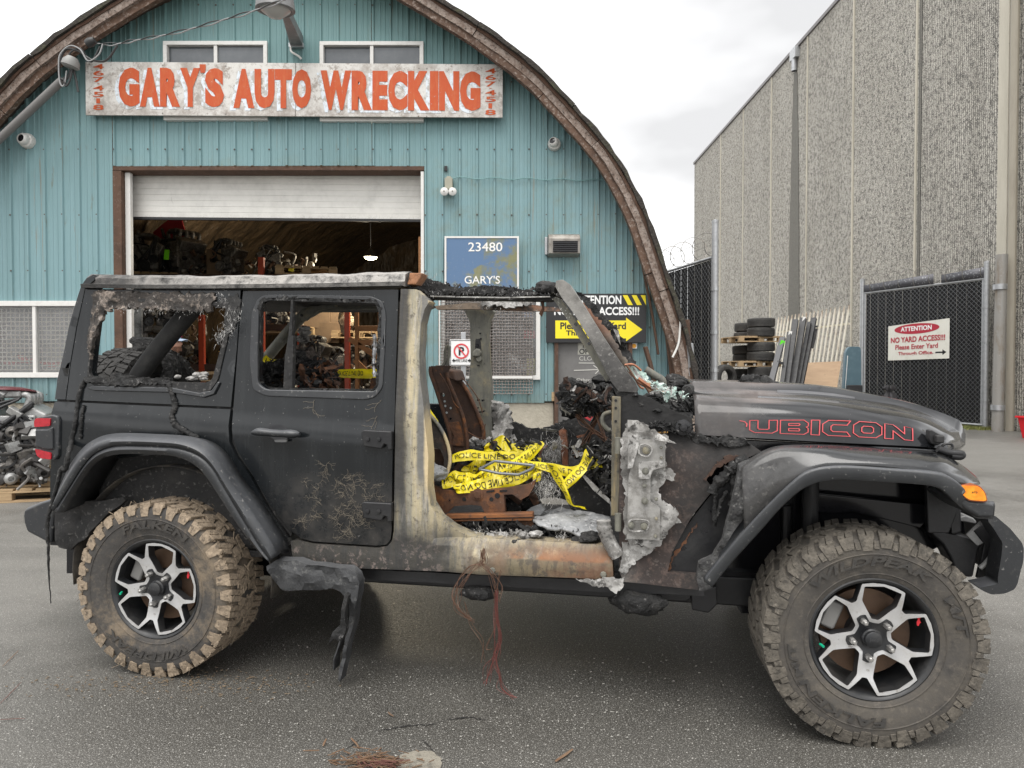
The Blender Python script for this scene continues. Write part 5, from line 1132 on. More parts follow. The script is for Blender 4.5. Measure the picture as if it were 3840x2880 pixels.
plate('handle_recess', C1B([(1850, 262), (1960, 265), (2000, 300), (1990, 370), (1900, 372), (1850, 330)]), lambda x, z: ybody(x, z)-.003, .01, GLASSB, r=.01, bevel=0, parent=DO)
plate('key_plate', C1B([(1895, 366), (1985, 364), (1980, 384), (1900, 384)]), -.80, .01, LMET, r=.006, bevel=.002, parent=DO)
for v0 in (1612, 1882):
    plate('door_hinge', [(1352, v0+8), (1362, v0), (1440, v0+4), (1468, v0+6), (1468, v0+76), (1452, v0+76), (1450, v0+58), (1440, v0+54), (1430, v0+72), (1362, v0+62)], -.80, .03, BLKM, bevel=.006, parent=DO)
    for u in (1378, 1420):
        m = MB(); p = jp(u, v0+36, -.803); m.lathe([(0, -.006), (.009, -.005), (.011, 0)], p, (0, 1, 0), 8); jpart(m, 'hinge_bolt', BLKM, DO)
# dried creeper-like scorch veins and drips on the door
def vein(m, p, a, l, r, dep):
    P = [p]
    for k in range(6):
        a += random.uniform(-.55, .55); p = (p[0]+l*math.cos(a), p[1]+l*math.sin(a)); P.append(p)
        if dep and random.random() < .5: vein(m, p, a+random.choice((-1, 1))*random.uniform(.6, 1.2), l*.75, r*.75, dep-1)
    Q = []
    for u, v in P:
        q = conv(u, v, ybody); Q.append(Vector((q.x, q.y-.002, q.z)))
    m.tube(catmull(Q, 2), r, 4, cap=False)
random.seed(21); m = MB()
for k in range(44): vein(m, (max(1130, min(1445, random.gauss(1290, 75))), max(1730, min(2010, random.gauss(1885, 70)))), random.uniform(0, 6.28), random.uniform(3.5, 7.5), .0006, 2)
for p in (((1430, 1500), 1.9), ((1415, 1560), 2.2), ((1180, 1500), 1.6), ((1395, 1240), 1.5)): vein(m, p[0], p[1], 9, .0009, 1)
jpart(m, 'scorch_veins', M('tan_scorch_crust', (.19, .165, .13), .9), DO, smooth=0, kind='stuff')
# ---- B-pillar with sill, one pressed piece
def yfr(x, z):
    if z > .66: 
        e = sm(1.20, 1.36, x); return -.772+.115*max(0, z-1.2)*1.0+.055*e*e
    return -.772+.05*sm(.58, .68, z)*sm(1.3, 1.5, x)-.006*sm(.60, .58, z)
fr = [(1503, 1083), (1482, 1640), (1477, 1990), (1470, 2030), (1450, 2050), (1410, 2055), (1172, 2040), (1120, 2028), (1090, 2030), (1096, 2085), (1172, 2118), (1343, 2131), (1678, 2144), (1796, 2155), (2142, 2167), (2300, 2176), (2296, 2060), (2264, 2046), (1990, 2028), (1804, 2017), (1755, 2009), (1694, 1980), (1645, 1943), (1613, 1891), (1603, 1825), (1606, 1712), (1600, 1650), (1588, 1520), (1575, 1420), (1572, 1330), (1578, 1215), (1592, 1160), (1610, 1130), (1560, 1085)]
plate('door_opening_frame', fr, yfr, .09, OLIV, step=.03, bevel=.008, lines=[[(1560, 2060), (1760, 2085), (2280, 2098)]])
0 and plate('sill_seam', [(1700, 2060), (2290, 2078), (2290, 2083), (1700, 2066)], lambda x, z: yfr(x, z)-.004, .01, RUST, bevel=.002)
plate('striker', C4B([(262, 545), (285, 535), (302, 560), (300, 590), (360, 598), (362, 612), (320, 622), (300, 630), (300, 660), (285, 685), (265, 680)]), -.76, .03, M('zinc_striker', (.42, .36, .22), .5, .4), bevel=.004)
for (x, z) in ((1.55, .545), (2.02, .555)):
    m = MB(); m.lathe([(0, -.008), (.011, -.007), (.014, 0)], (x, yfr(x, z)-.001, z), (0, 1, 0), 8); jpart(m, 'sill_bolt', OLIV2)
# ---- A-post, cowl panel
plate('front_post', [(2294, 1486), (2328, 1488), (2326, 1700), (2318, 1935), (2291, 1935), (2293, 1700)], -.735, .05, OLIV3, bevel=.004)
for v in (1502, 1530, 1580):
    m = MB(); m.lathe([(0, 0), (.006, 0)], jp(2309, v, -.737), (0, 1, 0), 8); jpart(m, 'bolt_hole', GLASSB, smooth=0)
cowl = C22([(222, 250), (300, 215), (420, 250), (560, 330), (690, 380), (702, 496), (1060, 540), (1145, 600), (1010, 660), (900, 640), (800, 760), (780, 780), (830, 850), (700, 1010), (640, 1110), (560, 1260), (530, 1390), (720, 1405), (730, 1505), (240, 1452), (215, 1385), (210, 1000)])
plate('cowl_side_panel', cowl, lambda x, z: -.745+.03*sm(1.0, 1.15, z), .03, COWL, step=.03, bevel=.006, wob=.006, wsc=7)
plate('cowl_lower_plate', C22([(840, 850), (900, 800), (960, 700), (1010, 690), (1100, 640), (1140, 600), (1010, 960), (850, 1320), (735, 1420), (530, 1390), (560, 1260), (640, 1110), (720, 1000)]), -.715, .03, BLKM, bevel=.004, step=.04, wob=.006)
plate('vent_edge', C22([(905, 638), (990, 632), (960, 660), (880, 690), (820, 745), (800, 740), (790, 790), (775, 780), (800, 740), (860, 660)]), -.752, .02, RUSTD, bevel=.002, jag=.02)
for (u, v, r) in ((770, 1118, .016), (637, 1240, .013), (610, 1295, .013), (575, 1348, .008), (802, 995, .010)):
    m = MB(); m.lathe([(0, 0), (r, 0)], jp(*C22([(u, v)])[0], -.7165), (0, 1, 0), 12); jpart(m, 'panel_hole', GLASSB, smooth=0)
plate('rust_edge', C22([(725, 1060), (730, 1068), (640, 1210), (560, 1320), (540, 1380), (534, 1372), (556, 1296), (656, 1165)]), -.72, .01, M('bright_rust', (.17, .075, .035), .8, layers=[dict(noise=(25, .45, .6), col=(.05, .035, .03))]), bevel=0, jag=.015)
plate('vent_backing', C22([(740, 640), (900, 600), (1180, 590), (1060, 900), (900, 1350), (740, 1300), (700, 900)]), -.665, .02, GLASSB, bevel=0)
# strings of melted liner over the vent
for k, (pp, r) in enumerate([([(1060, 640), (960, 700), (900, 770), (840, 830), (820, 870)], .022), ([(1000, 690), (960, 760), (970, 860), (960, 940), (945, 960)], .016), ([(900, 760), (850, 840), (840, 940), (835, 1050), (838, 1085)], .010), ([(920, 860), (870, 960), (845, 1060)], .008)]):
    m = MB(); P = resample(catmull(crv(C22(pp), -.775), 5), 22); m.tube([p+Vector((.006*n3(i, k, 1, .9), 0, .006*n3(k, i, 2, .9))) for i, p in enumerate(P)], [r*(1+.5*n3(i, k, 9, .7)) for i in range(22)], 8); jpart(m, 'melted_strand', CHAR, smooth=60)
# torn ashen inner door plate with bolts
tp = C22([(268, 398), (330, 402), (420, 440), (520, 500), (582, 545), (520, 522), (515, 530), (515, 705), (560, 715), (582, 755), (575, 785), (520, 790), (480, 830), (470, 870), (500, 920), (560, 945), (600, 990), (607, 1040), (605, 1065), (540, 1100), (525, 1160), (490, 1200), (455, 1235), (390, 1228), (250, 1180), (240, 1000), (250, 900), (225, 720), (228, 520)])
TPL = empty('torn_door_plate', parent=JEEP)
plate('torn_sheet', tp, -.782, .004, ASHS, bevel=0, step=.018, wob=.022, wsc=9, jag=.016, parent=TPL)
plate('hinge_reinforcement', C22([(345, 520), (515, 528), (515, 722), (440, 728), (418, 760), (418, 930), (480, 968), (478, 1182), (262, 1172), (275, 760)]), -.806, .012, M('ash_grey_plate', (.32, .312, .295), .75, layers=[dict(noise=(6, .45, .58), col=(.19, .182, .168), w=1), dict(noise=(30, .56, .66), col=(.37, .36, .35)), dict(noise=(20, .62, .70), col=(.07, .065, .06))], bump=(35, .004)), bevel=.010, step=.02, wob=.010, wsc=8, parent=TPL, r=.008, seg=3)
plate('torn_flap', C22([(268, 392), (335, 398), (390, 440), (500, 495), (585, 548), (500, 528), (450, 520), (400, 478), (300, 470), (270, 470)]), -.82, .004, ASHS, bevel=0, step=.018, wob=.04, wsc=10, parent=TPL)
plate('torn_edge_fold', C22([(272, 470), (335, 500), (342, 560), (300, 705), (268, 712)]), -.825, .01, ASHS, bevel=.004, step=.02, wob=.01, parent=TPL)
for (u, v, r) in ((390, 592, .015), (385, 727, .015), (380, 925, .013), (290, 1083, .013), (376, 1090, .014), (378, 826, .008), (488, 573, .006), (488, 640, .006), (455, 912, .007), (455, 1040, .006), (450, 1157, .007)):
    m = MB(); p = jp(*C22([(u, v)])[0], -.818); m.lathe([(0, -.016), (r*.55, -.015), (r*.6, -.006), (r, -.005), (r*1.1, .008)], p, (0, 1, 0), 10); jpart(m, 'bolt', OLIV2, TPL, smooth=40)
for (pts_) in ([(350, 560), (400, 555), (428, 590), (400, 632), (345, 615)], [(280, 1055), (330, 1045), (400, 1055), (402, 1095), (370, 1120), (280, 1115)]):
    P = crv(C22(pts_), -.819); m = MB(); m.tube(catmull(P, 4, True)+[P[0]], .004, 6); jpart(m, 'pressed_ring', ASHS, TPL)
plate('pressed_boss', C22([(340, 670), (500, 660), (515, 700), (430, 722), (415, 780), (340, 780)]), -.822, .02, ASHS, bevel=.008, parent=TPL, r=.01)
plate('lower_curl', C22([(240, 1190), (330, 1210), (450, 1240), (350, 1300), (240, 1430), (215, 1380)]), -.765, .006, ASHS, bevel=0, step=.02, wob=.02, wsc=12, jag=.016)
plate('sill_scrap', C22([(0, 1432), (120, 1430), (236, 1432), (242, 1480), (200, 1520), (150, 1500), (60, 1480), (0, 1460)])+[(2160, 2175)], -.80, .006, ASHS, bevel=0, step=.02, wob=.02, wsc=12, jag=.016)
for k, (v0, v1) in enumerate(((1640, 1700), (1925, 1990))):
    m = MB(); a, b = jp(2318, v0, -.775), jp(2318, v1, -.775); m.cyl(a, b, .014, 10); jpart(m, 'hinge_pin', OLIV2, smooth=40)
# charred hose roll at the sill front
m = MB(); P = catmull(crv(C4B([(2000, 1110), (2010, 1200), (2060, 1320), (2130, 1440)]), -.76), 5); m.tube(P, [.030+.008*n3(i, 0, 0, .9) for i in range(len(P))], 10); jpart(m, 'burnt_harness', ASHS, smooth=60)
# ---- hood
hb = crv([(2606, 1631), (2850, 1645), (3100, 1659), (3300, 1669), (3470, 1678), (3550, 1690)], [-.715, -.69, -.665, -.64, -.615, -.60])
hs = crv([(2604, 1502), (2850, 1512), (3073, 1524), (3250, 1545), (3420, 1580), (3535, 1640)], [-.68, -.655, -.63, -.60, -.57, -.55])
ht = crv([(2570, 1428), (2845, 1434), (3028, 1444), (3149, 1463), (3326, 1501), (3453, 1545), (3528, 1588), (3570, 1655)], [0]*8)
N_ = 40; HB, HS, HT = [resample(catmull(c, 5), N_) for c in (hb, hs, ht)]
def hzc(x):
    for a, b in zip(HT, HT[1:]):
        if a.x <= x <= b.x: return a.z+(b.z-a.z)*(x-a.x)/(b.x-a.x)
    return HT[0].z if x < HT[0].x else HT[-1].z
rows = []
for i in range(N_):
    b, s = HB[i], HS[i]; zc = hzc(s.x); ys = s.y; sec = []
    zr = s.z+.02+(zc-s.z)*.25
    half_ = [(b.y, b.x, b.z), (b.y-.004, b.x, b.z+.004), (b.y+(ys-b.y)*.25-.006, b.x+(s.x-b.x)*.25, b.z+(s.z-b.z)*.25), (b.y+(ys-b.y)*.55-.006, b.x+(s.x-b.x)*.55, b.z+(s.z-b.z)*.55), (b.y+(ys-b.y)*.72-.005, b.x+(s.x-b.x)*.72, b.z+(s.z-b.z)*.70), (ys+.002, s.x, s.z-.022), (ys+.018, s.x, s.z-.007), (ys+.05, s.x, s.z+.006), (ys+.14, s.x, s.z+.015), (ys*.60, s.x, zr-.006), (ys*.56, s.x, zr+.006), (ys*.52, s.x, zc-.008), (ys*.46, s.x, zc-.002), (ys*.25, s.x, zc)]
    sec = [Vector((x, y, z)) for y, x, z in half_]+[Vector((HS[i].x, 0, zc))]+[Vector((x, -y, z)) for y, x, z in half_[::-1]]
    k_ = sm(.45, 1, i/(N_-1))
    for q in sec:
        w_ = 1-min(1, abs(q.y)/abs(ys))**1.6
        if w_ > 0:
            z0_ = q.z-zc; q.x += .25*w_*k_; q.z += (hzc(q.x)-zc)*min(1, w_*1.3)
    rows.append(sec)
# front edge rolls down
e = rows[-1]; rows.append([Vector((p.x+.02, p.y*.995, p.z-.05 if j not in (0, len(e)-1) else p.z)) for j, p in enumerate(e)])
m = MB(); m.grid(rows); HOOD = jpart(m, 'hood', HOODM, smooth=38, solid=.012)
def hoodpt(s, t, off=.003):                                        # s along 0..1, t up the side 0..1
    f = s*(N_-1); i = min(int(f), N_-2); q = f-i; tt = [0, .25, .55, .70, 1.0]; jj = [1, 2, 3, 4, 5]
    k = 0
    while k < 3 and t > tt[k+1]: k += 1
    w_ = (t-tt[k])/(tt[k+1]-tt[k]); g = lambda r: r[jj[k]].lerp(r[jj[k+1]], w_)
    p = g(rows[i]).lerp(g(rows[i+1]), q); return p+Vector((.03, -1, .12)).normalized()*(off+.006)
# hood lettering: outlined octagonal capitals
def outline(mb, pts, wd, fn, closed=True):
    n = len(pts)
    for i in range(n if closed else n-1):
        a, b = Vector(pts[i]), Vector(pts[(i+1) % n]); d = (b-a).normalized(); nn = Vector((-d.y, d.x))*wd/2; a2, b2 = a-d*wd*.5, b+d*wd*.5; k = max(1, int((b-a).length/.2)); vs = []
        for j in range(k+1):
            c = a2.lerp(b2, j/k); vs += [fn(*(c+nn)), fn(*(c-nn))]
        mb.add(vs, [[2*j, 2*j+1, 2*j+3, 2*j+2] for j in range(k)])
GL_ = {'U': [[(0, 1), (0, .22), (.22, 0), (.98, 0), (1.2, .22), (1.2, 1), (.84, 1), (.84, .36), (.78, .30), (.42, .30), (.36, .36), (.36, 1)]],
 'B': [[(0, 0), (0, 1), (1.0, 1), (1.2, .80), (1.2, .60), (1.12, .52), (1.2, .42), (1.2, .18), (1.02, 0)], [(.36, .76), (.80, .76), (.84, .70), (.80, .62), (.36, .62)], [(.36, .40), (.80, .40), (.84, .32), (.80, .24), (.36, .24)]],
 'I': [[(0, 0), (0, 1), (.36, 1), (.36, 0)]],
 'C': [[(1.2, 1), (.25, 1), (0, .75), (0, .25), (.25, 0), (1.2, 0), (1.05, .28), (.45, .28), (.36, .38), (.36, .62), (.45, .72), (1.05, .72)]],
 'O': [[(.25, 0), (0, .25), (0, .75), (.25, 1), (.98, 1), (1.23, .75), (1.23, .25), (.98, 0)], [(.45, .28), (.36, .38), (.36, .62), (.45, .72), (.78, .72), (.87, .62), (.87, .38), (.78, .28)]],
 'N': [[(0, 0), (0, 1), (.36, 1), (.86, .42), (.86, 1), (1.22, 1), (1.22, 0), (.86, 0), (.36, .56), (.36, 0)]]}
PINK = paint('red_outline_decal', (.56, .075, .085), .45, layers=[dict(noise=(12, .5, .7), col=(.40, .05, .05))]); INNER = paint('satin_black_decal', (.016, .017, .018), .5)
def uv2hood(u, v):                                                 # pixel on the hood side to (s, t)
    best = None
    for i in range(N_-1):
        for q in (0, .5):
            b = HB[i].lerp(HB[i+1], q)
            p = jp(u, v, b.y+.01); d = abs(p.x-b.x)
            if best is None or d < best[0]: e = HS[i].lerp(HS[i+1], q); best = (d, (i+q)/(N_-1), (p.z-b.z)/(e.z-b.z))
    return best[1], best[2]
s0, t0b = uv2hood(2806, 1622); s1, t1b = uv2hood(3413, 1652); _, t0t = uv2hood(2806, 1577); _, t1t = uv2hood(3413, 1604)
unit = [('U', 1.2), ('B', 1.2), ('I', .36), ('C', 1.2), ('O', 1.23), ('N', 1.22)]; gapw = .13; tot = sum(w_ for _, w_ in unit)+gapw*5
def hfn(off):
    def f(x, y):
        q = x/tot; s = s0+(s1-s0)*q; return hoodpt(s, (t0b+(t1b-t0b)*q)+((t0t+(t1t-t0t)*q)-(t0b+(t1b-t0b)*q))*y, off)
    return f
x = 0
for ch, w_ in unit:
    m = MB()
    for lp in GL_[ch]: outline(m, [(x+a, b) for a, b in lp], .048, hfn(.004))
    jpart(m, 'hood_lettering', PINK, HOOD, smooth=0)
    x += w_+gapw
m = MB(); outline(m, [(-.42, .98), (-.22, .90), (-.12, .72), (-.14, .50)], .05, hfn(.004), False); jpart(m, 'hood_lettering', PINK, HOOD, smooth=0)
# hood washer caps, latch, hinge, melted lumps, vents, yellow marker
for (pts_, r) in ([[(940, 225), (1000, 190), (1100, 165), (1200, 160), (1290, 215)], .022], [[(960, 120), (1050, 112), (1120, 115), (1150, 145)], .012]):
    m = MB(); P = resample(catmull(crv(C24(pts_), -.28), 5), 18); m.tube([p+Vector((0, .012*n3(i, 3, 1, .8), .008*n3(i, 1, 1, .8))) for i, p in enumerate(P)], [r*(.6+.9*abs(n3(i, 7, 2, .37))+.3) for i in range(18)], 10, sq=1.6); jpart(m, 'melted_vent', CHAR, HOOD, smooth=60)
m = MB(); P = crv(C24([(370, 225), (400, 262), (520, 280), (705, 292)]), -.52); m.tube(resample(P, 10), [.016, .016, .014, .010, .009, .008, .007, .006, .005, .002], 8); jpart(m, 'wiper_arm', SOOT, HOOD, smooth=60)
m = MB(); p = jp(*C24([(385, 230)])[0], -.53); m.lathe([(0, -.03), (.022, -.03), (.026, 0), (.022, .05), (0, .05)], p, (.2, 1, .1), 12); jpart(m, 'wiper_pivot', SOOT, HOOD)
from mathutils.bvhtree import BVHTree
HBV = BVHTree.FromPolygons([tuple(p) for r in rows for p in r], [[q*len(rows[0])+k for q, k in ((i, k), (i, k+1), (i+1, k+1), (i+1, k))] for i in range(len(rows)-1) for k in range(len(rows[0])-1)])
LO = Vector(((EYE-JO).dot(FW), (EYE-JO).dot(LF), CAMH))
def onhood(u, v, off_=.006):
    q = ray(u, v); dl_ = Vector((q.dot(FW), q.dot(LF), q.z)).normalized(); h = HBV.ray_cast(LO, dl_)
    return None if h[0] is None else h[0]+(h[1] if h[1].z > 0 else -h[1])*off_
RIDG = M('sky_sheen_hood_ridge', (.10, .10, .105), .25, coat=.4)  # pale grey stands in for the sky reflected along the hood creases
for (a, b) in (([(1310, 238), (1600, 247), (1900, 277), (2110, 322)], [(1310, 266), (1600, 276), (1900, 303), (2110, 330)]), ([(1110, 311), (1400, 318), (1700, 337), (1945, 366)], [(1110, 322), (1400, 335), (1700, 355), (1955, 380)])):
    A, B = [onhood(*p) for p in C24(a)], [onhood(*p) for p in C24(b)]
    if all(A) and all(B):
        m = MB(); A, B = resample(catmull(A, 4), 16), resample(catmull(B, 4), 16); m.grid([A, [(p+q)/2+Vector((0, 0, .006)) for p, q in zip(A, B)], B]); jpart(m, 'hood_crease', RIDG, HOOD, smooth=60)
YEL = paint('yellow_paint_marker', (.62, .56, .10), .6); m = MB()
for pp in ([(1480, 935), (1500, 930), (1510, 945), (1530, 955), (1525, 965)], [(1590, 960), (1610, 975), (1650, 985), (1690, 998)], [(1640, 965), (1655, 980), (1680, 985)]):
    P = [q for q in (onhood(u, v+6, .003) for u, v in C7(pp)) if q is not None]
    if len(P) > 1: m.tube(catmull(P, 3), .0022, 5)
if m.v: jpart(m, 'marker_scrawl', YEL, HOOD, smooth=0)
plate('hood_latch', C7([(1650, 1050), (1665, 1045), (1700, 1065), (1720, 1075), (1735, 1090), (1735, 1120), (1700, 1140), (1665, 1130), (1650, 1100)]), -.64, .04, BLKM, bevel=.008, parent=HOOD)
m = MB(); p = jp(*C7([(1710, 1100)])[0], -.66); m.box(p, (.03, .03, .03)); jpart(m, 'latch_button', BLKM, HOOD, bevel=.006)
m = MB(); P = crv(C7([(1725, 1150), (1740, 1132), (1780, 1130), (1788, 1150), (1770, 1165)]), -.64); m.tube(catmull(P, 4), .005, 6); jpart(m, 'latch_wire', BLKM, HOOD)
m = MB(); P = crv(C7([(1700, 1160), (1760, 1180), (1810, 1185), (1845, 1190), (1835, 1205), (1780, 1200)]), -.68); m.tube(catmull(P, 4), .014, 8); jpart(m, 'rubber_catch', BLKM, smooth=60)
# body below the hood, dark gap strips
plate('fender_inner_panel', [(2604, 1640), (3500, 1686), (3560, 1700), (3560, 1760), (3000, 1740), (2760, 1720), (2700, 1700)], -.66, .03, HOODM, bevel=.004)
plate('burnt_foam_strip', C24([(430, 705), (900, 720), (1020, 750), (1045, 800), (960, 830), (800, 815), (600, 785), (440, 770)]), -.735, .04, CHAR, bevel=.006, step=.02, wob=.02, wsc=14, jag=.02)
plate('grille_side', [(3470, 1685), (3560, 1688), (3590, 1760), (3600, 1900), (3560, 2000), (3480, 2000)], -.60, .03, BLKM, bevel=.006)
plate('grille_front', [(3540, 1690), (3575, 1690), (3600, 1780), (3610, 2000), (3570, 2010)], -.58, 1.16, BLKM, bevel=.01)
# ---- front flare
yA = -.935
bandB = [(2640, 2175), (2700, 2100), (2805, 1978), (2892, 1886), (2964, 1818), (3019, 1776), (3073, 1758), (3127, 1752), (3200, 1752), (3345, 1762), (3460, 1771), (3533, 1781), (3576, 1801), (3605, 1825), (3640, 1858), (3680, 1886), (3729, 1889)]
bandA = [(2668, 2203), (2740, 2112), (2850, 1990), (2925, 1905), (2995, 1842), (3050, 1812), (3095, 1801), (3140, 1796), (3200, 1798), (3345, 1807), (3460, 1816), (3518, 1828), (3562, 1862), (3599, 1897), (3635, 1922), (3663, 1942), (3724, 1943)]
ins = [(p[0], p[1]) for p in bandA]
A1, B1 = crv(bandA, [yA+.10*sm(12, 16, i) for i in range(17)]), crv(bandB, [yA-.004+.10*sm(13, 16, i) for i in range(17)])
def off(c, dy, dz=0, dx=0): return [p+Vector((dx, dy, dz)) for p in c]
FF = empty('front_flare', parent=JEEP)
loftc('flare_band', [off(A1, .22, .03), off(A1, .02, .004), A1, off(A1, -.004, .006), off(B1, -.002, -.006), B1, off(B1, .012, .006)], 90, PLAS, FF, smooth=60, solid=.004)
upC = [(2780, 1765), (2850, 1722), (2920, 1694), (3010, 1692), (3100, 1696), (3200, 1708), (3402, 1721), (3518, 1733), (3562, 1746), (3619, 1775), (3673, 1817)]
upB = [(2790, 1985), (2892, 1882), (2964, 1815), (3019, 1773), (3073, 1755), (3200, 1749), (3345, 1759), (3460, 1768), (3533, 1778), (3576, 1797), (3600, 1817)]
upD = [(2800, 1735), (2850, 1700), (2900, 1680), (3000, 1672), (3100, 1670), (3200, 1672), (3402, 1690), (3518, 1705), (3562, 1722), (3605, 1750), (3650, 1790)]
Bc, Cc, Dc = crv(upB, yA+.004), crv(upC, [-.90, -.90, -.895, -.89, -.89, -.89, -.885, -.87, -.855, -.83, -.80]), crv(upD, [-.70, -.70, -.69, -.68, -.67, -.66, -.64, -.62, -.61, -.60, -.60])
def mixl(a, b, t, dy=0, dz=0): 
    a, b = resample(catmull(a, 4), 30), resample(catmull(b, 4), 30); return [p.lerp(q, t)+Vector((0, dy, dz)) for p, q in zip(a, b)]
loftc('flare_top', [Bc, mixl(Bc, Cc, .45, -.012, 0), mixl(Bc, Cc, .85, -.008, .002), Cc, mixl(Cc, Dc, .08, 0, .006), mixl(Cc, Dc, .5, 0, .012), Dc], 70, FLG, FF, smooth=60, solid=.006)
# burnt rear leg of the flare
leg = C22([(1000, 690), (1090, 650), (1200, 600), (1290, 680), (1250, 800), (1110, 950), (960, 1130), (870, 1270), (850, 1330), (830, 1420), (825, 1490), (780, 1505), (738, 1512), (722, 1440), (735, 1335), (830, 1290), (890, 1180), (940, 1000), (970, 860), (990, 760)])
plate('burnt_flare_leg', leg, lambda x, z: -.905+.10*sm(.95, 1.12, z)+.02*sm(2.5, 2.3, x), .05, M('blistered_grey_plastic', (.052, .052, .053), .85, layers=[dict(noise=(7, .42, .62), col=(.020, .0195, .0195)), dict(noise=(30, .48, .66), col=(.105, .104, .10), amt=.8), dict(noise=(60, .60, .70), col=(.20, .195, .185), amt=.45)], bump=(26, .02, 8)), bevel=.012, step=.018, wob=.022, wsc=14, parent=FF, seg=3)
plate('turn_signal', C32([(1348, 470), (1385, 418), (1625, 422), (1705, 510), (1728, 610), (1690, 620), (1510, 605), (1440, 560)]), -.935, .05, M('amber_lens', (.85, .24, .012), .18, layers=[dict(noise=(40, .4, .7), col=(.95, .36, .02))], coat=.6), r=.012, bevel=.006, parent=FF)
plate('signal_bezel', C32([(1335, 475), (1380, 405), (1630, 410), (1716, 505), (1742, 622), (1690, 634), (1500, 618), (1430, 570)]), -.930, .05, M('orange_lens_rim', (.30, .075, .02), .3), r=.012, bevel=.004, parent=FF)
plate('flare_front_cap', C32([(1340, 640), (1420, 560), (1520, 615), (1740, 630), (1832, 655), (1812, 842), (1620, 838), (1500, 760)]), -.925, .30, PLAS, bevel=.012, parent=FF)
m = MB(); text_on(m, '673', lambda x, z: Vector((x, -.937, z)), *(lambda a, b: (a.x, b.x, b.z, a.z))(jp(*C32([(1538, 492)])[0], -.937), jp(*C32([(1608, 518)])[0], -.937)), .01); jpart(m, 'lens_lettering', INK_BLK, FF, smooth=0)
# wheel house and front end pieces
plate('inner_fender', [(2700, 1960), (2780, 1830), (2960, 1770), (3500, 1780), (3600, 1860), (3620, 2000), (3500, 2060), (3400, 2300), (2780, 2300), (2680, 2150)], -.42, .03, GLASSB, bevel=0)
plate('inner_fender_lip', C27([(560, 0), (1450, 90), (1450, 190), (1240, 180), (1210, 210), (880, 130), (800, 110), (700, 120), (560, 110)]), -.50, .02, GLASSB, bevel=.004)
m = MB(); a, b = jp(3040, 1800, -.50), jp(3030, 2140, -.50); m.cyl(a, b, .035, 12); jpart(m, 'shock_absorber', BLKM)
m = MB(); a, b = jp(2950, 1900, -.45), jp(2945, 2200, -.45); m.cyl(a, b, .02, 8); jpart(m, 'brake_hose', BLKM)
BUM = empty('front_bumper', parent=JEEP)
bp_ = C32([(1735, 862), (1830, 800), (1900, 860), (2035, 975), (2188, 1160), (2212, 1240), (2205, 1400), (2140, 1640)])+C27([(1800, 540), (1780, 580), (1720, 606), (1640, 612), (1590, 590), (1560, 572), (1620, 560), (1680, 546)])+C32([(1872, 1620), (1925, 1300), (1935, 1160), (1830, 990)])
plate('bumper_end', bp_, -.70, .10, PLAS, bevel=.012, parent=BUM, r=.01)
plate('bumper_bar', C32([(1900, 880), (2035, 985), (2180, 1170), (2200, 1240), (2190, 1400), (2120, 1640), (1900, 1640), (1940, 1180)]), -.598, 1.2, PLAS, bevel=.015, parent=BUM)
plate('bumper_bracket', C32([(990, 1040), (1060, 1005), (1250, 1020), (1480, 1080), (1690, 1170), (1640, 1250), (1600, 1420), (1560, 1620), (1340, 1590), (1250, 1350), (1150, 1180)]), -.56, .12, BLKM, bevel=.012, parent=BUM)
plate('bumper_gusset', C32([(1468, 1062), (1690, 852), (1722, 872), (1560, 1010), (1690, 1165), (1610, 1200)]), -.60, .012, LMET, bevel=.002, parent=BUM)
plate('gusset_web', C32([(1560, 1000), (1730, 870), (1930, 1180), (1880, 1600), (1600, 1620), (1700, 1180)]), -.55, .02, BLKM, bevel=.004, parent=BUM)
m = MB(); m.tube(catmull(crv(C32([(1800, 1210), (1790, 1320), (1720, 1420), (1640, 1490)]), -.57), 6), .010, 8); jpart(m, 'bumper_hose', LMET, BUM)
plate('frame_horn', C32([(1370, 830), (1450, 805), (1560, 840), (1605, 890), (1590, 920), (1450, 890), (1370, 880)]), -.52, .10, LMET, bevel=.01, parent=BUM)
plate('fog_bucket', C32([(1160, 690), (1370, 690), (1370, 900), (1320, 1000), (1180, 1000)]), -.50, .1, BLKM, bevel=.02, parent=BUM)
# ---- rear flare, bumper, tail light
RFL = empty('rear_flare', parent=JEEP)
rc = C1B([(378, 815), (410, 740), (470, 620), (545, 500), (630, 415), (750, 358), (880, 348), (1080, 352), (1280, 368), (1420, 425), (1520, 535), (1620, 690), (1760, 890), (1880, 1080), (1915, 1170)])
rb = C1B([(378, 858), (430, 780), (500, 670), (575, 555), (655, 465), (760, 416), (880, 404), (1080, 410), (1250, 424), (1385, 475), (1475, 560), (1560, 700), (1690, 920), (1810, 1110), (1875, 1195)])
ra = C1B([(440, 870), (480, 790), (540, 690), (610, 580), (690, 505), (780, 470), (890, 462), (1080, 466), (1230, 484), (1350, 540), (1430, 625), (1510, 745), (1650, 960), (1780, 1130), (1862, 1210)])
rd = C1B([(395, 740), (440, 640), (500, 520), (590, 410), (690, 350), (780, 328), (900, 322), (1100, 332), (1300, 344), (1470, 385), (1580, 480), (1680, 640), (1830, 830), (1985, 1080), (1990, 1150)])
A2, B2, C2, D2 = crv(ra, -.915), crv(rb, -.925), crv(rc, -.905), crv(rd, -.775)
loftc('flare_band', [off(A2, .18, .03), off(A2, .01, .003), A2, mixl(A2, B2, .5, -.012), B2], 90, PLAS, RFL, smooth=60, solid=.004)
loftc('flare_top', [off(B2, -.006), mixl(B2, C2, .5, -.020), off(C2, -.008), C2, mixl(C2, D2, .3, 0, .010), D2], 90, PLAS, RFL, smooth=60, solid=.005)
m = MB(); rows = []
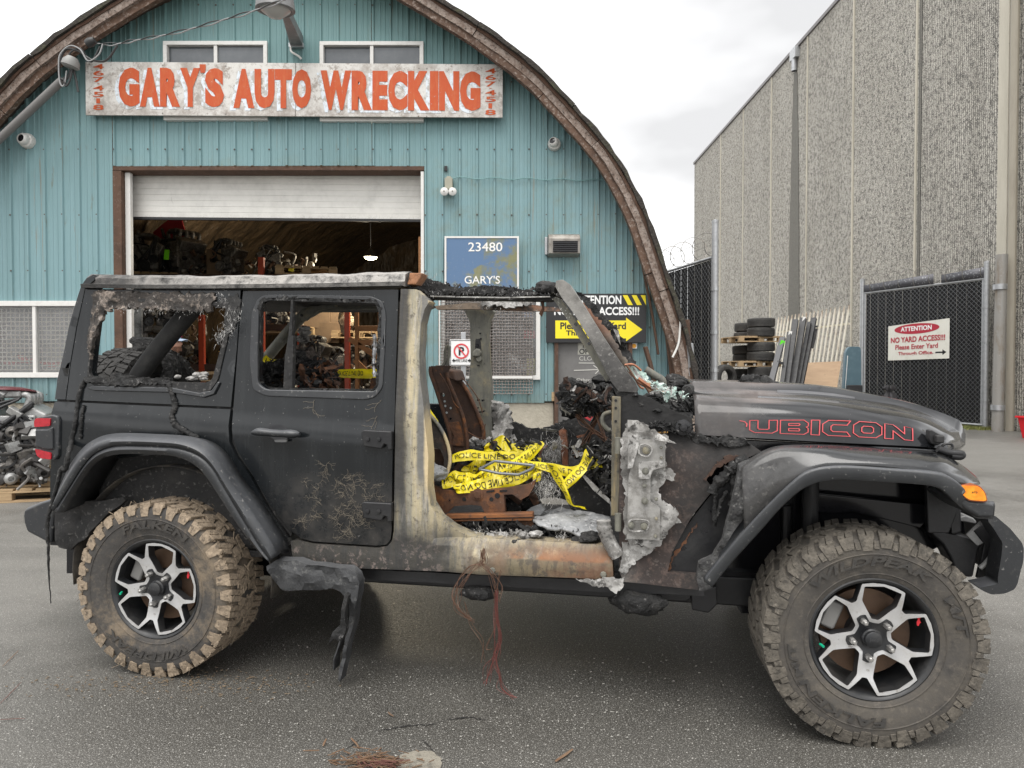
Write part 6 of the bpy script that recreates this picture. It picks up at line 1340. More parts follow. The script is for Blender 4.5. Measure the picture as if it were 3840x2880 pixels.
for k in range(25):
    a = math.radians(-8+196*k/24); rows.append([Vector((-.012+.50*math.cos(a)*1.06, y, .40+.52*math.sin(a)+.03)) for y in (-.78, -.70, -.5, -.40)])
m.grid(rows); jpart(m, 'rear_wheel_liner', M('dusty_black_liner', (.020, .019, .018), .8, layers=[dict(noise=(4, .45, .62), st=(3, 1, 1), col=(.075, .064, .050)), dict(noise=(20, .58, .68), col=(.11, .095, .075), amt=.7)]), smooth=60, solid=.006)
plate('rear_inner_wall', [(250, 1700), (1000, 1700), (1080, 2150), (250, 2150)], -.40, .03, GLASSB, bevel=0)
plate('torn_liner_flap', C1B([(372, 862), (440, 850), (520, 798), (620, 790), (700, 790), (850, 765), (862, 790), (720, 900), (640, 1000), (600, 1052), (530, 1082), (480, 1132), (400, 1112), (372, 1060)]), -.80, .02, SOOT, bevel=.006, step=.03, wob=.025, wsc=9)
RB = empty('rear_bumper', parent=JEEP)
plate('bumper_end', C1B([(158, 860), (185, 835), (270, 800), (368, 770), (372, 850), (345, 1092), (290, 1062), (180, 1005), (160, 940)]), -.80, .20, PLAS, bevel=.02, parent=RB, seg=4)
plate('bumper_bar', C1B([(150, 870), (260, 815), (370, 800), (370, 1060), (280, 1050), (170, 990)]), -.598, 1.3, PLAS, bevel=.02, parent=RB)
TL = empty('tail_light', parent=JEEP)
plate('housing', C3B([(515, 470), (560, 410), (770, 376), (838, 395), (862, 450), (855, 990), (810, 1050), (600, 1030), (530, 960)]), -.79, .10, PLAS, bevel=.02, parent=TL, seg=4)
RLENS = M('red_tail_lens', (.42, .008, .02), .15, layers=[dict(noise=(50, .4, .7), col=(.30, .004, .012))], coat=.7)
plate('red_lens', C3B([(503, 465), (535, 425), (742, 430), (736, 545), (505, 560)]), -.797, .10, RLENS, r=.008, bevel=.008, parent=TL)
plate('red_lens', C3B([(512, 880), (750, 940), (752, 1040), (600, 1022), (545, 985)]), -.797, .10, RLENS, r=.008, bevel=.008, parent=TL)
plate('housing_step', C3B([(512, 590), (700, 588), (770, 550), (780, 900), (700, 905), (516, 860)]), -.80, .08, PLAS, bevel=.01, parent=TL)
# melted trickles on the quarter panel
for k, (pp, r, sq) in enumerate([(C4([(655, 945), (625, 1000), (602, 1080), (590, 1160), (572, 1300), (545, 1420), (520, 1520), (500, 1640)])+C1B([(430, 560), (400, 680), (368, 800), (340, 900), (334, 1000), (340, 1150), (345, 1300), (352, 1420), (357, 1495)]), .012, 1), (C4([(1265, 965), (1290, 1010), (1312, 1090), (1325, 1160), (1300, 1225), (1325, 1290), (1400, 1340), (1500, 1395)]), .014, 1), (C4([(640, 1145), (625, 1200), (618, 1290), (612, 1400)]), .008, .5)]):
    P = []
    for i, (u, v) in enumerate(pp):
        y = -.80 if v > 1890 and k == 0 else None
        q = jp(u, v, -.86) if v > 1700 else conv(u, v, ybody); P.append(Vector((q.x, q.y-.005, q.z)))
    P = resample(catmull(P, 5), 70); rr = [r*(.75+.7*abs(n3(i, k, 3, .43)))*(1 if i < 40 or k else max(.18, 1-(i-40)/34)) for i in range(70)]
    m = MB(); m.tube([p+Vector((.004*n3(i, 2, k, .8), 0, 0)) for i, p in enumerate(P)], rr, 8); jpart(m, 'melted_trickle', CHAR, smooth=60)
plate('window_sill_crust', C4([(640, 940), (700, 930), (840, 950), (850, 905), (935, 930), (1000, 945), (1245, 940), (1280, 985), (1220, 995), (1060, 985), (1040, 1005), (960, 1000), (800, 990), (660, 965)]), lambda x, z: ybody(x, z)-.016, .05, CHAR, bevel=.005, step=.02, wob=.015, wsc=16, jag=.018)
# ---- melted side step, sill underside, frame
STEPM = M('melted_step_plastic', (.028, .029, .031), .6, layers=[dict(noise=(6, .42, .62), col=(.055, .056, .058), rough=.75), dict(noise=(30, .56, .66), col=(.15, .148, .14), amt=.7), dict(up=(.3, .9), noise=(8, .2, .55), col=(.09, .092, .096), amt=.7)], bump=(22, .012, 7))
plate('melted_step', C9([(155, 355), (210, 318), (330, 322), (430, 345), (640, 368), (690, 405), (708, 450), (702, 520), (690, 600), (676, 680), (652, 760), (636, 830), (622, 900), (606, 1000), (598, 1032), (586, 1024), (590, 960), (606, 880), (618, 790), (634, 720), (648, 640), (652, 560), (640, 520), (622, 530), (612, 620), (606, 720), (586, 820), (562, 900), (552, 975), (543, 960), (560, 880), (582, 800), (596, 700), (600, 620), (614, 530), (590, 503), (540, 488), (460, 500), (250, 497), (195, 450)]), lambda x, z: -.87+.05*sm(.42, .30, z), .06, STEPM, bevel=.012, step=.02, wob=.022, wsc=13, seg=3)
plate('melted_drip', C9([(618, 520), (640, 530), (625, 640), (625, 740), (600, 800), (560, 780), (525, 812), (550, 740), (592, 700), (600, 620)]), -.90, .03, CHAR, bevel=.01, wob=.02, wsc=12, step=.02)
plate('sill_underside', [(1172, 2120), (1343, 2133), (1796, 2157), (2300, 2178), (2640, 2200), (2640, 2235), (2300, 2222), (1796, 2196), (1343, 2170), (1172, 2160)], -.72, .04, BLKM, bevel=.005, step=.06, wob=.006)
for s in (-1, 1):
    m = MB(); m.box((1.35, s*.45, .43), (4.2, .09, .13)); jpart(m, 'frame_rail', BLKM, bevel=.01)
m = MB(); m.box((.85, 0, .535), (3.2, 1.4, .03)); jpart(m, 'floor_pan', SOOT)
for x in (-.012, 3.014):
    m = MB(); m.cyl((x, -.70, .39), (x, .70, .39), .045, 12); clump((x, .12, .38), (.15, .14, .14), 3, .05, 5, 16, m); jpart(m, 'axle', BLKM, smooth=60)
m = MB(); m.box((1.2, .1, .40), (.9, .5, .16)); jpart(m, 'fuel_skid', BLKM, bevel=.02)
plate('frame_bracket', C22([(685, 1500), (760, 1505), (850, 1480), (858, 1600), (800, 1659), (690, 1640)]), -.62, .06, BLKM, bevel=.006)
plate('torque_box', C22([(240, 1470), (690, 1520), (690, 1560), (640, 1590), (420, 1580), (240, 1540)]), -.60, .06, BLKM, bevel=.01)
plate('control_arm', C22([(860, 1500), (1110, 1530), (1110, 1590), (860, 1570)]), -.45, .05, BLKM, bevel=.01)
for k, (u, v, rr) in enumerate(((2390, 2255, (.11, .05, .045)), (1795, 2222, (.075, .04, .028)))):
    p = jp(u, v, -.72); m = clump(p, rr, 31+k, .35, 14, 26); jpart(m, 'melted_lump', CHAR, smooth=60)
random.seed(5)
def hang(name, pp, y, r, mat, n=6, sp=8):
    m = MB()
    for k in range(n):
        P = []; ph = random.random()*9
        for i, (u, v) in enumerate(pp): P.append(jp(u+random.gauss(0, sp)*min(1, i/2+.3), v+random.gauss(0, sp*.6), y+random.gauss(0, .012)))
        m.tube(catmull(P, 5), r, 4, cap=False)
    jpart(m, name, mat, smooth=0)
WIRE = M('bare_copper_strands', (.13, .07, .045), .6, .3); WIRR = M('reddish_copper_strands', (.15, .05, .042), .6, .2)
hang('hanging_wires', C9([(1440, 250), (1445, 330), (1390, 350), (1320, 430), (1275, 530), (1290, 610), (1370, 680)]), -.83, .0011, WIRE, 9, 9)
hang('hanging_wires', C9([(1430, 260), (1430, 340), (1480, 380), (1520, 480), (1525, 560)]), -.83, .0011, WIRE, 7, 8)
hang('hanging_wires', C9([(1522, 500), (1520, 640), (1530, 760), (1515, 860), (1480, 950), (1450, 1050)]), -.83, .0011, WIRR, 8, 10)
hang('hanging_wires', C9([(1524, 500), (1518, 640), (1532, 780), (1515, 900), (1530, 1000), (1555, 1085), (1630, 1130)]), -.84, .0011, WIRR, 7, 7)
hang('hanging_wires', C9([(1330, 560), (1380, 700), (1430, 800), (1428, 920)]), -.83, .0012, WIRE, 2, 6); hang('hanging_wires', C9([(1540, 380), (1530, 480), (1520, 700), (1450, 830), (1500, 840)]), -.83, .0012, WIRE, 2, 6)
# ------------------------------------------------------------------ inside the burnt car
# near top rail between the pillars
RAIL = empty('roof_rail', parent=JEEP)
plate('rail_tube', K5([(150, 160), (250, 155), (340, 198), (600, 202), (900, 206), (1255, 205), (1295, 240), (1245, 258), (900, 252), (350, 244), (330, 262), (215, 250), (160, 240)]), -.62, .06, SOOT, bevel=.012, step=.04, wob=.008, parent=RAIL)
plate('rail_upper_flange', K5([(180, 148), (330, 190), (600, 186), (900, 196), (1250, 200), (1250, 212), (900, 214), (600, 206), (330, 210)]), -.655, .03, CHAR, bevel=.004, step=.03, wob=.012, wsc=10, parent=RAIL, jag=.02)
plate('charred_headlining', K5([(240, 90), (300, 78), (400, 110), (470, 140), (560, 160), (640, 146), (760, 140), (940, 152), (1040, 172), (1140, 180), (1200, 150), (1285, 120), (1305, 195), (1240, 205), (900, 206), (340, 200), (250, 158)]), -.52, .30, SOOT, bevel=.004, step=.03, wob=.012, wsc=10, parent=RAIL, jag=.008)
plate('ash_edged_flange', K5([(345, 216), (600, 222), (900, 226), (1240, 220), (1250, 228), (900, 236), (600, 232), (350, 226)]), -.66, .012, ASHS, bevel=.002, step=.03, wob=.004, parent=RAIL)
scraps('burnt_scraps', K5([(200, 60), (320, 80), (470, 130), (650, 140), (950, 150), (1150, 170), (1280, 120), (1290, 200), (340, 200)]), (-.62, -.3), 130, .022, SOOT, RAIL, 31)
plate('burnt_foam_block', K5([(190, 46), (292, 48), (262, 100), (238, 134), (172, 134)]), -.66, .08, M('scorched_orange_foam', (.34, .16, .08), .9, layers=[dict(noise=(9, .45, .6), col=(.16, .09, .06)), dict(noise=(20, .55, .65), col=(.45, .30, .22))], bump=(30, .01)), bevel=.006, step=.02, wob=.01, parent=RAIL)
plate('pillar_gusset', K5([(230, 250), (335, 262), (360, 300), (310, 320), (285, 345), (270, 420), (235, 380)]), -.655, .06, OLIV, bevel=.006, step=.03, parent=RAIL)
plate('hanging_clip', K5([(1170, 250), (1195, 250), (1200, 320), (1180, 375), (1160, 350), (1185, 310)]), -.58, .02, RUST, bevel=.003, parent=RAIL)
tuft('rail_fibres', crv(K5([(340, 205), (600, 190), (900, 200), (1240, 205)]), -.66), 160, .03, FIBR, RAIL, seed=4, spread=.012)
tuft('rail_fibres', crv(K5([(260, 60), (330, 85), (400, 100)]), -.6), 70, .04, FIBR, RAIL, seed=5, spread=.01, down=-.6)
m = clump(jp(*K5([(1225, 165)])[0], -.60), (.055, .06, .032), 3, .3, 22, 34); jpart(m, 'fluffy_burnt_lump', SOOT, RAIL, smooth=60)
# far top rail and B-pillar
FARR = empty('far_roof_rail', parent=JEEP)
plate('rail_tube', K5([(365, 296), (520, 282), (640, 270), (1100, 284), (1345, 312), (1345, 336), (1000, 330), (620, 318), (400, 322)]), .56, .05, M('copper_burnt_rail', (.16, .12, .085), .7, .1, layers=[dict(x=(1.25, 1.5, .3, 5), col=(.22, .115, .07)), dict(noise=(8, .5, .6), col=(.06, .052, .045)), dict(noise=(14, .58, .66), col=(.33, .29, .24))], bump=(30, .005)), bevel=.012, step=.05, wob=.006, parent=FARR)
plate('ash_drape', K5([(715, 270), (800, 258), (1000, 268), (1110, 276), (1090, 300), (1000, 296), (900, 300), (800, 290), (730, 292)]), .50, .05, ASHS, bevel=.004, step=.03, wob=.03, wsc=10, parent=FARR, jag=.03)
tuft('rail_fibres', crv(K5([(720, 285), (800, 275), (860, 285)]), .5), 90, .05, FIBR, FARR, seed=6, spread=.015)
FB_ = empty('far_door_pillar', parent=JEEP)
plate('pillar_shell', K5([(605, 330), (640, 275), (780, 280), (818, 335), (785, 400), (772, 520), (790, 800), (800, 1000), (812, 1290), (812, 1420), (690, 1420), (660, 1250), (632, 1000), (636, 860), (650, 700), (645, 420)]), lambda x, z: .70-.10*max(0, z-1.2), .08, OLIV2, bevel=.012, step=.05, parent=FB_)
plate('belt_track', K5([(690, 400), (720, 400), (728, 640), (705, 700), (680, 640)]), .66, .02, BLKM, bevel=.004, parent=FB_)
plate('belt_guide', K5([(655, 420), (680, 410), (690, 440), (672, 460), (672, 560), (655, 540)]), .665, .03, OLIV2, bevel=.006, parent=FB_)
plate('belt_adjuster', K5([(660, 640), (690, 610), (720, 620), (730, 650), (715, 676), (660, 676)]), .64, .04, OLIV2, bevel=.01, parent=FB_)
for (u, v, r) in ((703, 418, .018), (712, 690, .018), (722, 500, .006), (726, 540, .006), (700, 590, .010), (705, 1000, .007), (738, 1004, .007), (700, 1060, .005), (720, 1090, .006), (745, 1085, .006), (705, 740, .005), (712, 1140, .006)):
    m = MB(); p = jp(*K5([(u, v)])[0], .655); m.lathe([(0, -.004), (r, -.003), (r*1.05, .03)], p, (0, 1, 0), 10); jpart(m, 'pillar_bolt', GLASSB if r < .012 else OLIV2, FB_)
# A-pillars
AP = empty('windshield_pillar', parent=JEEP)
plate('pillar_cover', K5([(1290, 105), (1340, 96), (1392, 130), (1480, 262), (1640, 520), (1800, 760), (1885, 870), (1908, 925), (1895, 945), (1760, 936), (1700, 860), (1560, 575), (1430, 360), (1330, 230), (1285, 150)]), lambda x, z: -.67-.05*sm(1.7, 1.35, z), .09, M('ash_dusted_pillar', (.075, .072, .069), .8, layers=[dict(z=(1.40, 1.72, .2, 5), noise=(14, .20, .60), col=(.27, .26, .24)), dict(noise=(30, .52, .68), col=(.27, .26, .24), amt=.6), dict(z=(1.62, 1.36, .3, 5), noise=(9, .30, .62), col=(.020, .0195, .019), amt=.9), dict(noise=(60, .58, .72), col=(.30, .29, .275), amt=.4)], bump=(50, .003)), bevel=.03, step=.04, parent=AP, seg=3)
plate('pillar_inner', K5([(1265, 240), (1300, 225), (1340, 260), (1440, 400), (1560, 590), (1690, 840), (1665, 862), (1625, 800), (1540, 660), (1420, 470), (1330, 330)]), -.62, .05, OLIV2, bevel=.008, step=.05, parent=AP)
plate('pillar_foot', K5([(1700, 860), (1760, 930), (1900, 940), (1915, 980), (1880, 1010), (1790, 1000), (1740, 960)]), -.71, .06, SOOT, bevel=.01, step=.03, wob=.012, parent=AP)
for (u, v) in ((1437, 432), (1537, 576)):
    m = MB(); m.lathe([(0, 0), (.007, 0)], jp(*K5([(u, v)])[0], -.622), (0, 1, 0), 8); jpart(m, 'bolt_hole', GLASSB, AP, smooth=0)
plate('weather_strip', K5([(1430, 175), (1475, 190), (1560, 270), (1640, 360), (1740, 450), (1800, 560), (1890, 735), (1850, 745), (1770, 620), (1700, 500), (1600, 390), (1500, 270)]), -.05, .03, CHAR, bevel=.004, step=.03, wob=.03, wsc=9, parent=AP, jag=.02)
plate('torn_strip', K5([(1715, 430), (1760, 480), (1775, 590), (1760, 560), (1720, 470)]), -.06, .01, ASHS, bevel=0, step=.03, wob=.02, parent=AP)
m = MB(); P = crv(K5([(1480, 290), (1600, 420), (1830, 740)]), .58); m.tube(catmull(P, 5), .032, 10); jpart(m, 'far_windshield_pillar', M('brown_grey_tube', (.15, .125, .10), .7, layers=[dict(noise=(7, .45, .62), col=(.06, .045, .038)), dict(z=(1.55, 1.7, .1, 6), col=(.15, .07, .04))], bump=(30, .004)), smooth=60)
tuft('pillar_fibres', crv(K5([(1290, 180), (1340, 300), (1430, 400)]), -.66), 110, .03, FIBR, AP, seed=9, spread=.01)
# cowl top debris, broken windscreen
COW = empty('cowl_debris', parent=JEEP)
GREEN_ = M('green_glass_crumb', (.34, .48, .43), .15, layers=[dict(noise=(26, .46, .58), col=(.66, .72, .68))], spec=.7)
random.seed(8)
def region(name, uvs, y, mat, par, n, rmin, rmax, seed, sq=.6):
    random.seed(seed); us = [p[0] for p in uvs]; vs = [p[1] for p in uvs]; k = 0; tries = 0
    while k < n and tries < 2000:
        tries += 1; u, v = random.uniform(min(us), max(us)), random.uniform(min(vs), max(vs))
        if not inside((u, v), uvs): continue
        yy = random.uniform(*y); p = jp(u, v, yy); r = random.uniform(rmin, rmax)
        m = clump(p, (r*random.uniform(.8, 1.5), r*random.uniform(.8, 1.4), r*sq*random.uniform(.7, 1.3)), seed+k*3, .45, .10/r*9, 22); jpart(m, name, mat, par, smooth=50); k += 1
region('burnt_clump', C24([(0, 290), (180, 360), (430, 330), (430, 450), (150, 440), (0, 400)]), (-.66, -.5), CHAR, COW, 8, .02, .035, 40)
scraps('burnt_scraps', C24([(0, 270), (180, 340), (430, 310), (440, 460), (150, 450), (0, 410)]), (-.68, -.45), 220, .032, CHAR, COW, 5)
scraps('glass_crumbs', C24([(0, 130), (200, 200), (380, 260), (380, 330), (100, 330), (0, 260)]), (-.6, -.2), 130, .028, GREEN_, COW, 6)
scraps('ash_flakes', C24([(0, 150), (200, 200), (430, 300), (430, 420), (0, 380)]), (-.66, -.3), 60, .028, ASHS, COW, 7)
scraps('burnt_scraps', C24([(0, 560), (430, 590), (440, 700), (0, 650)]), (-.76, -.72), 160, .022, CHAR, COW, 8)
region('burnt_clump', C24([(0, 560), (200, 560), (430, 590), (430, 690), (0, 640)]), (-.74, -.70), CHAR, COW, 7, .014, .026, 60)
region('burnt_clump', K5([(2100, 870), (2200, 850), (2211, 960), (2120, 940)]), (-.3, .1), CHAR, COW, 5, .03, .05, 70)
region('burnt_clump', K5([(1770, 950), (1900, 960), (2000, 1040), (2200, 1060), (2211, 1090), (2010, 1080), (1850, 1000)]), (-.72, -.62), CHAR, COW, 8, .015, .028, 80)
GREEN = M('crazed_green_glass', (.30, .42, .37), .2, layers=[dict(noise=(26, .46, .58), col=(.62, .68, .64)), dict(noise=(12, .52, .6), col=(.13, .21, .18))], bump=(50, .004), spec=.7)
for k, pp in enumerate([[(1815, 745), (1880, 740), (1980, 820), (1990, 880), (1900, 840), (1840, 790)], [(1960, 850), (2080, 880), (2130, 960), (2040, 940), (1970, 900)], [(2090, 960), (2180, 950), (2211, 1010), (2120, 1020)]]):
    plate('broken_glass_sheet', K5(pp), -.30-.12*k, .006, GREEN, bevel=0, step=.03, wob=.05, wsc=6, parent=COW, jag=.025)
plate('foil_scrap', K5([(1990, 970), (2060, 960), (2130, 990), (2150, 1020), (2060, 1015), (2010, 1000)]), -.52, .006, paint('pale_foil', (.62, .62, .60), .4), bevel=0, step=.03, wob=.04, wsc=9, parent=COW, jag=.02)
plate('foil_scrap', K5([(1880, 760), (1960, 830), (1975, 890), (1930, 870), (1880, 800)]), -.45, .006, ASHS, bevel=0, step=.03, wob=.03, parent=COW, jag=.02)
m = MB(); m.tube(catmull(crv(K5([(1960, 770), (2030, 815), (2085, 850), (2095, 900)]), -.10), 5), .020, 10); jpart(m, 'wiper_arm', OLIV2, COW, smooth=60)
for k, pp in enumerate([[(1905, 840), (1990, 900), (2070, 940), (2140, 960)], [(1820, 740), (1900, 860), (1960, 900), (2010, 980)], [(1805, 738), (1870, 735), (1930, 780)], [(1960, 870), (1990, 905), (2000, 940)], [(1890, 850), (1920, 900), (1950, 915)]]):
    m = MB(); m.tube(catmull(crv(K5(pp), -.5+.05*k), 5), .006 if k else .011, 6); jpart(m, 'loose_wire', WIRE if k % 2 else COPP, COW)
plate('wood_sliver', K5([(1972, 868), (2000, 872), (2004, 935), (1985, 930)]), -.45, .01, WOODP, bevel=.002, parent=COW)
plate('cowl_scar', C24([(0, 455), (440, 465), (450, 560), (0, 560)]), -.69, .02, SOOT, bevel=.004)
m = MB(); random.seed(12)
for k in range(26):
    u, v = C24([(random.gauss(250, 70), random.gauss(510, 20))])[0]; p = jp(u, v, -.693); m.lathe([(0, -.003), (random.uniform(.003, .009), 0)], p, (0, 1, 0), 9)
jpart(m, 'ash_blisters', M('white_blister', (.48, .46, .43), .8, layers=[dict(noise=(20, .5, .6), col=(.30, .23, .16))]), COW, smooth=0, kind='stuff')
plate('ochre_edge', C24([(20, 665), (180, 655), (180, 675), (30, 680)]), -.75, .01, M('ochre_burnt_edge', (.36, .20, .06), .8), bevel=.002, parent=COW)
m = MB(); p = jp(*C24([(340, 620)])[0], -.76); m.lathe([(0, -.014), (.014, -.012), (.018, 0), (.032, .004), (.034, .012)], p, (0, 1, 0), 12); jpart(m, 'cowl_bolt', BLKM, COW)
# dashboard remains and steering column (far side)
DASH = empty('burnt_dashboard', parent=JEEP)
region('charred_lump', K5([(1350, 880), (1480, 900), (1700, 940), (1700, 1060), (1520, 1100), (1350, 1080)]), (-.15, .25), CHAR, DASH, 12, .035, .065, 100, .8)
scraps('burnt_scraps', K5([(1345, 880), (1480, 860), (1700, 880), (1700, 1080), (1520, 1110), (1345, 1090)]), (-.3, .2), 260, .05, CHAR, DASH, 1)
scraps('ash_flakes', K5([(1345, 870), (1480, 860), (1700, 870), (1700, 1080), (1520, 1110), (1345, 1090)]), (-.32, .1), 50, .035, ASHS, DASH, 2)
scraps('rusty_slivers', K5([(1360, 860), (1480, 900), (1700, 860), (1690, 1060), (1400, 1040)]), (-.32, 0), 30, .06, RUSTD, DASH, 3)
region('charred_lump', K5([(1560, 830), (1680, 840), (1700, 930), (1580, 930)]), (-.2, .2), CHAR, DASH, 4, .03, .045, 130, .8)
plate('red_scrap', K5([(1425, 1070), (1480, 1075), (1570, 1080), (1572, 1120), (1545, 1158), (1500, 1130), (1440, 1110)]), .42, .01, paint('red_rag', (.55, .05, .06), .7), bevel=0, parent=DASH, step=.03, wob=.02)
for k, pp in enumerate([[(1650, 860), (1640, 960), (1630, 1060)], [(1375, 870), (1400, 940), (1390, 1000)], [(1610, 1090), (1590, 1130), (1560, 1200), (1500, 1330)]]):
    m = MB(); m.tube(catmull(crv(K5(pp), .0), 5), .014, 8); jpart(m, 'bent_bracket', RUSTD if k < 2 else SOOT, DASH, smooth=60)
hang('dash_wires', K5([(1450, 1110), (1520, 1180), (1600, 1250), (1690, 1310)]), -.2, .0025, WIRE, 8, 14); hang('dash_wires', K5([(1620, 1100), (1570, 1200), (1490, 1340), (1440, 1420)]), -.15, .003, WIRE, 5, 10); hang('dash_wires', K5([(1590, 1110), (1640, 1240), (1680, 1330)]), -.25, .002, WIRE, 4, 10)
m = MB(); m.tube(catmull(crv(K5([(1705, 1090), (1650, 1110), (1640, 1170), (1680, 1220), (1702, 1225)]), -.5), 6), .010, 8); jpart(m, 'coolant_pipe', OLIV2, DASH, smooth=60)
plate('copper_strip', K5([(1440, 1272), (1560, 1240), (1600, 1232), (1600, 1250), (1450, 1288)]), .0, .01, COPP, bevel=.002, parent=DASH)
m = MB(); m.box((2.30, 0, .84), (.05, 1.38, .66)); jpart(m, 'firewall', SOOT, bevel=.01)
# far body side with its burnt, ragged upper edge
fs = C4B([(940, 60), (970, 30), (1000, 90), (1060, 40), (1110, 60), (1140, 140), (1150, 205), (1250, 232), (1330, 262), (1400, 268), (1450, 242), (1530, 252), (1560, 215), (1650, 170), (1720, 140), (1830, 150), (1900, 200), (1990, 130), (2080, 100), (2080, 900), (900, 900), (860, 500), (930, 480)])
plate('far_body_side', fs, .73, .04, SOOT, bevel=.004, step=.05, wob=.03, wsc=6, jag=.03)
plate('far_ash_curtain', K5([(812, 1000), (840, 1000), (900, 1040), (930, 1040), (950, 1160), (960, 1250), (900, 1310), (830, 1320), (810, 1200)]), .55, .05, ASHS, bevel=.004, step=.03, wob=.05, wsc=8, jag=.03)
m = MB(); m.box((.22, .74, .86), (1.70, .04, .64)); jpart(m, 'far_rear_side', PAINT, bevel=.006)
# rear bulkhead / tailgate
m = MB(); m.box((-.64, 0, .86), (.04, 1.46, .66)); jpart(m, 'tailgate', PAINT, bevel=.01)
m = MB(); m.box((-.02, -.58, .82), (.9, .28, .55)); jpart(m, 'wheel_housing', SOOT, bevel=.05)
# sport bars
m = MB(); P = crv(C4([(1030, 1000), (1040, 940), (1180, 740), (1420, 450), (1470, 390)]), -.52); m.tube(catmull(P, 5), .047, 14); jpart(m, 'sport_bar', M('sooty_padding', (.020, .020, .020), .75, layers=[dict(noise=(10, .5, .7), col=(.045, .043, .04))], bump=(25, .006)), smooth=60)
m = MB(); P = crv(C5([(430, 1050), (520, 930), (800, 600), (900, 540), (1010, 490), (1310, 472), (1545, 470)]), [.50]*7); m.tube(catmull(P, 6), .036, 14); SB = jpart(m, 'far_sport_bar', OLIV2, smooth=60)
plate('bar_plate', C5([(790, 575), (840, 535), (1000, 470), (1140, 462), (1140, 490), (960, 530), (860, 620), (815, 625)]), .44, .02, OLIV2, bevel=.004, parent=SB)
for (u, v, r) in ((622, 808, .012), (812, 572, .008)):
    m = MB(); p = jp(*C5([(u, v)])[0], .462 if r > .01 else .435); m.lathe([(0, -.004), (r*.45, -.004), (r*.5, -.006), (r, -.005), (r, .01)], p, (0, 1, 0), 10); jpart(m, 'bar_bolt', OLIV2 if r > .01 else GLASSB, SB)
# burnt lamp bracket before the spare wheel
plate('brake_lamp_bracket', C4([(972, 650), (1000, 628), (1080, 632), (1140, 640), (1172, 668), (1135, 700), (1100, 735), (1030, 760), (985, 820), (970, 880), (985, 935), (925, 935), (905, 850), (885, 790), (1000, 715), (1000, 690), (975, 670)]), -.10, .10, CHAR, bevel=.015, step=.03, wob=.02, wsc=10)
plate('bracket_ring', C4([(1190, 745), (1250, 760), (1290, 830), (1305, 900), (1290, 940), (1200, 940), (1230, 870), (1225, 800)]), -.05, .08, CHAR, bevel=.01, step=.03, wob=.02, wsc=10)
region('ash_crumb', C4([(1280, 920), (1590, 905), (1590, 945), (1280, 950)]), (-.72, -.66), ASHS, None, 7, .012, .022, 150)
# rear seat remains, seen through the door window
RS = empty('rear_seat_frame', parent=JEEP)
for k, pp in enumerate([[(830, 1005), (935, 998), (900, 1100), (905, 1262), (860, 1262), (790, 1090)], [(990, 1000), (1020, 1010), (1060, 1080), (1040, 1262), (970, 1262), (985, 1120)], [(1065, 1050), (1110, 990), (1135, 1080), (1090, 1120), (1145, 1262), (1085, 1262)], [(860, 1080), (1000, 1070), (1000, 1120), (880, 1130)], [(1440, 1190), (1460, 1145), (1510, 1150), (1515, 1230), (1480, 1268), (1440, 1268)]]):
    plate('rusty_bracket', C5(pp), -.30+.10*(k % 3), .02, RUST, bevel=.004, step=.03, wob=.012, wsc=9, parent=RS)
region('charred_lump', C5([(420, 1040), (520, 1000), (640, 980), (640, 1240), (420, 1230)]), (-.4, -.15), CHAR, RS, 6, .025, .04, 170)
scraps('burnt_scraps', C5([(420, 1020), (520, 990), (640, 980), (640, 1250), (420, 1240)]), (-.45, -.1), 120, .04, CHAR, RS, 21)
scraps('burnt_scraps', C5([(730, 930), (1140, 1000), (1140, 1250), (730, 1250)]), (-.5, -.1), 170, .04, CHAR, RS, 22)
scraps('rusty_slivers', C5([(800, 1010), (1140, 1000), (1140, 1250), (800, 1250)]), (-.5, -.3), 40, .06, RUST, RS, 23)
region('charred_lump', C5([(735, 930), (820, 960), (800, 1040), (740, 1180), (730, 1100)]), (-.4, -.2), CHAR, RS, 6, .03, .05, 190)
region('charred_lump', C5([(895, 1010), (950, 1020), (1060, 1000), (1060, 1080), (960, 1200), (930, 1150)]), (-.42, -.32), CHAR, RS, 6, .025, .04, 210)
region('ash_lump', C5([(795, 690), (855, 690), (840, 790), (810, 800)]), (.3, .4), ASHS, RS, 3, .02, .035, 230)
m = MB(); P = crv(C5([(1485, 745), (1490, 830), (1482, 950), (1478, 1040), (1490, 1135)]), -.5); P = resample(catmull(P, 4), 24); m.tube(P, [.009*(.6+abs(n3(i, 2, 2, .6))*1.8) for i in range(24)], 7); jpart(m, 'molten_metal_strip', M('bright_molten_aluminium', (.55, .55, .57), .35, .7, layers=[dict(noise=(20, .5, .6), col=(.2, .2, .2))]), RS, smooth=60)
m = MB(); m.cyl(jp(*C5([(470, 1150)])[0], -.30), jp(*C5([(570, 1140)])[0], -.30), .026, 12); jpart(m, 'charred_motor', BLKM, RS, bevel=.006)
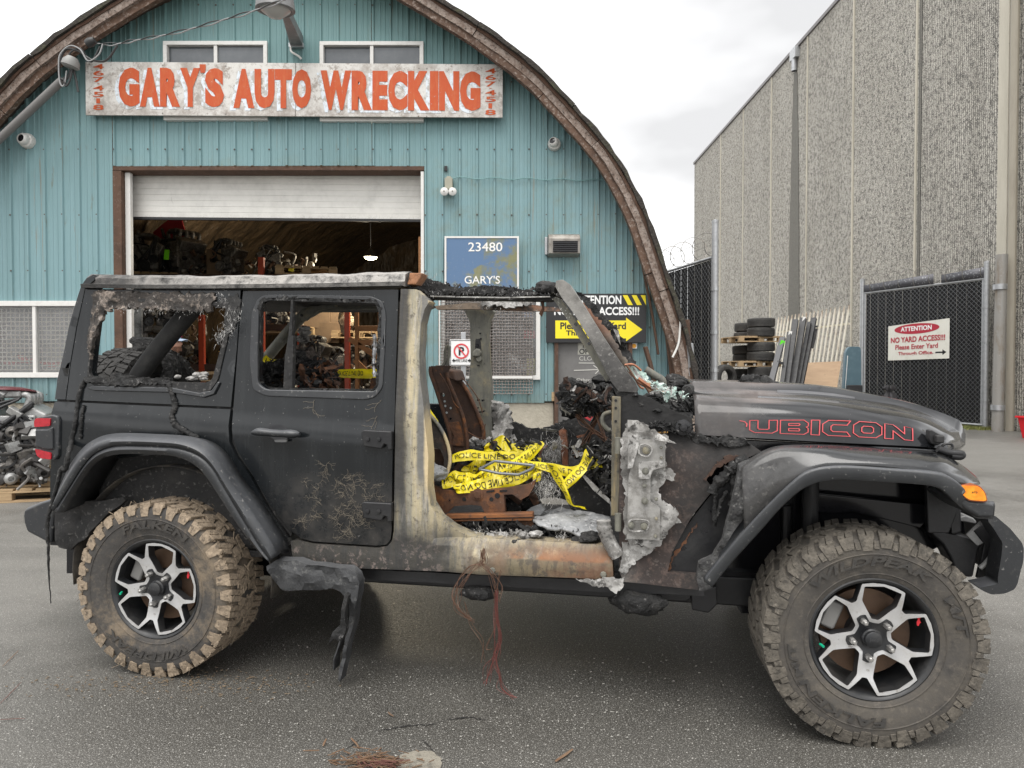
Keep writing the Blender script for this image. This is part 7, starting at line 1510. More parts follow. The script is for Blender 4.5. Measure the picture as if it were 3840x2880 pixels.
# front seats: two pressed back frames of the near seat, the far seat behind
def seat_side(name, outer, y, mat, holes=(), par=None, th=.03): return plate(name, outer, y, th, mat, holes, bevel=.008, step=.035, wob=.004, parent=par)
ST = empty('front_seat_frame', parent=JEEP)
seat_side('back_frame_side', K5([(350, 745), (495, 742), (470, 790), (480, 850), (530, 970), (590, 1120), (618, 1260), (630, 1380), (620, 1400), (505, 1395), (490, 1250), (440, 1090), (395, 930), (348, 800)]), -.22, RUSTD, [[(1440+.5*(440+14*math.cos(a)), 1000+.5*(962+16*math.sin(a))) for a in [q*PI/5 for q in range(10)]]], ST)
m = MB(); 
for pp in ([(352, 750), (350, 800), (395, 930), (445, 1090), (492, 1250), (506, 1395)], [(470, 795), (482, 855), (532, 975), (592, 1125), (620, 1265), (628, 1385)]):
    m = MB(); m.tube(catmull(crv(K5(pp), -.228), 5), .010, 7); jpart(m, 'rolled_edge', RUST, ST, smooth=60)
plate('pressed_channel', K5([(470, 1170), (560, 1160), (590, 1260), (600, 1350), (500, 1345), (520, 1270)]), -.23, .012, RUST, bevel=.005, parent=ST)
random.seed(33)
for (u, v) in ((395, 940), (455, 1010), (460, 1045), (470, 1095), (500, 1140), (484, 1218), (520, 1235), (545, 1225), (500, 1060), (540, 1180), (560, 1300)):
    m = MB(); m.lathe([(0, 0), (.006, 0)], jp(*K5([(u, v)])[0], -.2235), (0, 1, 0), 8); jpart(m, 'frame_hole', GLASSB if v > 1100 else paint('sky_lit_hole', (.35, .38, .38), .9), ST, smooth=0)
m = MB(); m.tube(catmull(crv(K5([(390, 750), (430, 748), (455, 720), (458, 640), (470, 600), (485, 598), (488, 640), (482, 700), (470, 740)]), -.2), 6), .008, 8); jpart(m, 'headrest_loop', OLIV2, ST, smooth=60)
seat_side('back_frame_side', K5([(425, 790), (500, 770), (560, 850), (620, 930), (680, 1060), (735, 1200), (745, 1300), (640, 1310), (615, 1200), (560, 1060), (520, 960), (470, 900)]), .16, RUSTD, (), ST)
m = MB(); m.tube(catmull(crv(K5([(500, 772), (565, 850), (625, 935), (685, 1065), (740, 1205), (748, 1300)]), .15), 5), .012, 7); jpart(m, 'rolled_edge', RUST, ST, smooth=60)
seat_side('back_frame_side', K5([(305, 1090), (330, 1110), (400, 1190), (455, 1290), (485, 1390), (495, 1470), (470, 1560), (445, 1530), (450, 1440), (420, 1370), (340, 1350), (318, 1330)]), -.47, M('black_brown_frame', (.035, .030, .026), .7, layers=[dict(noise=(6, .5, .62), col=(.10, .055, .035)), dict(noise=(20, .58, .66), col=(.16, .15, .12))], bump=(40, .003)), (), ST)
m = MB(); m.tube(catmull(crv(K5([(310, 1085), (350, 1120), (410, 1190), (462, 1290), (490, 1390), (492, 1480), (470, 1560)]), -.475), 5), .009, 7); jpart(m, 'rolled_edge', OLIV, ST, smooth=60)
seat_side('frame_lower', K5([(320, 1360), (430, 1370), (460, 1440), (450, 1540), (330, 1520)]), -.40, RUSTD, (), ST)
plate('recliner_bar', K5([(420, 760), (520, 780), (545, 860), (500, 850), (440, 810)]), -.02, .20, RUSTD, bevel=.01, parent=ST)
for k, pp in enumerate([[(420, 800), (480, 900), (520, 1010), (560, 1060)], [(490, 760), (600, 850), (700, 980), (740, 1100)], [(630, 1240), (700, 1280), (765, 1292)], [(760, 1180), (745, 1240), (738, 1290)], [(330, 1150), (380, 1280), (420, 1430), (460, 1560)]]):
    m = MB(); m.tube(catmull(crv(K5(pp), -.26 if k != 1 else .1), 5), .003, 5); jpart(m, 'spring_wire', RUST, ST)
# seat base
SBS = empty('front_seat_base', parent=JEEP)
plate('cushion_pan', C4B([(385, 775), (520, 825), (640, 850), (830, 835), (1100, 812), (1300, 778), (1372, 735), (1355, 800), (1310, 880), (1235, 922), (1160, 868), (1082, 872), (1092, 1030), (1090, 1042), (905, 1040), (870, 975), (780, 965), (620, 978), (560, 1040), (500, 1060), (400, 965), (378, 900)]), -.50, .03, RUST, bevel=.006, step=.03, wob=.008, parent=SBS)
plate('cushion_far_pan', C4B([(500, 830), (830, 790), (1300, 740), (1372, 700), (1300, 830), (700, 900)]), -.15, .03, RUSTD, bevel=.006, parent=SBS)
m = MB(); a, b = jp(*C4B([(440, 830)])[0], -.46), jp(*C4B([(1300, 800)])[0], -.46); m.box(((a.x+b.x)/2, -.28, (a.z+b.z)/2-.02), (b.x-a.x, .36, .02)); jpart(m, 'seat_pan_tray', SOOT, SBS, bevel=.004)
plate('seat_rail', C4B([(530, 1060), (880, 1052), (1345, 1040), (1345, 1112), (880, 1118), (530, 1128)]), -.53, .05, M('orange_rust_rail', (.27, .105, .035), .8, layers=[dict(noise=(6, .45, .6), st=(1, 1, 4), col=(.12, .055, .03)), dict(noise=(20, .58, .66), col=(.08, .05, .04))], bump=(40, .004)), bevel=.006, parent=SBS)
plate('rail_groove', C4B([(530, 1096), (1345, 1078), (1345, 1086), (530, 1104)]), -.534, .01, GLASSB, bevel=0, parent=SBS)
for pp in ([(570, 1128), (705, 1128), (700, 1160), (600, 1172)], [(1200, 1112), (1345, 1112), (1400, 1240), (1340, 1235), (1300, 1180), (1260, 1150)]): plate('rail_foot', C4B(pp), -.51, .05, RUST, bevel=.005, parent=SBS)
m = MB(); p = jp(*C4B([(838, 872)])[0], -.505); m.lathe([(0, -.012), (.016, -.010), (.018, -.004), (.028, -.002), (.028, .01)], p, (0, 1, 0), 14); jpart(m, 'pivot_bolt', RUST, SBS)
for pp in ([(920, 838), (992, 828), (992, 845), (920, 855)], [(1040, 832), (1110, 828), (1110, 845), (1040, 848)]): plate('slot', C4B(pp), -.503, .01, GLASSB, bevel=0, parent=SBS)
for (u, v, r) in ((715, 915, .010), (580, 925, .004), (1020, 882, .013), (965, 915, .010)):
    m = MB(); m.lathe([(0, 0), (r, 0)], jp(*C4B([(u, v)])[0], -.504), (0, 1, 0), 10); jpart(m, 'pan_hole', GLASSB, SBS, smooth=0)
hang('seat_wires', C4B([(430, 760), (420, 900), (450, 1040), (500, 1080), (520, 1100)]), -.6, .002, WIRE, 9, 8); hang('seat_wires', C4B([(470, 980), (440, 1030), (470, 1080), (530, 1110)]), -.62, .002, WIRE, 6, 8)
# loose stuff on the floor
FL = empty('floor_debris', parent=JEEP)
region('burnt_clump', C4B([(560, 560), (900, 540), (1000, 480), (900, 420), (760, 480), (600, 560)]), (-.2, .1), CHAR, FL, 6, .03, .05, 300)
region('burnt_clump', C4B([(1100, 340), (1400, 420), (1420, 470), (1100, 420)]), (.1, .4), CHAR, FL, 4, .03, .05, 320)
region('burnt_clump', C4B([(1700, 420), (2060, 430), (2060, 900), (1950, 850), (1850, 560)]), (-.35, .2), CHAR, FL, 9, .035, .06, 340)
scraps('burnt_scraps', C4B([(1680, 400), (2065, 400), (2065, 920), (1950, 850), (1850, 560)]), (-.45, .2), 240, .05, CHAR, FL, 11)
scraps('ash_flakes', C4B([(1500, 400), (2065, 400), (2065, 800), (1800, 560)]), (-.45, .2), 60, .04, ASHS, FL, 12)
scraps('burnt_scraps', C4B([(500, 540), (900, 400), (1400, 380), (1420, 700), (900, 640), (560, 620)]), (-.38, .2), 260, .05, CHAR, FL, 13)
scraps('ash_flakes', C4B([(640, 440), (900, 360), (1400, 380), (1200, 480), (760, 480)]), (-.2, .3), 80, .04, ASHS, FL, 14)
scraps('rusty_slivers', C4B([(400, 620), (900, 640), (1340, 760), (1340, 900), (600, 860)]), (-.4, -.2), 50, .07, RUSTD, FL, 15)
scraps('burnt_scraps', C4B([(620, 1130), (1340, 1120), (1900, 1220), (1900, 1260), (800, 1250)]), (-.66, -.3), 150, .035, CHAR, FL, 16)
scraps('ash_flakes', C4B([(860, 1220), (1400, 1200), (1420, 1262), (900, 1266)]), (-.68, -.5), 70, .022, ASHS, FL, 17)
region('burnt_clump', C4B([(1100, 900), (1350, 900), (1350, 1010), (1120, 1020)]), (-.35, -.1), CHAR, FL, 6, .04, .06, 360)
region('burnt_clump', C4B([(1680, 1240), (1900, 1230), (1880, 1310), (1700, 1310)]), (-.72, -.62), CHAR, FL, 4, .02, .04, 380)
region('ash_crumb', C4B([(880, 1240), (1200, 1230), (1400, 1220), (1400, 1262), (900, 1266)]), (-.69, -.58), ASHS, FL, 12, .010, .022, 400)
region('ash_crumb', C4B([(1150, 1300), (1380, 1300), (1380, 1350), (1160, 1340)]), (-.72, -.70), SOOT, FL, 4, .010, .018, 420)
region('ash_crumb', C4B([(700, 380), (900, 350), (1100, 400), (1000, 470), (780, 440)]), (.0, .3), ASHS, FL, 9, .018, .034, 430)
m = MB(); random.seed(77); rows = []
ins_ = [[(1350, 1060), (1500, 1030), (1700, 1020), (1900, 1060), (2050, 1080)], [(1345, 1090), (1500, 1050), (1720, 1060), (1920, 1090), (2060, 1110)], [(1360, 1130), (1520, 1140), (1720, 1160), (1900, 1180), (2000, 1190)], [(1420, 1160), (1560, 1210), (1720, 1240), (1850, 1250), (1900, 1250)]]
G_ = [crv(C4B(r), y) for r, y in zip(ins_, (-.30, -.42, -.60, -.66))]; G_ = [resample(catmull(r, 6), 40) for r in G_]; G2_ = [resample(catmull([G_[j][i] for j in range(4)], 6), 22) for i in range(40)]
for i, r in enumerate(G2_): rows.append([p+Vector((0, 0, .018*n3(p.x*9, p.y*9, 0)+.010*n3(p.x*30, p.y*30, 3))) for p in r])
m.grid(rows); jpart(m, 'felt_blanket', AINS, FL, smooth=60, solid=.012)
plate('felt_flap', C4B([(1330, 990), (1420, 960), (1460, 1010), (1420, 1060), (1280, 1050), (1290, 1020)]), -.40, .03, AINS, bevel=.004, step=.03, wob=.03, parent=FL)
plate('kick_panel_shard', C4B([(1790, 690), (1830, 700), (2060, 920), (2060, 960), (1900, 830)]), -.42, .01, ASHS, bevel=0, step=.03, wob=.02, parent=FL)
plate('kick_panel', C4B([(1650, 900), (1790, 720), (2060, 950), (2060, 1080), (1900, 1060), (1700, 1010)]), -.30, .02, SOOT, bevel=.004, parent=FL, step=.04, wob=.02)
region('felt_wad', C4B([(385, 620), (500, 640), (520, 760), (400, 740)]), (-.55, -.45), AINS, FL, 3, .04, .06, 440)
# console post wrapped in fibres
CO = empty('console_remains', parent=JEEP)
plate('copper_post', C4B([(1585, 285), (1615, 265), (1650, 290), (1668, 400), (1668, 610), (1620, 600), (1600, 420)]), -.05, .05, COPP, bevel=.01, step=.03, wob=.01, parent=CO)
m = MB(); m.lathe([(.0, 0), (.05, .0), (.055, .012), (.0, .016)], jp(*C4B([(1508, 292)])[0], .1), (.1, .1, 1), 16); jpart(m, 'round_cap', OLIV2, CO)
plate('fibre_core', C4B([(1420, 540), (1480, 450), (1560, 380), (1590, 330), (1610, 420), (1600, 580), (1500, 580)]), -.06, .05, ASHS, bevel=.01, step=.03, wob=.03, parent=CO)
for k, (pp, nn) in enumerate([([(1430, 540), (1500, 470), (1560, 400), (1590, 340)], 420), ([(1440, 760), (1480, 790), (1510, 860)], 520), ([(1590, 1270), (1640, 1280)], 120), ([(1880, 1240), (1860, 1220)], 60), ([(830, 1195), (880, 1200)], 60)]):
    tuft('glass_fibres', crv(C4B(pp), -.12 if k == 0 else (-.45 if k == 1 else -.66)), nn, .07 if k < 2 else .04, FIBR, CO, seed=50+k, spread=.03 if k < 2 else .012, r=.0016)
plate('hoop', C4B([(1405, 560), (1400, 500), (1430, 440), (1475, 420), (1480, 432), (1440, 455), (1420, 500), (1425, 560)]), -.10, .02, COPP, bevel=.003, parent=CO)
plate('small_rusty_latch', C4B([(940, 430), (970, 375), (1010, 385), (1015, 420), (985, 440), (965, 485), (950, 470)]), -.30, .03, RUSTD, bevel=.004, parent=CO)
for part_ in (FF, RFL):
    c = copyt(part_, JEEP); c.scale = (1, -1, 1)
# ---- police tape: loose things lying in the wreck
def tape(top, bot, ys, label, text='POLICE LINE DO NOT CROSS', reps=1, mirror=False, t0=.03, t1=.97, bold=.0, off_=.004, twist=0, wav=.010):
    n = 46; A_ = resample(catmull([jp(u, v, y)+Vector((0, 0, 0)) for (u, v), y in zip(top, ys)], 6), n); B_ = resample(catmull([jp(u, v, y-.02) for (u, v), y in zip(bot, ys)], 6), n)
    E_ = empty('police_tape', label=label, cat='tape', group='yellow tape pieces inside the wreck'); E_.parent = None
    E_.location = JO; E_.rotation_euler = (0, 0, -TH); base = A_[0]
    A_, B_ = [b+(a-b)*1.22 for a, b in zip(A_, B_)], [a+(b-a)*1.22 for a, b in zip(A_, B_)]
    def S_(t, s):
        f = max(0, min(.9999, t))*(n-1); i = int(f); q = f-i; a = A_[i].lerp(A_[i+1], q); b = B_[i].lerp(B_[i+1], q); p = b.lerp(a, s)
        return p+Vector((0, -.010*math.sin(s*PI)+wav*n3(p.x*16, s*2.5, 3)+wav*.6*n3(p.x*40, s*4, 8), wav*.4*n3(p.x*22, s, 5)))
    m = MB(); m.grid([[S_(i/(n-1), j/4) for j in range(5)] for i in range(n)]); m.build('ribbon', TAPE, E_, smooth=60)
    if text:
        m = MB()
        for k in range(reps):
            a, b = t0+(t1-t0)*k/reps, t0+(t1-t0)*(k+.95)/reps
            text_on(m, text, lambda x, y: S_(x, y)+Vector((0, -off_, .001)), a, b, .27, .76, bold, mirror)
        m.build('lettering', TINK, E_, smooth=0)
tape(K5([(515, 1418), (640, 1384), (780, 1398), (960, 1398), (1060, 1420), (1180, 1440)]), K5([(513, 1462), (640, 1440), (780, 1445), (960, 1452), (1060, 1460), (1180, 1470)]), [-.42, -.40, -.36, -.33, -.30, -.25], 'upper left yellow barrier tape stretching from the rusty seat frame', 'POLICE LINE DO NOT')
tape(K5([(740, 1385), (900, 1312), (1000, 1355), (1100, 1345), (1185, 1315)]), K5([(760, 1400), (900, 1372), (1000, 1400), (1100, 1385), (1190, 1340)]), [-.24, -.20, -.18, -.16, -.12], 'topmost crumpled yellow tape peak behind the other strips', 'LINE DO NOT CROSS', wav=.016)
tape(K5([(920, 1490), (1000, 1440), (1100, 1370), (1170, 1318), (1190, 1312)]), K5([(915, 1530), (1010, 1500), (1110, 1430), (1190, 1340), (1200, 1320)]), [-.46, -.42, -.36, -.30, -.28], 'diagonal yellow tape strip rising towards the console', 'POLICE LINE DO NOT', mirror=True)
tape(K5([(432, 1580), (560, 1555), (700, 1560), (830, 1480), (960, 1460)]), K5([(440, 1650), (560, 1640), (720, 1620), (850, 1560), (980, 1520)]), [-.48, -.46, -.42, -.38, -.34], 'wide yellow tape heap lying over the seat pan at the left', 'POLICE LINE DO NOT', wav=.036)
tape(K5([(600, 1510), (720, 1470), (840, 1500), (960, 1490)]), K5([(560, 1580), (700, 1580), (860, 1590), (990, 1560)]), [-.36, -.33, -.34, -.32], 'crumpled yellow tape bulging behind the left heap', 'LINE DO NOT', wav=.045)
tape(K5([(760, 1345), (860, 1300), (960, 1330), (1060, 1400)]), K5([(740, 1395), (880, 1395), (980, 1410), (1060, 1450)]), [-.30, -.27, -.25, -.26], 'wide crumpled yellow tape lobe above the grey wire frame', None, wav=.04)
tape(K5([(520, 1650), (640, 1620), (800, 1590), (960, 1560), (1120, 1510)]), K5([(540, 1690), (650, 1680), (800, 1665), (970, 1630), (1130, 1560)]), [-.49, -.48, -.45, -.42, -.38], 'lowest yellow tape strip draped along the seat pan edge', 'POLICE LINE DO NOT', mirror=True, wav=.02)
tape(K5([(880, 1530), (1000, 1490), (1130, 1480), (1200, 1520), (1120, 1560)]), K5([(890, 1590), (1000, 1560), (1110, 1540), (1180, 1580), (1120, 1610)]), [-.42, -.40, -.38, -.40, -.44], 'folded yellow tape inside the grey wire frame', 'POLICE LINE', mirror=True, wav=.016)
tape(K5([(1040, 1452), (1150, 1470), (1280, 1490), (1400, 1510), (1500, 1480), (1560, 1440), (1612, 1420)]), K5([(1040, 1485), (1150, 1505), (1280, 1540), (1400, 1565), (1520, 1520), (1600, 1490), (1635, 1490)]), [-.42, -.40, -.38, -.35, -.32, -.30, -.28], 'long yellow tape strip running right towards the footwell', 'POLICE LINE DO NOT')
tape(K5([(1330, 1640), (1400, 1560), (1480, 1480), (1510, 1400), (1520, 1372)]), K5([(1370, 1660), (1440, 1600), (1530, 1500), (1555, 1450), (1545, 1420)]), [-.44, -.42, -.38, -.34, -.33], 'yellow tape strip standing up to a peak at the footwell', 'LINE DO NOT', mirror=True)
tape(C4B([(1480, 580), (1510, 640), (1560, 740), (1640, 860), (1690, 960), (1830, 990)]), C4B([(1540, 590), (1570, 640), (1620, 740), (1680, 880), (1720, 970), (1842, 1008)]), [-.50, -.50, -.50, -.50, -.48, -.44], 'yellow tape tail hanging down onto the grey felt', 'POLICE LINE')
tape(C5([(1090, 1085), (1200, 1080), (1320, 1078), (1512, 1080)]), C5([(1075, 1130), (1200, 1135), (1320, 1138), (1512, 1140)]), [.30, .30, .30, .30], 'yellow tape seen through the rear door window', 'POLICE LINE DO', t0=.12, t1=.75)
tape(C5([(480, 945), (520, 975), (585, 990)]), C5([(440, 985), (500, 1010), (560, 1035)]), [.30, .30, .28], 'short yellow tape knot on the sport bar behind the rear window', None)
tape(K5([(288, 1010), (320, 1040), (360, 1100), (410, 1165)]), K5([(292, 1045), (320, 1085), (370, 1150), (415, 1200)]), [.2, .2, .2, .2], 'yellow tape slanting behind the pillar beside the seat frame', None)
E_ = empty('wire_frame', JO, -TH, 'bent grey wire frame lying on the yellow tape', 'wire frame'); m = MB(); P = crv(K5([(715, 1518), (830, 1458), (960, 1472), (1130, 1492), (1100, 1520), (1010, 1560), (860, 1550), (715, 1518)]), -.50); m.tube(resample(P, 60), .0065, 8); m.build('bent_wire', M('grey_wire_metal', (.20, .21, .22), .45, .5), E_, smooth=60)
# ------------------------------------------------------------------ inside the workshop
random.seed(19)
GREYM = M('grimy_cast_metal', (.22, .205, .19), .5, .5, layers=[dict(noise=(9, .45, .65), col=(.035, .032, .03), rough=.7), dict(noise=(22, .56, .66), col=(.42, .40, .37))], rand=.8)
CASTAL = M('cast_aluminium', (.44, .44, .43), .42, .6, layers=[dict(noise=(7, .48, .66), col=(.15, .145, .14), rough=.65), dict(noise=(25, .58, .68), col=(.62, .62, .61))])
RACKO = paint('orange_rack_steel', (.42, .055, .018), .5, layers=[dict(noise=(14, .55, .7), col=(.20, .04, .02))])
def engine(loc, rz, label, s=1.0, mats=None, seed=0, name='engine', detail=1, group=None, cat='engine'):
    random.seed(seed); E_ = empty(name, loc, rz, label, cat, group); E_.scale = (s, s, s); A = mats or [GREYM, GREYM, BLKM]
    m = MB(); m.box((0, 0, .26), (.42, .46, .34)); m.box((0, 0, .08), (.34, .40, .14)); jpart_(m, 'block', A[0], E_, .02)
    for sx in (-1, 1):
        m = MB(); m.box((sx*.19, 0, .50), (.20, .46, .18), rotm(0, sx*.5, 0)); jpart_(m, 'cylinder_head', A[1], E_, .025)
        m = MB()
        for k in range(4): m.tube(catmull([(sx*.12, -.17+k*.115, .56), (sx*.16, -.17+k*.115, .70), (0, -.17+k*.115, .72)], 4), .03, 8)
        m.build('intake_runners', A[1], E_, smooth=60)
    m = MB(); m.box((0, 0, .72), (.22, .44, .07)); jpart_(m, 'intake_plenum', A[1], E_, .025)
    m = MB(); m.box((0, -.245, .32), (.46, .04, .42)); jpart_(m, 'timing_cover', A[1], E_, .015)
    for (x, z, r) in ((0, .16, .105), (-.16, .30, .06), (.17, .28, .075), (.02, .36, .05), (-.12, .50, .045), (.15, .48, .05))[:6 if detail else 3]:
        m = MB(); m.lathe([(0, -.055), (r*.3, -.055), (r*.34, -.03), (r*.8, -.03), (r*.86, -.06), (r, -.06), (r, -.045), (r*.9, -.035), (r, -.025), (r, -.01), (r*.3, 0)], (x, -.27, z), (0, 1, 0), 20); m.build('pulley', A[2] if random.random() < .6 else A[1], E_, smooth=40)
    for k in range(5 if detail else 2):
        P = [(random.uniform(-.25, .25), -.30+random.uniform(-.04, .06), random.uniform(.2, .75)) for _ in range(4)]; m = MB(); m.tube(catmull(P, 5), random.uniform(.012, .024), 8); m.build('hose', A[2], E_, smooth=60)
    for k in range(6 if detail else 2):
        m = MB(); m.box((random.uniform(-.22, .22), random.uniform(-.3, .1), random.uniform(.2, .78)), (random.uniform(.04, .13), .07, random.uniform(.04, .12)), rotm(random.random(), random.random(), 0)); jpart_(m, 'bracket', random.choice(A), E_, .008)
    return E_
def jpart_(m, n, mat, par, bev): return m.build(n, mat, par, bevel=bev)
# engine on a pallet, left foreground of the workshop
pe = gp(90, 1885); make_pallet('wooden_pallet', (pe.x-.32, pe.y+.45, 0), .28, 'pale wooden pallet under the engine at the left edge', 1.25, 1.0)
make_pallet('wooden_pallet', (pe.x-.36, pe.y+.50, .146), .20, 'upper wooden pallet directly under the engine at the left edge', 1.05, .85)
engine((pe.x-.34, pe.y+.36, .292), .35, 'big silver engine with pulleys standing on pallets at the left edge', 1.18, [CASTAL, CASTAL, BLKM], 4)
m = MB(); p = Vector((pe.x-.10, pe.y+.25, .45)); m.tube(catmull([p, p+Vector((.05, -.05, -.06)), p+Vector((.02, -.06, -.14)), p+Vector((.07, -.07, -.20))], 5), .018, 8); m.build('orange_strap', paint('bright_orange_strap', (.80, .17, .02), .5), label='small orange strap end hanging beside the engine pallet', cat='strap')
m = MB(); p = Vector((pe.x-.36, pe.y+.30, 1.17)); m.lathe([(0, .05), (.12, .045), (.24, .02), (.26, 0), (.0, -.01)], p, (0, .1, 1), 24); m.build('red_cover', paint('dark_red_lid', (.10, .015, .02), .4), label='dark red plastic lid lying on the silver engine', cat='lid')
# (see heap below for its loose fittings)
# racks: orange uprights, beams, loads
RK = []
def upright(u, v, Y, label):
    a = wp(u, v, Y); m = MB(); m.box((a.x, Y, a.z/2), (.09, .07, a.z)); return m.build('rack_upright', RACKO, label=label, cat='rack post', group='orange rack posts in the workshop', bevel=.006)
for (u, v, Y, lab) in ((980, 965, 11.0, 'orange rack post rising above the car roof'), (757, 1180, 11.4, 'wide orange rack post behind the rear quarter window'), (976, 1200, 11.6, 'orange rack post at the left of the rear door window'), (1126, 1250, 12.6, 'orange rack post in the middle of the rear door window'), (1302, 1140, 12.2, 'orange rack post top right in the rear door window')): upright(u, v, Y, lab)
def shelf(u0, u1, v, Y, lab, depth=1.0):
    a, b = wp(u0, v, Y), wp(u1, v, Y); m = MB(); m.bar(a, b, .05, .11); m.bar(a+Vector((0, depth, 0)), b+Vector((0, depth, 0)), .05, .11); m.box((a+b)/2+Vector((0, depth/2, .045)), ((b-a).length, depth, .02)); return m.build('rack_shelf', RUSTD, label=lab, cat='shelf', group='rack shelves in the workshop')
shelf(440, 1190, 1042, 11.0, 'upper rack shelf just above the car roof line'); shelf(470, 1010, 1378, 11.4, 'middle rack shelf behind the rear quarter window'); shelf(960, 1130, 1228, 12.4, 'rack shelf with pallets in the rear door window')
gi = 0
spots = [(560, 1038, 11.0, .9), (690, 1036, 11.2, 1.0), (860, 1036, 11.2, .8), (1010, 1040, 11.4, .7), (510, 1270, 11.5, 1.0), (640, 1250, 11.9, .9), (880, 1360, 11.6, .7), (1030, 1225, 12.5, .8), (1080, 1225, 12.7, .7), (1180, 1400, 12.2, .9), (1260, 1420, 12.8, .8), (1340, 1410, 13.2, .8), (1210, 1330, 13.4, .7)]
engl = ['dark gearbox with a lime tag on the upper rack', 'black engine beside the lime tagged gearbox', 'dark engine left of the orange post above the roof', 'engine with a round drum right of the orange post', 'grimy engine low in the left rack', 'engine with a pale pulley behind the quarter window', 'small dark engine on the middle shelf', 'left engine on the pallet shelf in the door window', 'right engine on the pallet shelf in the door window', 'engine heap behind the burnt rear seat', 'dark engine right of the burnt rear seat', 'engine heap near the wooden rack', 'upper engine in the back of the workshop']
for i, (u, v, Y, s) in enumerate(spots): p = wp(u, v, Y+.35); engine(p, random.uniform(-.6, .6), engl[i], s, None, 60+i, 'stored_engine', 0, 'engines stored in the workshop')
for (u, v, Y, rz, lab) in ((520, 1052, 11.0, .25, 'tilted pallet at the left of the upper rack'), (1030, 1248, 12.4, -.1, 'pallet on the shelf seen in the rear door window'), (720, 1430, 10.2, .05, 'yellowish pallet behind the quarter window bottom'), (1330, 1268, 13.0, .1, 'pallet under the plastic bag in the door window'), (1120, 1030, 11.0, .3, 'small crate pallet right of the orange post above the roof')):
    p = wp(u, v, Y); make_pallet('stored_pallet', (p.x, p.y+.4, p.z), rz, lab, .95, .8, group='pallets stored in the workshop')
def heap(name, u0, v0, u1, v1, Y, n, lab, seed, mats):
    random.seed(seed); ms = [MB() for _ in mats]
    for k in range(n):
        m = random.choice(ms); Yk = Y+random.uniform(0, .8 if name != 'engine_fittings' else .12); p = wp(random.uniform(u0, u1), v1-(v1-v0)*random.random()**1.5, Yk); s_ = random.uniform(.03, .11); R_ = rotm(random.random()*6, random.random()*6, random.random()*6); t = random.random()
        if t < .35: m.box(p, (s_*random.uniform(.5, 2), s_, s_*random.uniform(.3, 1)), R_)
        elif t < .7: m.lathe([(0, -s_*.4), (s_*.5, -s_*.4), (s_*.7, -s_*.1), (s_*.7, s_*.2), (s_*.4, s_*.4), (s_*.3, s_*.4), (s_*.25, 0), (0, 0)], p, R_ @ Vector((0, 1, 0)), 10)
        else: m.tube(catmull([p, p+R_ @ Vector((s_, s_, 0)), p+R_ @ Vector((s_*2.2, 0, s_))], 4), s_*.18, 6)
    E_ = empty(name, wp((u0+u1)/2, v1, Y)); c = E_.location.copy()
    for i, m in enumerate(ms): m.v = [p-c for p in m.v]; m.build('parts_layer', mats[i], E_, smooth=35, kind='stuff')
    prop(E_, lab, 'car parts', None, 'stuff')
RST2 = M('rusty_small_parts', (.16, .09, .055), .7, .2, layers=[dict(noise=(12, .45, .6), col=(.06, .04, .03))]); DK2 = M('dark_small_parts', (.045, .042, .04), .6, .2); LT2 = M('pale_small_parts', (.34, .32, .29), .5, .3)
heap('engine_fittings', -20, 1590, 175, 1800, pe.y+.02, 150, 'cluster of small metal fittings and pipes on the front of the silver engine', 555, [CASTAL, GREYM, DK2, DK2])
for i, (u0, v0, u1, v1, Y, n, lab) in enumerate(((490, 930, 800, 1036, 11.2, 130, 'heap of dark car parts on the upper rack left of the post'), (790, 960, 1180, 1040, 11.4, 120, 'heap of small car parts on the upper rack around the post'), (480, 1150, 760, 1370, 11.6, 200, 'heap of car parts behind the rear quarter window'), (960, 1130, 1120, 1225, 12.6, 110, 'heap of car parts on the pallet shelf in the door window'), (1090, 1300, 1420, 1480, 12.9, 260, 'heap of car parts low in the rear door window'), (1130, 1180, 1330, 1262, 13.6, 80, 'heap of car parts around the cartons'))): heap('car_parts_heap', u0, v0, u1, v1, Y, n, lab, 200+i, [GREYM, RST2, DK2, LT2])
m = MB(); p = wp(625, 955, 11.0); m.box(p, (.075, .01, .16), rotm(0, .1, 0)); m.build('lime_tag', paint('lime_tag_paper', (.25, .95, .02), .5), label='lime green tag hanging on the stored gearbox', cat='tag')
m = MB(); p = wp(1093, 1008, 11.0); m.box(p, (.085, .01, .085), rotm(0, .15, 0)); m.build('yellow_tag', paint('yellow_tag_paper', (.85, .70, .02), .5), label='yellow tag on the load right of the orange post', cat='tag')
m = MB(); p = wp(678, 1252, 10.5); m.box(p, (.05, .01, .09), rotm(0, .2, 0)); m.build('pink_tag', paint('pink_tag_paper', (.90, .03, .30), .5), label='bright pink tag behind the quarter window bar', cat='tag')
E_ = empty('car_fender', wp(650, 890, 11.6), label='dark red car fender hanging in the upper rack', cat='car part')
m = MB(); q = [(-75, -18), (10, -85), (25, -80), (60, 45), (20, 50), (-40, 62), (-62, 30)]; m.prism([(a*.0045, -b*.0045) for a, b in q], lambda x, z, s: Vector((x, .02*math.sin(x*9)+(.03 if s else 0), z)), (), .08); m.build('panel', paint('dark_red_paint', (.32, .012, .025), .35), E_, bevel=.01)
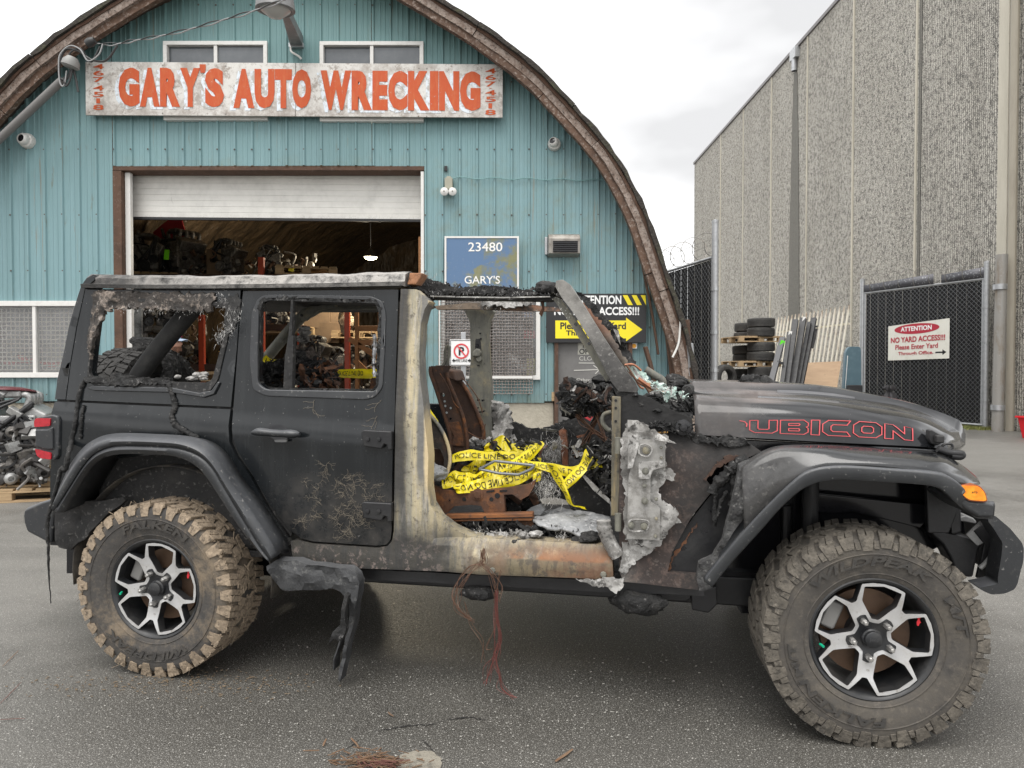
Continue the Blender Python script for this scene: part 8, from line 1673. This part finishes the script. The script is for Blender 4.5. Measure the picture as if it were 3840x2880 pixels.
for i, (u, v, Y, w_, h_, lab) in enumerate(((1190, 1190, 13.6, .55, .45, 'brown cardboard box high in the door window'), (1250, 1215, 13.8, .6, .5, 'stacked brown carton behind the door window'), (1240, 1250, 13.6, .5, .4, 'lower brown carton behind the door window'), (830, 1000, 11.6, .25, .5, 'grey drum shaped carton on the upper rack'))):
    p = wp(u, v, Y); m = MB(); m.box(p, (w_, .5, h_), rotm(0, 0, random.uniform(-.2, .2))); m.build('carton', paint('old_carton%d' % i, (.22, .15, .095), .85, layers=[dict(noise=(5, .5, .7), col=(.12, .085, .06))]), bevel=.006, label=lab, cat='box')
PLB = empty('plastic_bag', wp(1298, 1205, 12.4), label='shiny tan plastic bag on the shelf in the door window', cat='bag'); m = clump((0, 0, 0), (.13, .1, .20), 5, .5, 9, 20); m.build('bag', M('crinkled_plastic', (.42, .34, .23), .2, bump=(30, .03)), PLB, smooth=40)
TIMB = paint('orange_brown_lumber', (.33, .15, .055), .7, layers=[dict(noise=(6, .5, .7), st=(1, 1, 4), col=(.20, .09, .035))])
WRK = empty('timber_rack', wp(1370, 1400, 12.0), label='orange brown timber rack at the right of the rear door window', cat='rack'); c = WRK.location.copy()
for (a, b) in (((1338, 1130), (1340, 1480)), ((1425, 1130), (1425, 1480)), ((1338, 1232), (1425, 1232)), ((1338, 1285), (1425, 1285)), ((1330, 1350), (1425, 1445)), ((1310, 1270), (1425, 1345))):
    m = MB(); m.bar(wp(*a, 12.0)-c, wp(*b, 12.0)-c, .06, .09); m.build('timber', TIMB, WRK, bevel=.004)
m = MB(); a = wp(1590, 1250, FY+.6); m.box((a.x, FY+.75, 1.5), (.04, 1.0, 3.0)); shop(m, 'inner_plywood', TIMB)
# hanging lamp, lit
LP = empty('pendant_lamp', wp(1390, 965, 12.5), label='lit pendant lamp hanging inside the workshop', cat='lamp'); m = MB(); m.lathe([(.03, .16), (.06, .12), (.11, .06), (.125, .0), (.12, .0), (.10, .05), (0, .08)], (0, 0, 0), (0, 0, 1), 20); m.build('shade', BLKM, LP, smooth=50)
m = MB(); m.lathe([(0, -.045), (.06, -.04), (.10, -.02), (.115, .005)], (0, 0, 0), (0, 0, 1), 20); m.build('bulb', M('lit_lamp_glass', (1, .95, .8), .4, emit=((1, .9, .66), 2.2)), LP, smooth=50)
m = MB(); m.cyl((0, 0, .15), (0, 0, 2), .008, 6); m.build('cord', BLKM, LP)
l = bpy.data.lights.new('lamp_glow', 'POINT'); l.energy = 120; l.color = (1, .88, .66); l.shadow_soft_size = .35; lo = bpy.data.objects.new('lamp_glow', l); COL.objects.link(lo); lo.location = (0, 0, -.12); lo.parent = LP
# ------------------------------------------------------------------ man in the doorway, seen in profile behind the quarter window
SKIN = M('skin', (.42, .24, .17), .55, layers=[dict(noise=(20, .5, .7), col=(.36, .18, .13))]); PX, PY = (628-PCX)/FPX*7.55, 7.55
PE = empty('person', (PX, PY, 0), 0, 'man in a pale blue cap and dark jacket looking right before the garage door', 'person'); PE.rotation_euler = (0, 0, 0)
def skinned(name, pts, edges, rad, mat, par, sub=2, root=0):
    me = bpy.data.meshes.new(name); me.from_pydata([tuple(p) for p in pts], edges, []); o = bpy.data.objects.new(name, me); COL.objects.link(o); o.parent = par
    md = o.modifiers.new('k', 'SKIN'); 
    bm = bmesh.new(); bm.from_mesh(me); ly = bm.verts.layers.skin.verify()
    for i, v in enumerate(bm.verts): v[ly].radius = rad[i] if isinstance(rad[i], tuple) else (rad[i], rad[i]); v[ly].use_root = i == root
    bm.to_mesh(me); bm.free(); s_ = o.modifiers.new('s', 'SUBSURF'); s_.levels = sub; s_.render_levels = sub; me.materials.append(mat); md.use_smooth_shade = True; return o
# x is the way he faces
J = [(0, 0, .96), (0, 0, 1.12), (.01, 0, 1.32), (.02, 0, 1.47), (.03, 0, 1.55), (0, -.10, .92), (.01, -.11, .50), (-.02, -.11, .10), (.10, -.12, .04), (0, .10, .92), (.03, .11, .50), (.02, .11, .10), (.14, .12, .04), (.01, -.19, 1.43), (-.02, -.24, 1.16), (.12, -.22, .98), (.01, .19, 1.43), (-.02, .24, 1.16), (.14, .22, .98)]
Ed = [(0, 1), (1, 2), (2, 3), (3, 4), (0, 5), (5, 6), (6, 7), (7, 8), (0, 9), (9, 10), (10, 11), (11, 12), (2, 13), (13, 14), (14, 15), (2, 16), (16, 17), (17, 18)]
rd_ = [(.13, .16), (.12, .15), (.13, .17), (.09, .12), .055, .09, .065, .05, .045, .09, .065, .05, .045, .075, .055, .04, .075, .055, .04]
body = skinned('body', J, Ed, rd_, paint('dark_jacket_cloth', (.03, .032, .04), .85), PE)
m = MB(); rows = []; nh = 24
for i in range(17):
    t = i/16; z = -.125+.25*t; row = []
    for k in range(nh):
        a = 2*PI*k/nh; cx, cy = math.cos(a), math.sin(a); w1 = math.sqrt(max(0, 1-(2*t-1)**2)); rx = .100*w1**.75; ry = .076*w1**.75
        x = cx*rx; y = cy*ry
        if cx > 0:                                            # face: brow, nose, lips, chin
            f = max(0, cx)**6; x += f*(.024*math.exp(-((z+.012)/.022)**2)*(1 if abs(cy) < .35 else 0)+.006*math.exp(-((z-.035)/.015)**2)+.010*math.exp(-((z+.055)/.010)**2)+.014*math.exp(-((z+.098)/.020)**2)-.006*math.exp(-((z-.015)/.012)**2))
        row.append(Vector((.045+x, y, 1.70+z)))
    rows.append(row)
m.grid(rows, closeu=True); m.build('head', SKIN, PE, smooth=70)
m = MB(); rows = []
for i in range(6):
    t = i/5; rows.append([Vector((.046+math.cos(a)*(.103-.010*t)*(1+.05*t), math.sin(a)*.078*(1+.02*t), 1.605+.05*t)) for a in [(-1.15+2.3*q/12) for q in range(13)]])
m.grid(rows); m.build('beard', paint('reddish_beard', (.13, .06, .035), .95, bump=(120, .01)), PE, smooth=60, solid=.012)
CAPM = paint('pale_blue_cap_cloth', (.30, .38, .50), .85, bump=(60, .003)); m = MB(); rows = []
for i in range(9):
    t = i/8*PI/2; rows.append([Vector((.035+.112*math.cos(t)*math.cos(a), .088*math.cos(t)*math.sin(a), 1.735+.10*math.sin(t))) for a in [2*PI*q/24 for q in range(24)]])
m.grid(rows, closeu=True); CP = m.build('cap', CAPM, PE, smooth=60)
m = MB(); rows = []
for i in range(6):
    t = i/5; rows.append([Vector((.10+.12*t-.03*q*q*t, q*(.085-.02*t), 1.745-.012*t-.02*q*q)) for q in (-1, -.6, -.2, .2, .6, 1)])
m.grid(rows); m.build('peak', CAPM, CP, smooth=60, solid=.006)
for sy in (-1, 1):
    m = MB(); m.lathe([(0, -.012), (.014, -.010), (.026, 0), (.016, .008), (0, .006)], (.025, sy*.077, 1.695), (0, sy, .1), 14); m.build('ear', SKIN, PE, smooth=60)
    m = MB(); m.lathe([(0, -.008), (.007, -.006), (.010, 0)], (.128, sy*.030, 1.716), (-1, -sy*.3, 0), 10); m.build('eye', paint('eye_white', (.6, .58, .55), .3), PE)
    m = MB(); a0 = Vector((.140, sy*.033, 1.714)); m.tube([a0+Vector((.002, .022*math.cos(q*PI/8), .018*math.sin(q*PI/8))) for q in range(17)], .0022, 5); m.build('spectacle_rim', BLKM, PE)
    h = [Vector((.12 if sy < 0 else .14, sy*.22, .98))]; m = MB()
    hp = [(0, 0, 0), (.03, 0, -.05), (.045, 0, -.09)]; base = h[0]
    pts_ = [base, base+Vector((.02, 0, -.07))]; eds = [(0, 1)]; rr = [.030, (.034, .018)]
    for f in range(4):
        b0 = len(pts_); off_ = Vector((.012, 0, 0))*(f-1.5)*1.5; L1 = (.036, .042, .040, .030)[f]
        pts_ += [base+Vector((.025, 0, -.095))+off_, base+Vector((.030, -sy*.008, -.095-L1))+off_*1.1, base+Vector((.028, -sy*.022, -.095-L1*1.7))+off_*1.1]; eds += [(1, b0), (b0, b0+1), (b0+1, b0+2)]; rr += [.0095, .0085, .0075]
    b0 = len(pts_); pts_ += [base+Vector((.055, -sy*.01, -.06)), base+Vector((.066, -sy*.018, -.095))]; eds += [(1, b0), (b0, b0+1)]; rr += [.010, .008]
    skinned('hand', pts_, eds, rr, SKIN, PE)
# ------------------------------------------------------------------ litter on the asphalt
random.seed(40)
STRAW = M('straw_brown', (.15, .095, .058), .85, rand=.5, layers=[dict(noise=(30, .5, .6), col=(.14, .075, .04))]); REDS = M('red_brown_fibre', (.11, .045, .034), .85)
def splinter(u0, v0, u1, v1, w_, mat, lab, hh=.006):
    a, b = gp(u0, v0, hh), gp(u1, v1, hh); m = MB(); n_ = 6; P = [a.lerp(b, i/n_)+Vector((.003*n3(u0, i, 0, .7), .003*n3(u1, i, 0, .7), .002)) for i in range(n_+1)]; m.tube(P, [w_*(.5+.5*math.sin(PI*(.12+.8*i/n_))) for i in range(n_+1)], 5, sq=.5); m.build('wood_splinter', mat, smooth=40, label=lab, cat='splinter', group='wood splinters on the asphalt')
splinter(2082, 2858, 2148, 2812, .006, STRAW, 'light wood splinter lying alone at the bottom centre right')
splinter(1212, 2800, 1224, 2772, .004, STRAW, 'small upright straw sliver left of the straw heap'); splinter(1318, 2770, 1345, 2800, .004, STRAW, 'reddish sliver above the straw heap'); splinter(1455, 2672, 1475, 2688, .004, STRAW, 'tiny wood chip above the crack'); splinter(0, 2640, 80, 2560, .002, REDS, 'thin long twig at the left edge of the asphalt'); splinter(10, 2500, 70, 2440, .002, STRAW, 'short pale twig near the left edge'); splinter(0, 2700, 95, 2695, .002, REDS, 'lower thin twig at the left edge')
def litter(name, cu, cv, su, sv, n, ln, mat, lab, cat, z=.012):
    m = MB()
    for k in range(n):
        u, v = random.gauss(cu, su), random.gauss(cv, sv); p = gp(u, v, .003+random.random()*z); a = random.gauss(-.2, .7); l = ln*random.uniform(.3, 1.2); d = Vector((math.cos(a), math.sin(a)*.8, random.uniform(-.05, .12)))*l; m.bar(p-d*.5, p+d*.5, random.uniform(.0015, .005), random.uniform(.001, .003))
    for q in m.v: q.z = max(q.z, .001)
    m.build(name, mat, smooth=0, kind='stuff', label=lab, cat=cat)
litter('straw_heap', 1400, 2850, 70, 18, 150, .05, STRAW, 'heap of brown straw and bark at the bottom centre', 'straw', .03); litter('straw_heap', 1430, 2862, 45, 10, 40, .07, REDS, 'reddish fibres on the straw heap at the bottom centre', 'straw', .04)
litter('grit', 1900, 2600, 900, 160, 500, .008, M('pale_grit', (.36, .35, .32), .9), 'pale grit crumbs scattered over the asphalt', 'grit', .002)
litter('mud_crumbs', 700, 2560, 260, 26, 300, .014, M('brown_mud_crumb', (.17, .125, .08), .95), 'brown mud crumbs fallen below the muddy rear tyre', 'mud', .006)
# concrete patch and cracks
m = MB(); P = [gp(u, v, 0) for u, v in ((1480, 2900), (1500, 2835), (1560, 2818), (1620, 2822), (1660, 2850), (1650, 2900))]; V = resample(P, 40, True); m.sheet([(p.x+.012*n3(i, 0, 0, .8), p.y+.012*n3(i, 4, 0, .8)) for i, p in enumerate(V)], lambda x, y: Vector((x, y, .004)), (), .05); m.build('concrete_patch', M('crumbly_pale_patch', (.24, .22, .18), .9, layers=[dict(noise=(20, .5, .62), col=(.13, .12, .10))], bump=(40, .01)), smooth=0, kind='structure', label='small crumbly pale patch in the asphalt', cat='patch')
CRK = paint('dark_crack', (.018, .017, .016), .95)
for pts_ in ([(1400, 2742), (1470, 2732), (1530, 2722), (1600, 2718), (1660, 2706)], [(1290, 2812), (1330, 2790), (1350, 2770)], [(1580, 2770), (1610, 2800), (1630, 2820)], [(1660, 2700), (1760, 2690), (1830, 2700)]):
    P = resample([gp(u, v, .0035) for u, v in pts_], 30); m = MB(); rows = []
    for i, p in enumerate(P): w_ = .004*(.3+abs(n3(i, 3, 1, .61))*1.8)*math.sin(PI*(i+.5)/30)+.0006; o = .012*n3(i, 8, 3, .45); rows.append([p+Vector((0, o-w_, 0)), p+Vector((0, o+w_, 0))])
    m.grid(rows); m.build('asphalt_crack', CRK, smooth=0, kind='structure', label='thin dark crack in the asphalt', cat='crack')
